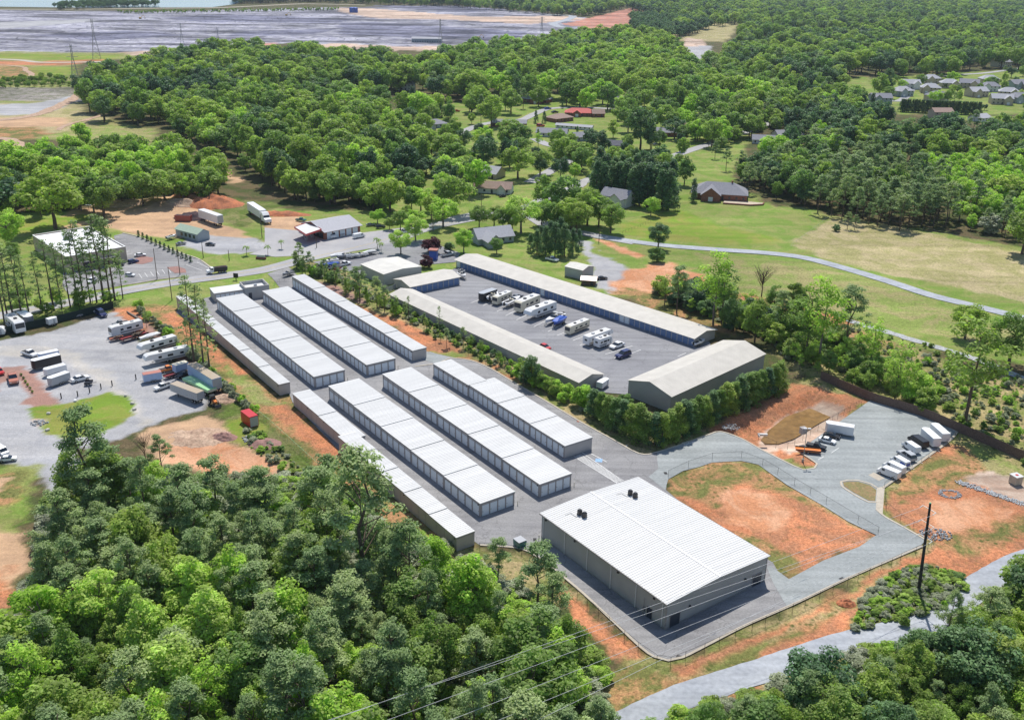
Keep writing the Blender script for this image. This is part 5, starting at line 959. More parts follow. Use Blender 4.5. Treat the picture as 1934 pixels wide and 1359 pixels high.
# village and roadside trees: base pixel, height in pixels, kind, leaves, label
V_ = [((928, 240), 62, 'round', 'leaf', 'big round tree left of the hip roofed house'), ((965, 215), 48, 'round', 'leaf', 'round tree behind the big one near the hip roofed house'), ((906, 252), 22, 'bush', 'leaf_dark', 'dark round bush left of the low brown house'), ((975, 271), 36, 'round', 'leaf_dark', 'dark round tree below the low brown house'),
      ((1016, 262), 20, 'cone', 'leaf', 'small upright tree left of the blue grey house'), ((978, 338), 68, 'round', 'leaf', 'spreading shade tree over the cottage drive'), ((1020, 330), 52, 'round', 'leaf', 'shade tree right of the spreading one'), ((860, 268), 54, 'tall', 'leaf', 'tall tree at the north street corner'), ((914, 318), 60, 'round', 'leaf_dark', 'dark tree behind the gabled cottage'),
      ((852, 327), 58, 'round', 'leaf', 'round tree left of the dark tree, above the lawn'), ((805, 330), 42, 'round', 'leaf_bright', 'pale bush tree at the valley wood corner'), ((858, 404), 80, 'round', 'leaf', 'large tree on the lawn below the white farmhouse'), ((795, 400), 52, 'round', 'leaf_bright', 'pale round tree left of the lawn tree'), ((765, 345), 32, 'round', 'leaf_bright', 'small pale tree at the valley wood edge'),
      ((905, 430), 44, 'round', 'leaf', 'first of the roadside trees by the village road'), ((933, 428), 42, 'round', 'leaf', 'second roadside tree along the village road'), ((950, 434), 45, 'round', 'leaf', 'third roadside tree along the village road'), ((968, 436), 44, 'tall', 'leaf', 'fourth roadside tree, next to the pale tall one'), ((984, 440), 76, 'round', 'leaf_bright', 'pale tall tree ending the roadside row'),
      ((1024, 392), 68, 'tall', 'leaf', 'tall tree left of the street corner, west of the blue grey house'), ((1065, 416), 88, 'round', 'leaf', 'tallest street tree beside the side street'), ((1109, 426), 74, 'round', 'leaf', 'street tree right of the tallest one'), ((1153, 440), 62, 'round', 'leaf', 'street tree nearest the farm drive'), ((1229, 408), 37, 'round', 'leaf_bright', 'small bright tree on the lawn by the blue grey house'),
      ((1243, 470), 52, 'round', 'leaf_dark', 'dark round tree standing over the farm drive'), ((1240, 494), 30, 'bush', 'leaf', 'bush below the tree at the farm drive'), ((785, 455), 50, 'round', 'leaf_bright', 'pale tree at the road junction'), ((757, 480), 50, 'round', 'leaf_bright', 'pale tree behind the square workshop'), ((876, 477), 48, 'round', 'leaf_bright', 'pale round tree in front of the grey gabled house'), ((818, 478), 34, 'bush', 'leaf_red', 'dark purple round tree near the road junction'),
      ((806, 505), 26, 'bush', 'leaf_red', 'purple bush beside the blue kiosk'), ((847, 473), 18, 'bush', 'leaf_dark', 'dark low bush right of the purple tree'), ((938, 478), 32, 'round', 'leaf', 'small dark tree by the grey gabled house door'), ((1062, 205), 13, 'cone', 'leaf_dark', 'small conical tree on the upper lawn'), ((1080, 203), 21, 'round', 'leaf', 'small round tree on the upper lawn'), ((1012, 232), 26, 'cone', 'leaf_dark', 'dark cedar in front of the long brown house'), ((1028, 232), 24, 'cone', 'leaf_dark', 'dark cedar right of the first cedar'),
      ((1090, 256), 19, 'cone', 'leaf', 'upright tree beside the long pale shed'), ((1158, 260), 37, 'tall', 'leaf', 'upright round tree at the lawn right of the sheds'), ((1209, 283), 90, 'round', 'leaf_dark', 'massive dark tree by the middle of the village'), ((1186, 250), 52, 'round', 'leaf', 'big tree in front of the white farmhouse'), ((1246, 282), 42, 'tall', 'leaf', 'tree right of the massive dark one'), ((1283, 286), 40, 'tall', 'leaf_dark', 'dark tree by the cross street house'),
      ((1141, 288), 28, 'round', 'leaf_dark', 'dark tree left of the flat roofed cabin'), ((1062, 302), 44, 'airy', 'leaf_bright', 'thin pale tree in the close'), ((1095, 292), 24, 'round', 'leaf', 'small tree in the close right of the pale one'), ((1250, 340), 54, 'round', 'leaf', 'tree right of the cypress block top'), ((1292, 350), 60, 'tall', 'leaf', 'upright tree on the roadside lawn by the village road'), ((1309, 380), 46, 'cone', 'leaf_dark', 'conical tree at the corner of the big brick house'),
      ((772, 240), 42, 'round', 'leaf_dark', 'dark tree beside the north street end'), ((722, 215), 55, 'round', 'leaf', 'round tree left of the lavender roofed house'), ((780, 208), 34, 'round', 'leaf', 'tree below the lavender roofed house'), ((833, 221), 27, 'cone', 'leaf_dark', 'dark upright tree near the red car drive'), ((846, 222), 21, 'round', 'leaf', 'small tree near the red car drive'), ((890, 214), 25, 'round', 'leaf_dark', 'dark tree left of the hip roofed house group'), ((800, 262), 50, 'round', 'leaf', 'tree below the north street bend'),
      ((745, 270), 60, 'round', 'leaf', 'broad tree at the valley wood corner by the street'), ((705, 300), 66, 'round', 'leaf_dark', 'dark broad tree in the valley wood front'), ((830, 300), 48, 'tall', 'leaf', 'tree between the street bend and the lawn'), ((1120, 330), 40, 'round', 'leaf', 'tree on the lawn left of the cypress block'), ((1085, 340), 34, 'round', 'leaf_bright', 'pale tree by the close drive'), ((1350, 300), 34, 'pine', 'leaf_pine', 'grey pine left of the village road bend'), ((1371, 322), 44, 'pine', 'leaf_pine', 'grey pine behind the big brick house'), ((1398, 336), 54, 'pine', 'leaf_pine', 'second grey pine behind the big brick house'), ((1340, 264), 24, 'round', 'leaf', 'round tree by the village road bend'), ((1360, 286), 30, 'round', 'leaf', 'round tree on the verge beyond the bend'),
      ((1590, 171), 34, 'round', 'leaf', 'round tree on the hillside lawn'), ((1660, 183), 54, 'tall', 'leaf', 'tall tree at the left of the estate'), ((1676, 175), 50, 'tall', 'leaf_dark', 'dark tall tree behind the estate left'), ((1600, 432), 34, 'pine', 'leaf_pine', 'clump pine on the mown field edge'), ((1614, 434), 30, 'pine', 'leaf_pine', 'second clump pine on the mown field edge'), ((1580, 436), 14, 'bush', 'leaf_dark', 'small bush left of the clump pines'), ((1785, 428), 88, 'pine', 'leaf_pine', 'dark pine rising from the field edge, right side'), ((1839, 416), 82, 'pine', 'leaf_pine', 'second dark pine rising from the field edge'), ((1745, 415), 70, 'pine', 'leaf_pine', 'grey pine at the end of the field stand'),
      ((1870, 440), 40, 'bush', 'leaf_grey', 'grey bush on the far field fence'), ((1930, 480), 90, 'round', 'leaf', 'tree cut by the right edge above the tan field'), ((105, 432), 118, 'round', 'leaf', 'great spreading oak behind the white roofed building'), ((-5, 420), 100, 'round', 'leaf_dark', 'dark oak left of the great spreading oak'), ((18, 470), 80, 'round', 'leaf_bright', 'bright tree left of the white roofed building'), ((28, 500), 50, 'tall', 'leaf', 'tree at the left wall of the white roofed building'),
      # near right
      ((1347, 612), 145, 'airy', 'leaf_bright', 'tall slender bright tree behind the long blue door row'), ((1362, 610), 120, 'airy', 'leaf', 'slender tree right of the tallest slender one'), ((1278, 590), 92, 'pine', 'leaf_pine', 'dark branching tree at the claypit edge'), ((1255, 575), 60, 'airy', 'leaf', 'small tree left of the claypit branching tree'), ((1438, 560), 70, 'bare', 'leaf', 'bare leafless tree against the meadow'), ((1545, 690), 180, 'airy', 'leaf_bright', 'tallest bright tree above the timber fence'), ((1520, 680), 150, 'airy', 'leaf', 'tree left of the tallest bright tree at the fence'),
      ((1595, 675), 140, 'pine', 'leaf_pine', 'dark wind-shaped pine beside the tallest bright tree'), ((1495, 650), 100, 'tall', 'leaf', 'tree behind the hedge corner of the tall tan shed'), ((1425, 645), 90, 'tall', 'leaf', 'tree right of the end of the blue door row'), ((1385, 625), 70, 'tall', 'leaf', 'low tree at the end of the blue door row'), ((1470, 640), 95, 'pine', 'leaf_pine', 'dark slim tree behind the tan shed roof'), ((1640, 705), 115, 'airy', 'leaf_bright', 'bright tree over the start of the timber fence'), ((1690, 748), 108, 'airy', 'leaf_bright', 'bright bushy tree against the timber fence'), ((1735, 760), 60, 'bush', 'leaf_bright', 'bright bush beside the timber fence'),
      ((1822, 798), 212, 'airy', 'leaf', 'large open crowned tree casting shade at the lot corner'), ((1905, 690), 100, 'round', 'leaf', 'round tree at the right edge of the creek scrub'), ((1822, 640), 72, 'round', 'leaf', 'round tree behind the large open crowned tree'), ((1460, 590), 60, 'tall', 'leaf', 'tree between the bare tree and the meadow'), ((1500, 570), 40, 'bush', 'leaf', 'bush at the meadow corner'),
      ((368, 689), 178, 'thin', 'leaf_pine', 'tall leaning pine, left of the trio over the storage roofs'), ((385, 696), 168, 'thin', 'leaf_pine', 'middle pine of the trio over the storage roofs'), ((397, 705), 152, 'thin', 'leaf_pine', 'right pine of the trio over the storage roofs'), ((372, 680), 70, 'thin', 'leaf_pine', 'short pine at the foot of the pine trio'), ((277, 618), 40, 'thin', 'leaf_pine', 'small pine by the felled logs'), ((357, 672), 76, 'thin', 'leaf_pine', 'second short pine at the foot of the trio')]
for a in V_:
    wfac = {((1822, 798)): 1.35, (105, 432): 1.45, (978, 338): 1.3, (1209, 283): 1.0, (858, 404): 1.3}.get(a[0], 1.3 if a[2] == 'round' else 1.15)
    tree(*a, w=wfac)
for i, (u, v) in enumerate([(9, 610), (16, 606), (26, 602), (41, 598), (56, 600), (80, 590), (102, 585), (117, 581), (133, 579), (148, 576), (159, 573), (171, 571), (183, 571), (196, 569), (209, 568), (217, 566), (232, 563)]):
    tree((u, v), [150, 130, 152, 140, 125, 120, 140, 130, 128, 150, 165, 130, 150, 172, 168, 160, 90][i], 'thin', 'leaf_pine', 'thin pine in the roadside row in front of the white roofed brick building', 'thin roadside pine row', w=1.25)
for i in range(11):
    for j in range(3):
        u = 1126 + i * 13.6 + j * 3; v = 372 + i * 2.5 - j * 12; tree((u, v + random.uniform(-3, 3)), 78 + random.uniform(-8, 10) - j * 6, 'cone', 'leaf_dark', 'dark cypress in the dense block above the meadow', 'cypress block', w=1.35)
for u, v, h in [(1002, 474, 34), (1014, 480, 50), (1030, 483, 60), (1048, 484, 68), (1066, 484, 66), (1082, 480, 52), (1093, 470, 40), (1040, 466, 52), (1058, 464, 58), (1022, 468, 44)]: tree((u, v), h, 'cone', 'leaf_dark', 'dark cedar in the clump behind the parked white truck', 'cedar clump', w=1.3)
for i, (u, v, h) in enumerate([(1120, 785, 50), (1134, 793, 58), (1148, 801, 62), (1162, 809, 66), (1176, 816, 62), (1190, 824, 60), (1205, 830, 66), (1220, 836, 62), (1236, 838, 66), (1250, 838, 64), (1264, 832, 62), (1277, 826, 66), (1291, 820, 62), (1304, 814, 60), (1317, 807, 62), (1330, 801, 60), (1343, 795, 64), (1357, 789, 60), (1370, 783, 62), (1383, 777, 60), (1396, 771, 62), (1409, 765, 60), (1421, 760, 62), (1434, 754, 62), (1447, 748, 58), (1459, 742, 62), (1470, 735, 55)]):
    tree((u, v), h * random.uniform(.92, 1.1), 'cone', 'leaf_dark' if i % 4 == 0 else 'leaf', 'conical conifer in the hedge wrapping the tall tan storage building', 'conifer hedge', w=1.75)
for i in range(36):
    t_ = i / 35; u = 1700 + t_ * 150; tree((u + random.uniform(-1, 1), 211 + t_ * 6), 26, 'cone', 'leaf_dark', 'dark conifer in the estate hedge', 'estate hedge', w=1.3)
# sapling and shrub strip between the two storage sites
strip = [(560, 505), (590, 520), (640, 545), (700, 580), (760, 600), (830, 645), (900, 672), (960, 705), (1020, 735), (1080, 765)]
for i in range(64):
    t_ = i / 64 * (len(strip) - 1); k = int(t_); a = strip[k]; b_ = strip[k + 1]; f = t_ - k; u = a[0] + (b_[0] - a[0]) * f + random.uniform(-8, 8); v = a[1] + (b_[1] - a[1]) * f + random.uniform(-7, 5)
    if u < 760: kd, lm, h = random.choice([('pine', 'leaf_pine', 42), ('bush', 'leaf_bright', 20), ('airy', 'leaf', 34), ('bush', 'leaf', 20), ('cone', 'leaf', 28)])
    elif u < 980: kd, lm, h = random.choice([('pine', 'leaf_pine', 34), ('airy', 'leaf', 26), ('bush', 'leaf', 10), ('bush', 'leaf_bright', 12), ('bush', 'leaf', 9)])
    else: kd, lm, h = random.choice([('bush', 'leaf', 24), ('tall', 'leaf', 40), ('bush', 'leaf_bright', 26), ('bush', 'leaf_dark', 24)])
    tree((u, v), h * random.uniform(.8, 1.25), kd, lm, 'young tree or shrub in the strip between the two storage sites', 'strip between the storage sites')
for i in range(30):
    t_ = i / 29; u = 740 + 340 * t_ + random.uniform(-5, 5); v = 578 + 168 * t_ + random.uniform(-4, 4); tree((u, v), random.uniform(9, 17), 'bush', random.choice(['leaf', 'leaf', 'leaf_dark', 'leaf_bright']), 'shrub against the blank back wall of the long cream row', 'shrubs on the blank wall')
for u, v, h, kd, lm in [(995, 722, 50, 'tall', 'leaf'), (1003, 728, 62, 'tall', 'leaf_dark'), (988, 730, 40, 'pine', 'leaf_pine'), (1020, 735, 40, 'tall', 'leaf'), (1098, 768, 45, 'bush', 'leaf_bright'), (680, 570, 70, 'pine', 'leaf_pine'), (672, 560, 60, 'pine', 'leaf_pine'), (712, 580, 60, 'pine', 'leaf_pine'), (560, 505, 30, 'cone', 'leaf_dark'), (830, 625, 50, 'thin', 'leaf_pine'), (772, 604, 48, 'thin', 'leaf_pine'), (1178, 770, 30, 'bush', 'leaf'), (1135, 770, 34, 'tall', 'leaf_dark')]: tree((u, v), h, kd, lm, 'darker sapling standing up from the strip between the storage sites', 'saplings of the strip', w=1.1)
for i in range(34):
    t_ = i / 33; u = 262 + 215 * t_ + random.uniform(-4, 4); v = 588 + 190 * t_ + random.uniform(-5, 5); tree((u, v), random.uniform(12, 22), 'bush', 'leaf_grey' if i % 3 else 'leaf_bright', 'grey or lime shrub on the bank beside the gravel yard', 'shrubs on the gravel yard bank')
wood([(1240, 545), (1330, 540), (1400, 575), (1460, 590), (1500, 600), (1560, 640), (1520, 680), (1440, 640), (1360, 605), (1290, 580)], 2, 5, (4, 8), [(3, 'tall', 'leaf'), (2, 'airy', 'leaf_bright'), (2, 'bush', 'leaf_dark')], 'small tree in the belt behind the blue door row', 'belt behind the blue door row')
wood([(1500, 650), (1600, 650), (1700, 690), (1760, 745), (1770, 780), (1680, 745), (1560, 700), (1500, 690)], 2, 4.6, (3, 7.5), [(3, 'airy', 'leaf_bright'), (2, 'tall', 'leaf'), (2, 'bush', 'leaf')], 'small tree in the thicket behind the timber fence', 'thicket behind the timber fence')
wood([(1640, 640), (1760, 670), (1934, 720), (2050, 760), (2050, 900), (1934, 870), (1800, 800), (1700, 720)], 1, 3.3, (.7, 2.2), [(3, 'bush', 'leaf'), (2, 'bush', 'leaf_grey'), (2, 'airy', 'leaf_bright'), (2, 'bush', 'leaf_bright')], 'low shrub in the creek scrub beyond the timber fence', 'creek scrub')
for u, v, h in [(27 + 505, 470, 20), (506, 481, 22), (713, 470, 26), (720, 476, 22), (466, 482, 22)]: tree((u, v), h, 'palm', 'leaf_pine', 'short palm on the roadside verge near the service station', 'roadside palms', w=1.0)
for i in range(13):
    tree((262 + i * 8.2, 447 + i * 4.0), 13, 'cone', 'leaf_dark', 'small dark conifer in the row beside the bank car park', 'car park conifers', w=1.6)
for i in range(6): tree((40 + 4.2 * i * 1, 709 + 6.4 * i), 5.5, 'bush', 'leaf', 'clipped round shrub in the planting strip by the trailers', 'clipped shrubs', w=1.0)

# build the 300 largest of each kind as things; the rest become one mass
TREES.sort(key=lambda r: (-r[9] * 1e6 - r[0]))
FULL = dict(broadleaf_tree=150, pine_tree=120, conifer_tree=60, shrub=40, palm_tree=9, bare_tree=9); cnt = {}; rest = []; under = []; reps = {}
PREF = {}
for sz, x, y, h, w_, kd, lm, label, grp, forced in TREES:
    nm = NAMES[kd]
    if label == 'under': under.append((x, y, h, w_, kd, lm)); continue
    if label == 'far' or cnt.get(nm, 0) >= 300: rest.append((x, y, h, w_, kd, lm)); continue
    c_ = cnt[nm] = cnt.get(nm, 0) + 1
    dist = math.hypot(x, y); lod = 0 if dist < 430 else 1; var = RNG.integers(0, 4 if kd in ('round', 'tall', 'pine') else 2)
    cr, tk, jn = proto(kd, int(var), lod, lm); s = h / (15.0 if kd != 'bush' else 13.5); sc = (s * w_ * RNG.uniform(.92, 1.08), s * w_ * RNG.uniform(.92, 1.08), s)
    if not forced and grp and 'mixed' not in label:
        adj = {'leaf': '', 'leaf_bright': 'bright ', 'leaf_dark': 'dark ', 'leaf_pine': '', 'leaf_grey': 'pale '}[lm]
        label = adj + {'pine_tree': 'pine', 'broadleaf_tree': 'broadleaved tree', 'shrub': 'shrub', 'conifer_tree': 'conifer'}[nm] + ' ' + ' '.join(label.split(' ')[label.split(' ').index('of') if ' of ' in label else label.split(' ').index('in') if ' in ' in label else 1:])
        grp = grp + ', ' + adj + nm.replace('_', ' ')
    z0 = 0.0; rz = RNG.uniform(0, 6.28)
    if c_ <= FULL[nm] and cr is not None:
        o = thing(nm, label, CATS[nm], (x, y, z0), rz, grp); o.scale = sc
        for pn_, d_ in (('trunk', tk), ('crown', cr)): q = bpy.data.objects.new(pn_, d_); COL.objects.link(q); q.parent = o
    else:
        o = bpy.data.objects.new(nm, jn); COL.objects.link(o); tag(o, label, CATS[nm], grp); o.location = (x, y, z0); o.rotation_euler = (0, 0, rz); o.scale = sc
        reps.setdefault((kd, lm), {}).setdefault(lod, o)
print('trees', cnt, 'rest', len(rest))
# the remaining woods and the undergrowth: whole plants on points (geometry nodes), one object each
def mass(rest, oname, olabel, ocat, mn=15.0):
    keys = [k for k in reps if any(r[4] == k[0] and r[5] == k[1] for r in rest)]
    def rep(k):
        d = reps.get(k) or {}; return d.get(1) or d.get(0)
    def nearest(kd, lm):
        for k in ((kd, lm), (kd, 'leaf'), ('tall', lm), ('round', 'leaf')):
            if rep(k): return k
        return next(iter(reps))
    use = sorted({nearest(r[4], r[5]) for r in rest}); me = bpy.data.meshes.new('far_forest'); n_ = len(rest)
    me.vertices.add(n_); me.vertices.foreach_set('co', np.array([(r[0], r[1], 0) for r in rest], np.float32).ravel())
    def att(nm, tp, arr, key='value'): a = me.attributes.new(nm, tp, 'POINT'); a.data.foreach_set(key, np.array(arr).ravel())
    att('tree_kind', 'INT', [use.index(nearest(r[4], r[5])) for r in rest]); att('turn', 'FLOAT', RNG.uniform(0, 6.28, n_).astype(np.float32))
    att('size', 'FLOAT_VECTOR', np.array([(r[2] / mn * r[3] * 1.1, r[2] / mn * r[3] * 1.1, r[2] / mn) for r in rest], np.float32), 'vector')
    ff = bpy.data.objects.new(oname, me); COL.objects.link(ff); tag(ff, olabel, ocat, kind='stuff')
    ng = bpy.data.node_groups.new('forest_points', 'GeometryNodeTree'); ng.interface.new_socket('Geometry', in_out='INPUT', socket_type='NodeSocketGeometry'); ng.interface.new_socket('Geometry', in_out='OUTPUT', socket_type='NodeSocketGeometry')
    gi = ng.nodes.new('NodeGroupInput'); go = ng.nodes.new('NodeGroupOutput'); ip = ng.nodes.new('GeometryNodeInstanceOnPoints'); jg = ng.nodes.new('GeometryNodeJoinGeometry')
    for k in reversed(use):
        oi = ng.nodes.new('GeometryNodeObjectInfo'); oi.transform_space = 'ORIGINAL'; oi.inputs['Object'].default_value = rep(k); oi.inputs['As Instance'].default_value = True
        g2 = ng.nodes.new('GeometryNodeGeometryToInstance'); ng.links.new(oi.outputs['Geometry'], g2.inputs[0]); ng.links.new(g2.outputs[0], jg.inputs[0])
    def na(nm, tp): a = ng.nodes.new('GeometryNodeInputNamedAttribute'); a.data_type = tp; a.inputs[0].default_value = nm; return a.outputs['Attribute']
    cx_ = ng.nodes.new('ShaderNodeCombineXYZ'); ng.links.new(na('turn', 'FLOAT'), cx_.inputs[2])
    mp_ = ng.nodes.new('GeometryNodeMeshToPoints'); ng.links.new(gi.outputs[0], mp_.inputs[0]); ng.links.new(mp_.outputs[0], ip.inputs['Points']); ng.links.new(jg.outputs[0], ip.inputs['Instance'])
    ip.inputs['Pick Instance'].default_value = True; ng.links.new(na('tree_kind', 'INT'), ip.inputs['Instance Index']); ng.links.new(cx_.outputs[0], ip.inputs['Rotation']); ng.links.new(na('size', 'FLOAT_VECTOR'), ip.inputs['Scale'])
    ng.links.new(ip.outputs[0], go.inputs[0]); ff.modifiers.new('trees', 'NODES').node_group = ng
mass(rest, 'forest', 'dark green forest running to the top of the picture', 'forest')
mass(under, 'undergrowth', 'rough undergrowth of brambles and low bushes under the woods and on the banks', 'undergrowth', 13.5)

# ---------------------------------------------------------------- vehicles
def wheels(t, xs, y, r=.36, w=.24, name='wheel'):
    key = ('wheel', r, w)
    if key not in PROTO:
        a = MB(); a.cyl((0, -w / 2, 0), (0, w / 2, 0), r, r, 12); b_ = MB(); b_.cyl((0, -w / 2 - .012, 0), (0, w / 2 + .012, 0), r * .58, r * .58, 8)
        def me_(m, nm, mt): me = bpy.data.meshes.new(nm); me.from_pydata(m.v, [], m.f); me.materials.append(M[mt]); return me
        PROTO[key] = (me_(a, 'tyre', 'tyre'), me_(b_, 'rim', 'rim'))
    ty, ri = PROTO[key]
    for x in xs:
        for s in (-1, 1):
            wo = bpy.data.objects.new('wheel', ty); COL.objects.link(wo); wo.parent = t; wo.location = (x, s * y, r)
            ro = bpy.data.objects.new('rim', ri); COL.objects.link(ro); ro.parent = wo
def one(name, mt, t, f):
    mb = MB(); f(mb); return mb.build(name, mt, t)
def lamps(t, xf, xr, y, z):
    for s in (-1, 1):
        one('headlight', 'lamp', t, lambda m: m.box(xf - .02, xf + .03, s * y - .16, s * y + .16, z, z + .16)); one('tail_light', 'tail', t, lambda m: m.box(xr - .03, xr + .02, s * y - .12, s * y + .12, z + .05, z + .25))
def car(t, col, kind='sedan'):
    P_ = dict(
        sedan=(4.7, .9, [(-2.35, .35), (-2.38, .85), (-2.2, 1.0), (-1.5, 1.03), (1.0, .98), (2.1, .82), (2.35, .65), (2.35, .35)], [(-1.75, .99), (-1.05, 1.42), (.25, 1.45), (1.15, .97)], (-1.0, .25, 1.45)),
        hatch=(4.2, .88, [(-2.1, .35), (-2.12, .95), (.9, 1.0), (1.9, .85), (2.1, .65), (2.1, .35)], [(-2.0, .95), (-1.6, 1.48), (.1, 1.52), (1.0, .98)], (-1.55, .1, 1.52)),
        suv=(4.8, .95, [(-2.4, .42), (-2.42, 1.1), (1.0, 1.12), (2.2, 1.0), (2.4, .8), (2.4, .42)], [(-2.35, 1.08), (-2.1, 1.75), (.2, 1.8), (1.1, 1.1)], (-2.0, .2, 1.8)),
        pickup=(5.6, .98, [(-2.8, .5), (-2.8, 1.08), (1.2, 1.12), (2.6, 1.05), (2.8, .85), (2.8, .5)], [(-.75, 1.08), (-.6, 1.78), (.6, 1.84), (1.3, 1.1)], (-.55, .6, 1.84)),
        van=(5.6, 1.0, [(-2.8, .42), (-2.8, 2.0), (-2.7, 2.14), (1.3, 2.16), (1.55, 2.05), (2.15, 1.25), (2.75, 1.05), (2.8, .42)], None, None))[kind]
    L_, hw, prof, cab, roof = P_
    one('body', 'p_' + col, t, lambda m: m.side(prof, hw, hw * .9, (.9, 2.3)) if kind == 'van' else m.side(prof, hw, hw * .95, (.6, 1.1)))
    if cab:
        one('window', 'glass', t, lambda m: m.side(cab, hw * .93, hw * .74, (cab[0][1], cab[1][1])))
        x0, x1, z = roof; one('roof', 'p_' + col, t, lambda m: m.side([(x0 - .06, z - .05), (x1 + .06, z - .03), (x1 - .05, z + .05), (x0 + .05, z + .04)], hw * .76))
        for s in (-1, 1): one('pillar', 'p_' + col, t, lambda m: m.add([(x0 * .4 - .05, s * hw * .94, cab[0][1]), (x0 * .4 + .07, s * hw * .94, cab[0][1]), (x0 * .4 + .07, s * hw * .755, z), (x0 * .4 - .05, s * hw * .755, z)], [(0, 1, 2, 3) if s < 0 else (3, 2, 1, 0)]))
        if kind == 'pickup': one('cargo_bed', 'dark', t, lambda m: m.box(-2.68, -.85, -.8, .8, 1.0, 1.115))
    else:
        one('windscreen', 'glass', t, lambda m: m.add([(1.60, -.84, 2.0), (2.13, -.9, 1.30), (2.13, .9, 1.30), (1.60, .84, 2.0)], [(0, 1, 2, 3)]).add([(1.62, -.82, 2.02), (2.15, -.88, 1.32), (2.15, .88, 1.32), (1.62, .82, 2.02)], [(0, 1, 2, 3)]))
        for s in (-1, 1): one('window', 'glass', t, lambda m: m.box(.65, 1.45, s * .955 - .02, s * .955 + .02, 1.32, 1.85))
        one('rear_door', 'p_' + col, t, lambda m: m.box(-2.83, -2.79, -.8, .8, .6, 1.95))
    lamps(t, L_ / 2 - .02, -L_ / 2 + .02, hw * .72, .68); wheels(t, (-L_ * .3, L_ * .31), hw - .1)
    return L_
def roofkit(t, z, xs):
    for x in xs: one('roof_unit', 'p_silver' if x < 0 else 'dark', t, lambda m: m.bevbox(x - .45, x + .45, -.4, .4, z - .01, z + .3, .08))
def camper(t, col='white', L_=8.5, kind='travel', stripe='grey'):
    h = 3.1; w = 1.22; a, b_ = -L_ / 2, L_ / 2
    if kind == 'fifth': prof = [(a, .7), (a, h), (a + .15, h + .05), (b_ - 1.0, h + .05), (b_ - .35, h - .3), (b_, h - 1.1), (b_ - .1, 1.75), (b_ - 2.4, 1.7), (b_ - 2.7, .7)]
    elif kind == 'motor': prof = [(a, .55), (a, h + .1), (a + .15, h + .2), (b_ - .5, h + .2), (b_ - .15, h - .1), (b_, 1.6), (b_ - .02, .55)]
    elif kind == 'cabover': prof = [(a, .6), (a, h), (b_ - .9, h), (b_ - .5, h - .5), (b_ - .7, 2.1), (b_ - 1.1, 1.9), (b_ - .75, 1.3), (b_, 1.1), (b_, .55)]
    else: prof = [(a, .6), (a, h - .1), (a + .2, h), (b_ - .9, h), (b_ - .25, h - .6), (b_, 1.5), (b_ - .25, .6)]
    one('body', 'p_' + col, t, lambda m: m.side(prof, w))
    one('roof', 'roof_white', t, lambda m: m.box(a + .1, b_ - 1.1, -w + .05, w - .05, h + (.2 if kind == 'motor' else .05), h + (.24 if kind == 'motor' else .09)))
    roofkit(t, h + .1 if kind != 'motor' else h + .22, (-L_ * .22, L_ * .12))
    for s in (-1, 1):
        one('stripe', 'p_' + stripe, t, lambda m: m.add([(a + .1, s * (w + .012), .95), (b_ - 2.9, s * (w + .012), .8), (b_ - 2.5, s * (w + .012), 1.45), (a + .1, s * (w + .012), 1.25)], [(0, 1, 2, 3) if s < 0 else (3, 2, 1, 0)]))
        for x, ww in ((-L_ * .32, 1.0), (-L_ * .06, 1.5), (L_ * .17, .9)): one('window', 'glass', t, lambda m: m.box(x - ww / 2, x + ww / 2, s * w - .02 if s < 0 else w - .01, s * w + .01 if s < 0 else w + .02, 1.7, 2.35))
    one('door', 'p_silver', t, lambda m: m.box(L_ * .28, L_ * .28 + .65, -w - .03, -w, .75, 2.6))
    if kind in ('motor', 'cabover'):
        if kind == 'motor': one('windscreen', 'glass', t, lambda m: m.add([(b_ - .13, -1.1, 2.95), (b_ + .015, -1.1, 1.65), (b_ + .015, 1.1, 1.65), (b_ - .13, 1.1, 2.95)], [(0, 1, 2, 3)]))
        else: one('windscreen', 'glass', t, lambda m: m.add([(b_ - 1.08, -.95, 1.88), (b_ - .73, -1, 1.32), (b_ - .73, 1, 1.32), (b_ - 1.08, .95, 1.88)], [(0, 1, 2, 3)]))
        wheels(t, (-L_ * .22, L_ * .34), 1.0, .42); lamps(t, b_ - .02, a + .02, .95, .8)
    else:
        wheels(t, (-.75, .25), 1.05, .36); one('hitch', 'dark', t, lambda m: m.box(b_ - (2.6 if kind == 'fifth' else .3), b_ + (-2.0 if kind == 'fifth' else 1.1), -.07, .07, .5, .62)); one('rear_window', 'glass', t, lambda m: m.box(a - .02, a + .01, -.5, .5, 1.7, 2.3))
    return L_
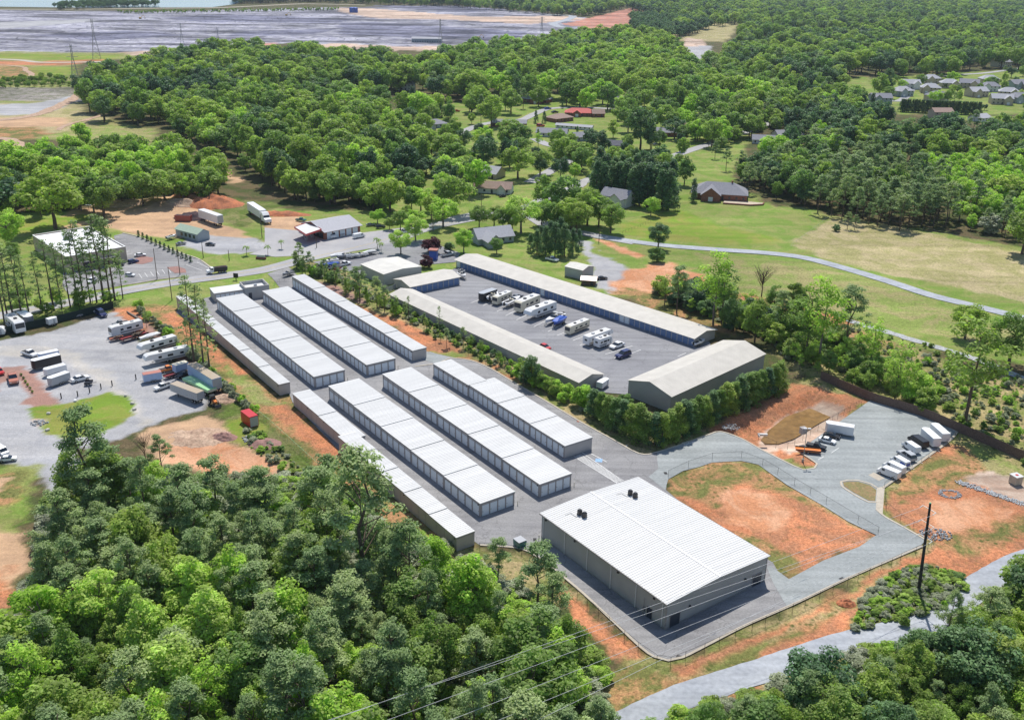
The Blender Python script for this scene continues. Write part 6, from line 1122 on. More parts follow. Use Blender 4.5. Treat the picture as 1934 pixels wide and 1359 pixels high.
def boxtrailer(t, col='white', L_=6.0, h=2.5, w=1.15, roof=None, vnose=True):
    a, b_ = -L_ / 2, L_ / 2; pts = [(a, -w), (b_ - (.6 if vnose else 0), -w), (b_, -w * .35), (b_, w * .35), (b_ - (.6 if vnose else 0), w), (a, w)] if vnose else [(a, -w), (b_, -w), (b_, w), (a, w)]
    one('body', 'p_' + col, t, lambda m: m.prism(pts, .55, h)); one('roof', 'p_' + (roof or 'white'), t, lambda m: m.prism([(x * .99, y * .99) for x, y in pts], h, h + .06))
    one('rear_door', 'p_' + col, t, lambda m: m.box(a - .04, a, -w * .88, w * .88, .65, h - .15)); one('side_door', 'p_silver', t, lambda m: m.box(b_ - 1.9, b_ - 1.2, -w - .02, -w, .7, h - .25))
    one('trim_rail', 'galv', t, lambda m: [m.box(a, b_ - .6, s * w - .02, s * w + .02, .5, .62) for s in (-1, 1)]); one('hitch', 'dark', t, lambda m: m.box(b_, b_ + 1.0, -.06, .06, .5, .6))
    one('fender', 'dark', t, lambda m: [m.box(-1.2, .8, s * w - .05, s * w + .1, .78, .84) for s in (-1, 1)]); wheels(t, (-.65, .25), w - .05, .33, .2); return L_ + 1
def boat(t, hull='white', L_=6.5, cover=None, tower=False):
    n = 9; mb = MB(); vs = []
    for i in range(n):
        s = i / (n - 1); x = -L_ / 2 + L_ * s; w = 1.12 * (1 - max(0, (s - .45) / .55) ** 2.2) + .02; zb = .75 + .35 * max(0, s - .6) ** 1.3 * 2; zt = 1.65 + .3 * s
        vs += [(x, 0, zb), (x, w * .75, zb + .25), (x, w, zt), (x, w * .82, zt + .02), (x, 0, zt - .02), (x, -w * .82, zt + .02), (x, -w, zt), (x, -w * .75, zb + .25)]
    fs = [tuple(range(8))[::-1], tuple(range(8 * (n - 1), 8 * n))]
    for i in range(n - 1):
        for j in range(8): k = i * 8; fs.append((k + j, k + (j + 1) % 8, k + 8 + (j + 1) % 8, k + 8 + j))
    mb.add(vs, fs); mb.build('hull', 'p_' + hull, t)
    if cover: one('cover', 'p_' + cover, t, lambda m: m.side([(-L_ / 2, 1.7), (-L_ * .2, 2.1), (L_ * .1, 2.3), (L_ * .38, 1.95), (L_ / 2, 1.97), (L_ / 2, 1.9), (-L_ / 2, 1.6)], .98, .25, (1.6, 2.4)))
    else:
        one('cockpit', 'dark', t, lambda m: m.box(-L_ * .42, L_ * .08, -.72, .72, 1.5, 1.76)); one('windscreen', 'glass', t, lambda m: m.side([(L_ * .05, 1.8), (L_ * .13, 1.82), (L_ * .05, 2.3), (L_ * .02, 2.3)], .85, .7, (1.8, 2.3)))
        for s in (-1, 1): one('seat', 'p_cream', t, lambda m: m.bevbox(-L_ * .12, -L_ * .03, s * .4 - .25, s * .4 + .25, 1.74, 2.15, .06))
    one('outboard', 'dark', t, lambda m: m.bevbox(-L_ / 2 - .5, -L_ / 2 - .05, -.25, .25, .9, 1.95, .1))
    if tower: one('tower', 'galv', t, lambda m: m.tube([(-.6, -1, 1.7), (-.9, -.8, 3.0), (-.9, .8, 3.0), (-.6, 1, 1.7)], .05).tube([(.2, -1, 1.7), (-.3, -.8, 3.0), (-.3, .8, 3.0), (.2, 1, 1.7)], .05).box(-1.1, -.1, -.8, .8, 3.0, 3.06))
    one('trailer_frame', 'galv', t, lambda m: m.box(-L_ * .45, L_ * .45, -.75, -.65, .5, .62).box(-L_ * .45, L_ * .45, .65, .75, .5, .62).box(L_ * .45, L_ * .45 + 1.2, -.06, .06, .5, .62).box(-1.2, -1.1, -.9, .9, .45, .7).box(L_ * .44, L_ * .46, -.7, .7, .5, .62)); wheels(t, (-1.5, -.7), .98, .32, .2); return L_ + 1
def semi(t):
    one('cargo_box', 'p_white', t, lambda m: m.box(-11, 3.6, -1.25, 1.25, 1.2, 4.05)); one('cab', 'p_white', t, lambda m: m.side([(4.4, .8), (4.4, 3.7), (5.9, 3.75), (6.9, 2.9), (7.2, 2.1), (8.9, 1.8), (9.1, .8)], 1.2)); one('windscreen', 'glass', t, lambda m: m.add([(6.92, -1.05, 2.86), (7.22, -1.1, 2.14), (7.22, 1.1, 2.14), (6.92, 1.05, 2.86)], [(0, 1, 2, 3)]))
    one('chassis', 'dark', t, lambda m: m.box(-10.8, 5, -.5, .5, .8, 1.15)); lamps(t, 9.08, -11, .95, .95); wheels(t, (-9.8, -8.5, 3.6, 4.7, 8.0), 1.05, .5, .3); return 20.2
def truck_dump(t):
    one('dump_bed', 'black', t, lambda m: m.side([(-4.2, 1.2), (-4.4, 2.6), (1.3, 2.7), (1.3, 1.2)], 1.2)); one('load', 'dirt_dark', t, lambda m: m.bevbox(-4.1, 1.1, -1.05, 1.05, 2.5, 2.85, .25)); one('cab', 'p_white', t, lambda m: m.side([(1.6, .8), (1.6, 2.8), (2.7, 2.85), (3.1, 1.9), (4.4, 1.75), (4.5, .8)], 1.15)); one('windscreen', 'glass', t, lambda m: m.add([(2.76, -1, 2.75), (3.12, -1.05, 1.95), (3.12, 1.05, 1.95), (2.76, 1, 2.75)], [(0, 1, 2, 3)]))
    for s in (-1, 1): one('window', 'glass', t, lambda m: m.box(1.9, 2.75, s * 1.16 - .02, s * 1.16 + .02, 1.95, 2.6))
    one('chassis', 'dark', t, lambda m: m.box(-4.2, 4.2, -.45, .45, .7, 1.15)); lamps(t, 4.48, -4.3, .9, .95); wheels(t, (-3.2, -2.0, -.8, 3.4), 1.0, .5, .32); return 8.9
def flatbed(t, col='rust', L_=6.0, load=None):
    one('deck', 'p_' + col, t, lambda m: m.box(-L_ / 2, L_ / 2, -1.1, 1.1, .75, .92)); one('rail', 'dark', t, lambda m: [m.box(-L_ / 2, L_ / 2, s * 1.1 - .04, s * 1.1 + .04, .92, 1.25) for s in (-1, 1)] + [m.box(L_ / 2, L_ / 2 + 1.2, -.06, .06, .6, .75)]); wheels(t, (-.9, 0.0), 1.0, .35)
    if load: one('load', load, t, lambda m: [m.cyl((-L_ * .4 + .6 * i, -.8, 1.15), (-L_ * .1 + .5 * i, .8, 1.3 + .2 * (i % 3)), .22, .16, 6) for i in range(5)])
    return L_ + 1
def container(t, col='skyblue', roof='tanp', L_=12, h=4.0, wh=True):
    one('body', 'p_' + col, t, lambda m: m.box(-L_ / 2, L_ / 2, -1.22, 1.22, 1.2 if wh else .1, h)); one('roof', 'p_' + roof, t, lambda m: m.box(-L_ / 2 + .05, L_ / 2 - .05, -1.2, 1.2, h, h + .06)); one('end_door', 'p_silver', t, lambda m: m.box(-L_ / 2 - .05, -L_ / 2, -1.1, 1.1, 1.3 if wh else .2, h - .15))
    one('side_rib', 'p_' + col, t, lambda m: [m.box(-L_ / 2 + .6 + i * .8, -L_ / 2 + .68 + i * .8, s * 1.22 - .04, s * 1.22 + .04, 1.25 if wh else .15, h - .1) for s in (-1, 1) for i in range(int(L_ / .8) - 1)])
    if wh: one('chassis', 'dark', t, lambda m: m.box(-L_ / 2 + .3, L_ / 2 - .5, -.5, .5, .85, 1.19)); wheels(t, (-L_ * .38, -L_ * .28), 1.0, .48, .3); one('landing_leg', 'dark', t, lambda m: m.box(L_ * .25, L_ * .27, -.9, -.75, 0, 1.2).box(L_ * .25, L_ * .27, .75, .9, 0, 1.2))
    return L_
def tractor(t):
    one('body', 'p_orange', t, lambda m: m.side([(-1, .8), (-1, 1.5), (.2, 1.6), (1.9, 1.45), (1.95, .8)], .45)); one('cab', 'glass', t, lambda m: m.side([(-1.2, 1.4), (-1.1, 2.6), (.1, 2.6), (.3, 1.5)], .6)); one('roof', 'black', t, lambda m: m.box(-1.3, .25, -.7, .7, 2.6, 2.7))
    one('loader_arm', 'black', t, lambda m: m.tube([(.2, -.6, 1.2), (1.8, -.6, 1.8), (3.0, -.6, .6)], .09).tube([(.2, .6, 1.2), (1.8, .6, 1.8), (3.0, .6, .6)], .09)); one('bucket', 'dark', t, lambda m: m.side([(2.9, .15), (2.9, .9), (3.1, .9), (3.6, .2)], .95)); wheels(t, (-.9,), .8, .8, .4); wheels(t, (1.5,), .7, .45, .28); return 4.6
def excavator(t):
    one('track', 'dark', t, lambda m: m.side([(-2, .1), (-2.3, .6), (-2, 1), (2, 1), (2.3, .6), (2, .1)], 1.5)); one('cab', 'p_yellow', t, lambda m: m.bevbox(-2, 1.4, -1.3, 1.3, 1.05, 2.8, .1)); one('boom', 'p_yellow', t, lambda m: m.tube([(1.2, 0, 1.8), (4, 0, 5.2), (7.5, 0, 4.2), (8, 0, 1.5)], .3)); one('bucket', 'dark', t, lambda m: m.bevbox(7.3, 8.6, -.7, .7, .5, 1.7, .2)); return 10
def put(fn, args, rear, front, name, label, cat, group=None, fit=True, kw={}):
    a = at(*rear); b_ = at(*front); d = b_ - a; t = thing(name, label, cat, (0, 0, 0), 0, group); L_ = fn(t, *args, **kw)
    base = (a + b_) / 2; s = min(1.22, max(.85, d.length / L_)) if fit else 1.0
    t.location = (base.x, base.y, .03); t.rotation_euler = (0, 0, math.atan2(d.y, d.x)); t.scale = (s,) * 3; return t
CY = 'motorhomes, trailers and boats parked in the courtyard row'
put(boxtrailer, ('black', 7.2, 2.9, 1.2), (936, 560), (904, 571), 'enclosed_trailer', 'black fronted enclosed trailer, first in the courtyard row', 'trailer', CY, kw=dict(roof='silver'))
put(boat, ('white', 5.5), (924, 573), (940, 560), 'motor_boat', 'small white boat between the black trailer and the cream camper', 'boat', CY)
put(camper, ('cream', 9, 'motor', 'black'), (962, 565), (934, 577), 'motorhome', 'cream motorhome with black nose, third in the courtyard row', 'motorhome', CY)
put(boat, ('white', 7.5), (951, 583), (984, 569), 'motor_boat', 'white speedboat behind the cream motorhome', 'boat', CY); put(car, ('grey', 'sedan'), (968, 566), (985, 560), 'parked_car', 'dark car beyond the white speedboat', 'car')
put(camper, ('cream', 9, 'motor', 'grey'), (1016, 575), (974, 593), 'motorhome', 'cream motorhome with striped front, left of the long fifth wheel', 'motorhome', CY)
put(camper, ('white', 11, 'fifth', 'grey'), (1045, 588), (994, 607), 'caravan', 'long white fifth wheel caravan with swoosh stripes in the courtyard', 'caravan', CY)
put(boat, ('white', 9, None, True), (1065, 600), (1028, 617), 'motor_boat', 'large white cruiser boat with a tower in the courtyard', 'boat', CY)
put(boat, ('blue', 6, 'blue'), (1066, 606), (1044, 622), 'motor_boat', 'small boat under a blue cover in front of the cruiser', 'boat', CY)
put(camper, ('cream', 11, 'motor', 'black'), (1108, 618), (1071, 633), 'motorhome', 'motorhome with black swoosh flanks, alone mid courtyard', 'motorhome', CY)
put(camper, ('white', 11, 'fifth', 'tanp'), (1106, 654), (1152, 637), 'caravan', 'white fifth wheel caravan nearest the parked white car', 'caravan', CY)
put(camper, ('white', 6, 'travel', 'grey'), (1126, 658), (1151, 649), 'caravan', 'short white caravan beside the white car in the courtyard', 'caravan', CY)
put(car, ('white', 'sedan'), (1176, 652), (1154, 660), 'parked_car', 'white coupe at the end of the courtyard row', 'car'); put(car, ('navy', 'suv'), (1188, 670), (1165, 678), 'parked_car', 'navy off-roader alone in the courtyard', 'car')
put(car, ('red', 'hatch'), (1022, 655), (1038, 662), 'parked_car', 'red car peeping over the long cream roof', 'car'); put(boxtrailer, ('white', 5), (1131, 736), (1146, 726), 'enclosed_trailer', 'white trailer behind the gable end of the long cream row', 'trailer')
put(boat, ('white', 6), (1308, 656), (1332, 648), 'motor_boat', 'boat at the gable end of the blue door row', 'boat'); put(boat, ('white', 5.5), (866, 521), (880, 530), 'motor_boat', 'white boat at the end of the short blue bay row', 'boat'); put(boat, ('grey', 5), (868, 514), (878, 520), 'motor_boat', 'grey boat beside the short blue bay row', 'boat')
put(car, ('silver', 'pickup'), (834, 486), (858, 481), 'pickup_truck', 'silver pickup right of the blue kiosk', 'pickup truck'); put(car, ('white', 'pickup'), (1032, 490), (1053, 495), 'pickup_truck', 'white pickup on the grass by the cedar clump', 'pickup truck'); put(car, ('black', 'sedan'), (1128, 528), (1146, 527), 'parked_car', 'black car beside the brown wooden shed', 'car')
# right lot
VG = 'vans along the lot edge'
put(boxtrailer, ('white', 8, 3.2, 1.25), (1602, 822), (1566, 816), 'enclosed_trailer', 'long white enclosed trailer at the basin fence', 'trailer'); put(car, ('black', 'sedan'), (1557, 823), (1584, 829), 'parked_car', 'black car between the white sedan and long white trailer', 'car'); put(car, ('white', 'sedan'), (1546, 831), (1578, 839), 'parked_car', 'white sedan in the gravel lot', 'car')
put(car, ('black', 'pickup'), (1526, 843), (1556, 850), 'pickup_truck', 'black pickup beside the orange trailer', 'pickup truck'); put(flatbed, ('orange', 7), (1505, 852), (1546, 856), 'flatbed_trailer', 'low orange flatbed trailer by the lamp post', 'trailer')
put(car, ('white', 'van'), (1697, 906), (1658, 890), 'parked_van', 'plain white van nearest the kerb island', 'van', VG); put(car, ('white', 'van'), (1706, 897), (1670, 880), 'parked_van', 'white van second from the kerb island', 'van', VG); v3 = put(car, ('white', 'van'), (1713, 885), (1685, 869), 'parked_van', 'white van with a bright blue rear panel', 'van', VG)
one('blue_panel', 'p_blue', v3, lambda m: [m.box(-2.6, -.9, s * .99 - .02, s * .99 + .02, .8, 1.7) for s in (-1, 1)] + [m.box(-2.86, -2.84, -.7, .7, .8, 1.7)])
put(car, ('silver', 'suv'), (1725, 874), (1698, 856), 'parked_car', 'silver people carrier between two white vans', 'car'); put(car, ('white', 'van'), (1733, 858), (1707, 841), 'parked_van', 'white van left of the black van', 'van', VG); put(car, ('black', 'van'), (1747, 849), (1719, 830), 'parked_van', 'black van with pale roof in the gravel lot', 'van', VG)
put(boxtrailer, ('white', 7.5, 3.1, 1.25), (1768, 847), (1742, 824), 'enclosed_trailer', 'white horse trailer right of the black van', 'trailer'); put(boxtrailer, ('white', 7.5, 3.0, 1.25), (1785, 837), (1760, 815), 'enclosed_trailer', 'white trailer nearest the timber fence', 'trailer')
# gravel yard
put(camper, ('white', 10, 'motor', 'grey'), (268, 622), (209, 637), 'motorhome', 'white class A motorhome at the top of the gravel yard row', 'motorhome'); put(car, ('grey', 'pickup'), (243, 611), (213, 617), 'pickup_truck', 'dark truck behind the white motorhome', 'pickup truck'); put(flatbed, ('maroon', 8, 'bark'), (281, 632), (226, 647), 'flatbed_trailer', 'dark flatbed loaded with timber and scrap', 'trailer')
put(flatbed, ('rust', 5, 'wood'), (236, 639), (206, 645), 'flatbed_trailer', 'rusty machinery trailer under the motorhome nose', 'trailer'); put(boat, ('white', 8, 'white'), (302, 635), (264, 648), 'motor_boat', 'boat under a white cover in the gravel yard', 'boat'); put(camper, ('white', 11.5, 'fifth', 'black'), (332, 651), (263, 671), 'caravan', 'white caravan with dark nose below the covered boat', 'caravan'); put(camper, ('white', 12.5, 'fifth', 'grey'), (357, 672), (273, 691), 'caravan', 'longest white caravan with wavy side graphics', 'caravan')
put(boxtrailer, ('skyblue', 4.5, 2.9, 1.2), (357, 697), (327, 706), 'enclosed_trailer', 'short pale blue box trailer with cream roof', 'trailer', kw=dict(roof='cream', vnose=False)); put(car, ('orange', 'pickup'), (305, 703), (330, 697), 'pickup_truck', 'orange truck between the longest caravan and the box trailer', 'pickup truck'); put(boxtrailer, ('skyblue', 5.5, 2.9, 1.15), (309, 716), (268, 723), 'enclosed_trailer', 'pale blue trailer with rusty red roof', 'trailer', kw=dict(roof='rust', vnose=False)); put(flatbed, ('maroon', 4), (332, 710), (311, 716), 'flatbed_trailer', 'small dark hitch trailer right of the rusty roofed one', 'trailer')
put(car, ('white', 'pickup'), (321, 729), (294, 738), 'pickup_truck', 'white pickup beside the grey dump trailer', 'pickup truck'); put(car, ('black', 'pickup'), (355, 708), (340, 714), 'pickup_truck', 'black pickup at the nose of the blue container trailer', 'pickup truck'); put(container, ('skyblue', 'tanp', 13, 4.0), (412, 743), (365, 713), 'container_trailer', 'pale blue container trailer with stained roof', 'trailer'); put(container, ('green', 'green', 11, 1.8), (402, 748), (354, 724), 'container_trailer', 'low green topped trailer between two tall trailers', 'trailer'); put(container, ('silver', 'tanp', 11, 3.3), (381, 762), (330, 743), 'container_trailer', 'grey dump trailer with mottled top', 'trailer')
put(tractor, (), (398, 758), (410, 768), 'tractor', 'orange and black tractor behind the grey dump trailer', 'tractor'); put(container, ('red', 'red', 5.2, 3.0), (481, 806), (464, 793), 'container', 'bright red container on the grass bank', 'container', kw=dict(wh=False))
put(car, ('white', 'pickup'), (45, 668), (69, 675), 'pickup_truck', 'white pickup above the trailers at the left', 'pickup truck'); put(boxtrailer, ('skyblue', 6.5, 2.0, 1.2), (113, 670), (71, 679), 'enclosed_trailer', 'low pale blue trailer behind the white pickup', 'trailer'); put(boxtrailer, ('black', 8, 3.0, 1.2), (118, 685), (58, 700), 'enclosed_trailer', 'black sided trailer with a white roof', 'trailer'); put(boxtrailer, ('white', 7, 2.6, 1.2), (127, 700), (82, 712), 'enclosed_trailer', 'white box trailer in the left group', 'trailer'); put(boxtrailer, ('silver', 7, 3.1, 1.25), (133, 717), (90, 732), 'enclosed_trailer', 'grey food trailer with white roof by the bollards', 'trailer')
put(car, ('white', 'sedan'), (135, 723), (169, 714), 'parked_car', 'white sports car beside the grey food trailer', 'car'); put(car, ('rust', 'pickup'), (22, 708), (29, 731), 'pickup_truck', 'rusty pickup by the planting strip', 'pickup truck'); put(flatbed, ('black', 2.4), (160, 727), (176, 726), 'utility_trailer', 'small black utility trailer in front of the sports car', 'trailer'); put(car, ('red', 'pickup'), (-6, 700), (4, 709), 'pickup_truck', 'red truck at the left edge of the yard', 'pickup truck')
put(camper, ('white', 8, 'travel', 'grey'), (-30, 634), (10, 632), 'caravan', 'white caravan cut by the left edge', 'caravan'); put(camper, ('white', 8.5, 'motor', 'grey'), (18, 612), (44, 634), 'motorhome', 'white motorhome nosing out from the dark fence', 'motorhome'); put(boxtrailer, ('grey', 6, 2.9, 1.2), (42, 606), (60, 619), 'enclosed_trailer', 'grey trailer right of the nosing motorhome', 'trailer'); put(boxtrailer, ('white', 3.6, 2.7, 1.15), (92, 615), (107, 611), 'enclosed_trailer', 'small white box trailer by the dark fence', 'trailer')
put(car, ('grey', 'suv'), (135, 601), (152, 597), 'parked_car', 'dark car in the fence shadow', 'car'); put(car, ('silver', 'pickup'), (168, 587), (186, 592), 'pickup_truck', 'silver truck at the fence end', 'pickup truck'); put(car, ('navy', 'suv'), (186, 592), (198, 600), 'parked_car', 'navy car at the end of the dark fence', 'car'); put(car, ('white', 'van'), (-8, 850), (12, 862), 'parked_van', 'white van at the left edge by the lower lawn', 'van'); put(car, ('white', 'sedan'), (0, 871), (30, 868), 'parked_car', 'white car at the left edge by the lower lawn', 'car')
# bank car park and road
for col, k, r_, f_, lb in [('black', 'suv', (218, 499), (232, 503), 'black car left of the planting island'), ('navy', 'suv', (245, 498), (259, 495), 'dark car against the planting island'), ('white', 'sedan', (254, 485), (276, 483), 'white car above the planting island'), ('white', 'hatch', (238, 521), (254, 522), 'white car nearest the road in the bank car park'), ('red', 'sedan', (152, 507), (166, 506), 'red car among the pine trunks'), ('maroon', 'sedan', (173, 504), (186, 502), 'dark red car among the pine trunks'), ('silver', 'sedan', (128, 509), (145, 508), 'silver car at the foot of the tan brick wall'),
                          ('white', 'suv', (178, 530), (168, 536), 'white car under the roadside pines'), ('black', 'sedan', (390, 463), (405, 464), 'black car right of the green roofed shop'), ('grey', 'sedan', (336, 463), (348, 461), 'grey car left of the green roofed shop'), ('teal', 'pickup', (562, 417), (575, 418), 'teal truck behind the service station'),
                          ('white', 'van', (618, 443), (632, 452), 'white van in front of the garage bays, left'), ('silver', 'pickup', (634, 441), (648, 447), 'silver pickup in front of the garage bays'), ('red', 'hatch', (658, 437), (672, 441), 'red car in front of the last garage bay'), ('white', 'van', (668, 451), (688, 447), 'white van on the forecourt'), ('white', 'suv', (760, 441), (778, 438), 'white car at the village road junction'),
                          ('grey', 'sedan', (692, 427), (708, 426), 'grey car behind the service station end'), ('black', 'suv', (711, 431), (727, 430), 'black car parked under the wood edge'), ('grey', 'suv', (736, 425), (750, 423), 'dark car under the tree by the road'), ('white', 'pickup', (640, 504), (662, 499), 'white pickup among the boats'), ('navy', 'hatch', (482, 558), (498, 555), 'dark hatchback against the gate office'),
                          ('blue', 'sedan', (1028, 207), (1041, 206), 'bright blue car by the hip roofed brick house'), ('black', 'sedan', (1042, 214), (1054, 213), 'black car below the bright blue one'), ('red', 'suv', (1014, 240), (1028, 239), 'red car by the dark cedar'), ('grey', 'sedan', (1233, 275), (1246, 274), 'grey car at the cross street house'), ('black', 'sedan', (943, 373), (955, 371), 'black car beside the white farmhouse'), ('red', 'sedan', (856, 212), (868, 211), 'red car near the north street trees')]:
    put(car, (col, k), r_, f_, 'parked_van' if k == 'van' else ('pickup_truck' if k == 'pickup' else 'parked_car'), lb, 'van' if k == 'van' else 'pickup truck' if k == 'pickup' else 'car')
put(truck_dump, (), (430, 513), (391, 518), 'dump_truck', 'black and white dump truck driving on the road', 'dump truck'); put(container, ('white', 'white', 13, 4.0), (418, 428), (381, 415), 'container_trailer', 'white box trailer on the dirt lot', 'trailer'); put(semi, (), (473, 401), (512, 427), 'semi_truck', 'white articulated lorry beside the grass slope', 'lorry')
for i, (u, v, c1, cv, L_) in enumerate([(624, 498, 'white', None, 8), (637, 488, 'white', 'white', 7), (626, 505, 'blue', 'blue', 7.5), (650, 488, 'silver', None, 7), (666, 488, 'white', 'grey', 7), (681, 486, 'white', None, 7), (698, 482, 'grey', 'white', 7), (632, 513, 'maroon', 'black', 6), (612, 505, 'grey', None, 6)]):
    put(boat, (c1, L_, cv), (u + 12, v - 3), (u - 12, v + 2), 'motor_boat', ['long white open boat in the village boat lot', 'white covered boat behind the open one', 'boat under a bright blue cover in the village boat lot', 'silver open boat, middle of the boat lot row', 'white boat with grey cover in the boat lot row', 'white open boat, second from the right of the boat lot', 'grey boat with white cover at the right of the boat lot', 'dark red boat nearest the young trees', 'grey boat at the left end of the boat lot'][i], 'boat', 'boats in the village boat lot')
put(boat, ('grey', 6), (552, 519), (536, 524), 'motor_boat', 'boat on a trailer waiting at the storage gate', 'boat'); put(boat, ('white', 5.5), (318, 453), (330, 450), 'motor_boat', 'small white boat at the hedge end of the shop', 'boat')
for k, (u, v) in enumerate([(262, 36), (538, 30), (900, 73)]): put(excavator, (), (u, v), (u + 6, v), 'excavator', 'tiny yellow excavator on the grey basin, ' + ['upper left', 'near the dam', 'beside the tan bank'][k], 'excavator', fit=False)
house('long grey site shed on the tan edge of the basin', (806, 80), 40, 10, 0, 'siding_grey', 'shingle_light', h=5, rise=2, name='site_shed')
for k, (u, v) in enumerate([(665, 24), (671, 24)]):
    mb = MB(); mb.cyl((0, 0, 0), (0, 0, 9), 5.5, 5.5, 14); mb.cyl((0, 0, 9), (0, 0, 10.5), 5.5, .6, 14); q = mb.build('storage_tank', 'p_blue'); q.location = at(u, v); tag(q, ['blue storage tank on the red bank, left of the pair', 'blue storage tank on the red bank, right of the pair'][k], 'tank', 'blue tanks')

# ---------------------------------------------------------------- fences
def fence(px, h, label, sp=3.0, post='dark', panel='chain', rail=True, name='fence', r=.035, world=None):
    pts = smooth_line(P(*px), sp) if world is None else world; o = pts[0].copy(); t = thing(name, label, 'fence', o); pm = None
    for p in pts:
        if pm is None: mb = MB(); mb.cyl((0, 0, -.15), (0, 0, h + .05), r, r, 5); q = pm = mb.build('post', post, t)
        else: q = pm.copy(); COL.objects.link(q); q.parent = t
        q.location = p - o
    if panel: mb = MB(); [mb.add([(*(a - o).xy, .02), (*(b_ - o).xy, .02), (*(b_ - o).xy, h), (*(a - o).xy, h)], [(0, 1, 2, 3)]) for a, b_ in zip(pts[:-1], pts[1:])]; mb.build('mesh_panel', panel, t)
    if rail: mb = MB(); mb.tube([p - o + Vector((0, 0, h)) for p in pts], r * .8, 4); mb.build('top_rail', post, t)
    return t
fence([(822, 651), (850, 656), (885, 670), (917, 686), (985, 719), (1046, 750), (1100, 783), (1160, 817), (1200, 842), (1228, 850)], 1.9, 'dark chain link fence between the kerbed lane and sapling strip', 4.5)
fence([(905, 1040), (985, 1047), (1045, 1090), (1090, 1130), (1150, 1181), (1205, 1229), (1240, 1253), (1266, 1257), (1330, 1231), (1420, 1190), (1520, 1145), (1600, 1106), (1700, 1060), (1752, 1036)], 1.9, 'dark chain link fence around the warehouse corner', 3.0)
fence([(1262, 900), (1300, 882), (1345, 867), (1400, 864), (1440, 878), (1500, 915), (1560, 950), (1620, 986), (1658, 1008)], 1.7, 'thin chain link fence round the red clay pad', 4.5)
fence([(1362, 800), (1400, 812), (1432, 831), (1465, 846), (1487, 848), (1530, 822), (1562, 803), (1627, 764)], 1.8, 'chain link fence round the muddy basin', 3.0)
fence([(1240, 848), (1300, 822), (1400, 776), (1450, 750), (1497, 724), (1520, 712)], 1.8, 'chain link fence below the conifer hedge', 3.5)
fence([(1671, 940), (1673, 962), (1700, 984), (1752, 1012)], 1.8, 'chain link fence on the bank below the gravel lot', 2.5); fence([(1670, 918), (1690, 905), (1740, 872), (1792, 835), (1812, 815)], 1.1, 'low post fence behind the parked vans', 3.5)
fence([(1753, 1012), (1763, 1026), (1752, 1036)], 2.0, 'chain link gate beside the tall pole', 1.2, 'galv', name='gate'); fence([(510, 541), (528, 535), (546, 527)], 1.9, 'galvanised gate across the storage entrance', 2.0, 'galv', name='gate')
fence([(489, 786), (520, 812), (567, 855), (600, 885)], 1.6, 'green mesh fence on the bank beside the red container', 3.0, 'p_green', 'chain')
fence([(1494, 466), (1530, 440), (1569, 409)], 1.2, 'rail fence dividing green lawn from the tan field', 3.5, 'galv', None); fence([(1640, 409), (1720, 430), (1820, 452), (1934, 482), (2000, 500)], 1.3, 'wire fence under the pines along the tan field', 5, 'galv', None); fence([(1176, 441), (1205, 430), (1238, 414)], 1.1, 'short rail fence by the blue grey house', 2.5, 'dark', None); fence([(720, 545), (735, 551), (748, 545)], 2.0, 'panel fence between workshop and long cream row', 2.0, 'galv', 'p_silver')
def boardfence(px, h, label, m='wood', name='fence', sp=2.4):
    pts = smooth_line(P(*px), sp); o = pts[0].copy(); t = thing(name, label, 'fence', o); pm = None; mb = MB()
    for i, (a, b_) in enumerate(zip(pts[:-1], pts[1:])):
        a = a - o; b_ = b_ - o; d = (b_ - a); n_ = max(1, int(d.length / .3)); q = Vector((-d.y, d.x, 0)).normalized() * .03
        for k in range(n_):
            p0 = a + d * (k / n_); p1 = a + d * ((k + .93) / n_); hh = h + random.uniform(-.04, .04); mb.prism([((p0 + q).x, (p0 + q).y), ((p1 + q).x, (p1 + q).y), ((p1 - q).x, (p1 - q).y), ((p0 - q).x, (p0 - q).y)], -.1, hh)
    mb.build('board_panel', m, t)
    for p in pts:
        if pm is None: mb = MB(); mb.box(-.07, .07, .035, .16, -.1, h - .1); q = pm = mb.build('post', m, t)
        else: q = pm.copy(); COL.objects.link(q); q.parent = t
        q.location = p - o
    return t
boardfence([(1550, 716), (1600, 738), (1646, 757), (1740, 786), (1811, 816), (1934, 870), (2060, 925)], 2.5, 'long weathered timber fence round the far side of the gravel lot'); boardfence([(-80, 652), (0, 634), (56, 621), (130, 604), (214, 582)], 2.4, 'dark screen fence behind the caravans under the thin pines', 'screen')

# ---------------------------------------------------------------- poles, lamps and lines
def pole(px, hpx, label, r=.16, m='bark', arms=0, name='utility_pole', lamp=None, cat='pole'):
    g = at(*px); h = height_px(*px, hpx); t = thing(name, label, cat, (g.x, g.y, 0)); one('shaft', m, t, lambda mb: mb.cyl((0, 0, -.2), (0, 0, h), r, r * .65, 8))
    for k in range(arms): one('crossarm', m, t, lambda mb: mb.box(-1.3, 1.3, -.06, .06, h - .7 - k * 1.2, h - .58 - k * 1.2)); one('insulator', 'lamp', t, lambda mb: [mb.cyl((x, 0, h - .58 - k * 1.2), (x, 0, h - .35 - k * 1.2), .06, .04, 6) for x in (-1.2, 0, 1.2)])
    if lamp == 'flood': one('lamp_head', 'galv', t, lambda mb: [mb.bevbox(x - .35, x + .35, -.3, .3, h, h + .3, .05) for x in (-.9, 0, .9)] + [mb.box(-1.2, 1.2, -.05, .05, h - .12, h)])
    if lamp == 'street': one('lamp_arm', 'galv', t, lambda mb: mb.tube([(0, 0, h - .4), (1.6, 0, h)], .05)); one('lamp_head', 'galv', t, lambda mb: mb.bevbox(1.3, 2.1, -.15, .15, h - .1, h + .06, .03))
    return t, h
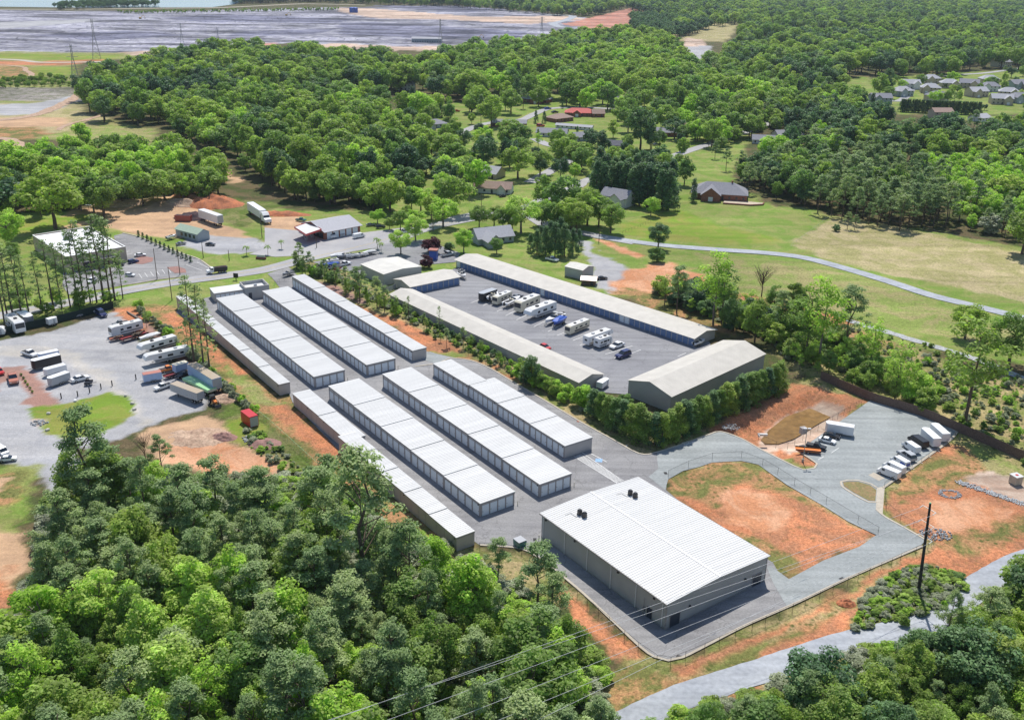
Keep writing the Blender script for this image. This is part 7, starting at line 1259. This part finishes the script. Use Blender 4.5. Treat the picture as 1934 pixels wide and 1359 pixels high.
for px, hp, lb, am, lp in [((173, 429), 41, 'flood lit pole beside the white roofed brick building', 0, 'flood'), ((297, 527), 58, 'street pole at the car park kerb, left of the pair', 0, 'street'), ((340, 519), 60, 'street pole by the car park entrance', 0, 'street'), ((325, 567), 63, 'bare wooden pole in the grass opposite the car park', 0, None), ((384, 487), 30, 'pole by the shop drive', 0, 'street'), ((495, 449), 44, 'wooden pole right of the articulated lorry', 0, None), ((818, 437), 33, 'pole with crossarms by the purple tree', 2, None), ((598, 468), 20, 'short lamp post on the forecourt edge', 0, None),
                       ((909, 396), 30, 'utility pole at the farmhouse drive', 1, None), ((1131, 458), 26, 'utility pole by the farm drive fork', 1, None), ((433, 492), 20, 'short dark post sign on the grass verge', 0, None), ((1338, 275), 28, 'utility pole at the village road bend', 1, None)]: pole(px, hp, lb, arms=am, lamp=lp)
t, h = pole((1516, 871), 62, 'lamp post with twin heads at the gravel lot island', .1, 'galv', name='lamp_post', cat='lamp post'); one('lamp_head', 'trim_white', t, lambda mb: mb.bevbox(-.9, -.1, -.2, .2, h - .05, h + .1, .03).bevbox(.1, .9, -.2, .2, h - .05, h + .1, .03)); one('base', 'concrete', t, lambda mb: mb.cyl((0, 0, 0), (0, 0, .7), .3, .3, 10))
g = at(1734, 1123); H0 = height_px(1734, 1123, 1123 - 950); BP = thing('power_pole', 'tall dark power pole with three crossarms at the lower right', 'power pole', (g.x, g.y, 0)); ph = at(1757, 950, H0); lean = ph - Vector((g.x, g.y, 0))
one('shaft', 'dark', BP, lambda mb: mb.cyl((0, 0, -.3), lean, .34, .2, 10)); one('cap', 'p_green', BP, lambda mb: mb.cyl(lean, lean + Vector((0, 0, .15)), .22, .15, 8))
AD = (at(1080, 1217, 20) - at(1427, 1098, 20)).normalized(); AX = Vector((-AD.y, AD.x, 0)); arm_pts = []
for k, dz in enumerate((1.2, 4.2, 7.2)):
    c_ = lean * (1 - dz / H0); one('crossarm', 'galv', BP, lambda mb: mb.cyl(c_ - AX * 1.5, c_ + AX * 1.5, .06, .06, 5))
    for s in (-1.45, 1.45): e_ = c_ + AX * s; one('insulator', 'lamp', BP, lambda mb: mb.cyl(e_, e_ + AD * .8 - Vector((0, 0, .25)), .07, .07, 6)); arm_pts.append(Vector((g.x, g.y, 0)) + e_ + AD * .8 - Vector((0, 0, .25)))
D2 = [(1240, 1163), (1200, 1213), (1180, 1252), (1246, 1265), (1300, 1272), (1380, 1225)]; S2 = [(760, 1359), (840, 1359), (930, 1359), (1035, 1359), (620, 1359), (700, 1359)]
for k, (a, px2) in enumerate(zip(arm_pts, [(700, 1345), (760, 1359), (655, 1352), (850, 1362), (1010, 1359), (930, 1359)])):
    far = at(*px2, 13.5 + .8 * (k % 2)); d = far - a; pts = []; end = a + d * 1.5
    for i in range(25): s = i / 24; p = a.lerp(end, s); p.z = a.z + (20 - a.z) * s - 26.0 * s * (1 - s) * .5 if False else a.z + (far.z - a.z) * s * 1.5 * (1 - .35 * s); pts.append(p)
    mb = MB(); mb.tube(pts, .026, 4); tag(mb.build('power_line', 'wire'), ['uppermost', 'second', 'third', 'fourth', 'fifth', 'lowest'][k] + ' pale power line sweeping past the warehouse corner', 'power line', 'power lines')
def tower(px, hpx, label):
    g = at(*px); h = height_px(*px, hpx); t = thing('pylon', label, 'pylon', (g.x, g.y, 0), .3, 'distant pylons'); mb = MB(); b_ = h * .1; z2 = h * .62; w2 = h * .02
    for sx in (-1, 1):
        for sy in (-1, 1): mb.tube([(sx * b_, sy * b_, 0), (sx * w2, sy * w2, z2), (sx * w2, sy * w2, h)], .2, 4)
    for k in range(9):
        z = h * k / 9; z1 = h * (k + 1) / 9; f = lambda z: b_ + (w2 - b_) * min(1, z / z2); mb.cyl((-f(z), -f(z), z), (f(z1), -f(z1), z1), .12, .12, 3); mb.cyl((f(z), -f(z), z), (-f(z1), -f(z1), z1), .12, .12, 3)
    mb.build('lattice', 'galv', t); one('crossarm', 'galv', t, lambda m: [m.cyl((-h * .16, 0, z), (h * .16, 0, z), .25, .25, 4) for z in (h * .66, h * .8, h * .94)])
for px, hp, lb in [((183, 112), 76, 'tall lattice pylon at the left of the grey basin'), ((143, 152), 68, 'lattice pylon on the grassy slope left of the ridge'), ((345, 90), 46, 'lattice pylon at the front edge of the grey basin'), ((412, 78), 26, 'small pylon behind the ridge wood'), ((832, 86), 50, 'lattice pylon before the tan bank'), ((1023, 66), 34, 'small pylon near the basin track')]: tower(px, hp, lb)
mb = MB()
a_ = at(818, 407, 0); q0 = Vector((at(818, 437).x, at(818, 437).y, height_px(818, 437, 31))); q1 = Vector((at(909, 396).x, at(909, 396).y, height_px(909, 396, 28)))
for o_ in (-1, 0, 1):
    pts = [q0.lerp(q1, i / 12) + Vector((o_, 0, -1.2 * 4 * (i / 12) * (1 - i / 12))) for i in range(13)]; mb = MB(); mb.tube(pts, .04, 3); tag(mb.build('power_line', 'dark'), ['left', 'middle', 'right'][o_ + 1] + ' strand of the village line over the road trees', 'power line', 'village lines')

# ---------------------------------------------------------------- small things
t = thing('dumpster', 'green waste dumpster between the two small pines', 'dumpster', at(982, 1030), R(-54)); one('body', 'p_teal', t, lambda m: m.side([(-1, .15), (-1.1, 1.5), (1, 1.3), (.85, .15)], .95)); one('lid', 'p_silver', t, lambda m: m.box(-1.12, .98, -.96, .96, 1.42, 1.5))
t = thing('dumpster', 'rust red open skip beside the dark spoil heap', 'skip', at(347, 417), R(-5)); one('body', 'p_oxide', t, lambda m: m.side([(-3.4, 0), (-3.6, 2.6), (3.6, 2.6), (3.4, 0)], 1.2)); one('load', 'dirt_dark', t, lambda m: m.box(-3.3, 3.3, -1.1, 1.1, 2.55, 2.64))
t = thing('drain_box', 'pink concrete outlet box on the sandy basin bank', 'drain box', at(1917, 912), R(20)); one('body', 'tan', t, lambda m: m.box(-1, 1, -1, 1, 0, 2.0)); one('lid', 'roof_white', t, lambda m: m.box(-1.1, 1.1, -1.1, 1.1, 2.0, 2.12)); one('hatch', 'p_red', t, lambda m: m.box(-.3, .3, -.3, .3, 2.12, 2.2))
t = thing('drain_box', 'small grey electrical box on the basin fence line', 'drain box', at(1516, 818), R(20)); one('body', 'p_silver', t, lambda m: m.box(-.7, .7, -.6, .6, 0, 1.6)); one('lid', 'trim', t, lambda m: m.box(-.75, .75, -.65, .65, 1.6, 1.68))
t = thing('drain_box', 'flat white headwall at the end of the basin', 'drain box', at(1440, 822), R(0)); one('body', 'roof_white', t, lambda m: m.box(-1.2, 1.2, -.3, .3, 0, .5)); one('wing', 'roof_white', t, lambda m: m.box(-1.2, -.9, -1, -.3, 0, .4))
def rocks(px, r, label, n=60, s=.35, ring=False, m='stone', flat=.6, name='rock_pile'):
    c_ = at(*px); mb = MB(); rg = random.Random(int(px[0] * 7))
    for i in range(n):
        a = rg.uniform(0, 6.283); d = r * (rg.uniform(.62, 1) if ring else math.sqrt(rg.random())); x, y = d * math.cos(a), d * math.sin(a) * .8; q = s * rg.uniform(.5, 1.2)
        z = 0 if ring else .5 * s * max(0, 1 - d / r) * 3 * flat; vs = [(x + q * rg.uniform(.6, 1) * sx, y + q * rg.uniform(.6, 1) * sy, z + q * .7 * sz) for sx, sy, sz in ((-1, -1, -.2), (1, -1, -.2), (1, 1, -.2), (-1, 1, -.2), (-.6, -.6, 1), (.6, -.6, 1), (.6, .6, 1), (-.6, .6, 1))]
        mb.add(vs, [(0, 3, 2, 1), (4, 5, 6, 7), (0, 1, 5, 4), (1, 2, 6, 5), (2, 3, 7, 6), (3, 0, 4, 7)])
    q = mb.build(name, m); q.location = (c_.x, c_.y, 0); return tag(q, label, 'rocks', kind='stuff')
rocks((1794, 932), 2.6, 'ring of riprap stones round the yard drain', 160, .17, True); rocks((1768, 1008), 3.2, 'pale riprap heap beside the chain link gate', 120, .22); rocks((1380, 806), 2.4, 'riprap stones at the fence above the drive', 90, .2); rocks((476, 829), 2.6, 'grey rubble heap below the red container', 80, .28); rocks((75, 798), 2.2, 'rubble on the rim of the green island', 40, .3)
for k in range(12): pass
mb = MB()
for i in range(420):
    s = random.random(); c_ = at(1810 + 150 * s, 909 + 52 * s) ; x, y = c_.x + random.uniform(-1, 1), c_.y + random.uniform(-.9, .9); q = .17; mb.bevbox(x - q, x + q * .8, y - q, y + q, -.02, random.uniform(.06, .18), .05)
tag(mb.build('gravel_riprap', 'stone'), 'grey riprap strip edging the sandy basin floor', 'rocks', kind='stuff')
for k, (u, v) in enumerate([(92, 781), (90, 812), (142, 757), (250, 762), (254, 773), (237, 747)]):
    mb = MB(); mb.bevbox(-.5, .5, -.35, .35, -.05, .45, .15); q = mb.build('boulder', 'trim_white' if k == 2 else 'roof_cream'); q.location = at(u, v); q.rotation_euler = (0, 0, k); tag(q, ['boulder on the left rim of the green island', 'boulder on the lower left rim of the green island', 'white box like stone on the upper rim of the green island', 'boulder at the right rim, upper of two', 'boulder at the right rim, lower of two', 'boulder near the top corner of the green island'][k], 'boulder')
for k, (u, v) in enumerate([(116, 752), (147, 748), (169.5, 741), (191, 734), (212, 728), (257, 716)]):
    mb = MB(); mb.cyl((0, 0, 0), (0, 0, 1.5), .16, .16, 8); mb.cyl((0, 0, 1.5), (0, 0, 1.58), .16, .08, 8); q = mb.build('bollard', 'dark'); q.location = at(u, v); tag(q, ['first', 'second', 'third', 'fourth', 'fifth', 'sixth and isolated'][k] + ' dark post along the gravel yard, counted from the food trailer', 'bollard')
for k in range(3):
    mb = MB(); a = at(240 + 3 * k, 590 + 2 * k); b_ = at(263 + 3 * k, 602 + 3 * k); mb.cyl((a.x, a.y, .3), (b_.x, b_.y, .3), .26, .18, 7); tag(mb.build('log', 'bark_pale'), ['uppermost', 'middle', 'lowest'][k] + ' felled log on the red clay', 'log')
def heap(px, rx, ry, h, m, label, name='spoil_heap', rot=0):
    c_ = at(*px); n = 26; mb = MB(); vs = []; sd = int(px[0])
    xs_ = np.linspace(-1, 1, n); X, Y = np.meshgrid(xs_, xs_); rr = np.sqrt(X ** 2 + Y ** 2); Zz = h * np.clip(1 - rr ** 1.5, -.05, 1) * (.65 + .7 * vnoise(X * 10 + sd, Y * 10, 2.2, 4)) + .12 * (vnoise(X * 30, Y * 30, 1.2, 8) - .5)
    vs = [(float(X[j, i] * rx), float(Y[j, i] * ry), float(Zz[j, i]) - .05) for j in range(n) for i in range(n)]; fs = [(j * n + i, j * n + i + 1, (j + 1) * n + i + 1, (j + 1) * n + i) for j in range(n - 1) for i in range(n - 1) if rr[j, i] < 1.02]
    mb.add(vs, fs); q = mb.build(name, m, smooth=True); q.location = (c_.x, c_.y, 0); q.rotation_euler = (0, 0, rot); return tag(q, label, 'heap')
heap((366, 411), 9, 6, 2.6, 'dirt_dark', 'dark mulch heap left of the white box trailer'); heap((235, 388), 16, 5, 3, 'dirt_tan', 'long brown spoil bank at the wood edge'); heap((530, 405), 14, 4, 1.6, 'clay', 'low orange clay ridge behind the lorry'); heap((400, 386), 15, 10, 4.5, 'clay', 'bright orange clay heap at the top of the dirt lot'); heap((345, 388), 14, 6, 3.5, 'dirt_tan', 'tan rubble heap left of the orange clay heap')
heap((424, 752), 4, 3, 1.0, 'dirt_tan', 'pinkish earth heap right of the trailers'); heap((360, 825), 9, 6, 1.0, 'dirt_tan', 'broad bare earth mound below the gravel yard'); heap((421, 826), 3.5, 2.2, 1.3, 'mulch', 'brown brush heap on the mound edge'); heap((500, 838), 4, 3, 1.2, 'mulch', 'brown brush heap below the red container'); heap((1598, 1139), 1.8, 1.3, .9, 'clay', 'small clay heap on the track above the thicket')
t = thing('sign', 'low brick entrance sign on the verge by the shop drive', 'sign', at(493, 489), R(-10)); one('base', 'brick', t, lambda m: m.box(-2, 2, -.4, .4, 0, .8)); one('board', 'roof_white', t, lambda m: m.box(-1.7, 1.7, -.15, .15, .8, 1.7))
t = thing('sign', 'small dark post sign at the storage office corner', 'sign', at(446, 529), R(-10)); one('board', 'dark', t, lambda m: m.box(-.9, .9, -.12, .12, .9, 2.6)); one('post', 'dark', t, lambda m: m.box(-.12, .12, -.1, .1, 0, .9))
# sandy patio with a retaining wall by the big brick house
t = thing('patio', 'pale sandy patio with red brick rim beside the big brick house', 'patio', at(1400, 384), R(-8)); one('paving', 'tan', t, lambda m: m.prism([(-9, -3), (4, -4.5), (10, -2), (11, 2), (0, 4), (-8, 3)], 0, .3)); one('rim', 'brick', t, lambda m: m.tube([(-9, -3, .4), (4, -4.5, .4), (10, -2, .4), (11, 2, .4)], .35, 6))

for k, (u, v) in enumerate([(1093, 795), (1257, 893), (1283, 1239), (1590, 1092), (1010, 1018), (860, 905)]):
    mb = MB(); mb.box(-.5, .5, -.35, .35, 0, .03); [mb.box(-.42 + .14 * i, -.36 + .14 * i, -.3, .3, .031, .05) for i in range(7)]; q = mb.build('drain_grate', 'dark' if k else 'p_rust'); q.location = at(u, v, .06); q.rotation_euler = (0, 0, .7 + k)
    tag(q, ['rusty drain grate in the kerb of the curving lane', 'drain grate in the gravel beside the clay pad corner', 'drain grate in the kerb at the warehouse front corner', 'drain grate by the kerb below the gravel loop', 'drain grate in the lane left of the warehouse', 'drain grate between the two long storage rows'][k], 'drain')
# ---------------------------------------------------------------- light summer haze
hz = MB(); hz.box(-9900, 9900, -420, 14900, -5, 140); ho = hz.build('haze', 'wire'); hm = bpy.data.materials.new('haze_air'); hm.use_nodes = True; hn = hm.node_tree
for n_ in list(hn.nodes): hn.nodes.remove(n_)
ou = hn.nodes.new('ShaderNodeOutputMaterial'); pv = hn.nodes.new('ShaderNodeVolumePrincipled'); pv.inputs['Color'].default_value = (.72, .83, 1.0, 1); pv.inputs['Density'].default_value = 0.000045; pv.inputs['Anisotropy'].default_value = 0.2
hn.links.new(pv.outputs[0], ou.inputs['Volume']); ho.data.materials[0] = hm; tag(ho, 'faint blue summer haze over the far woods', 'haze', kind='stuff')
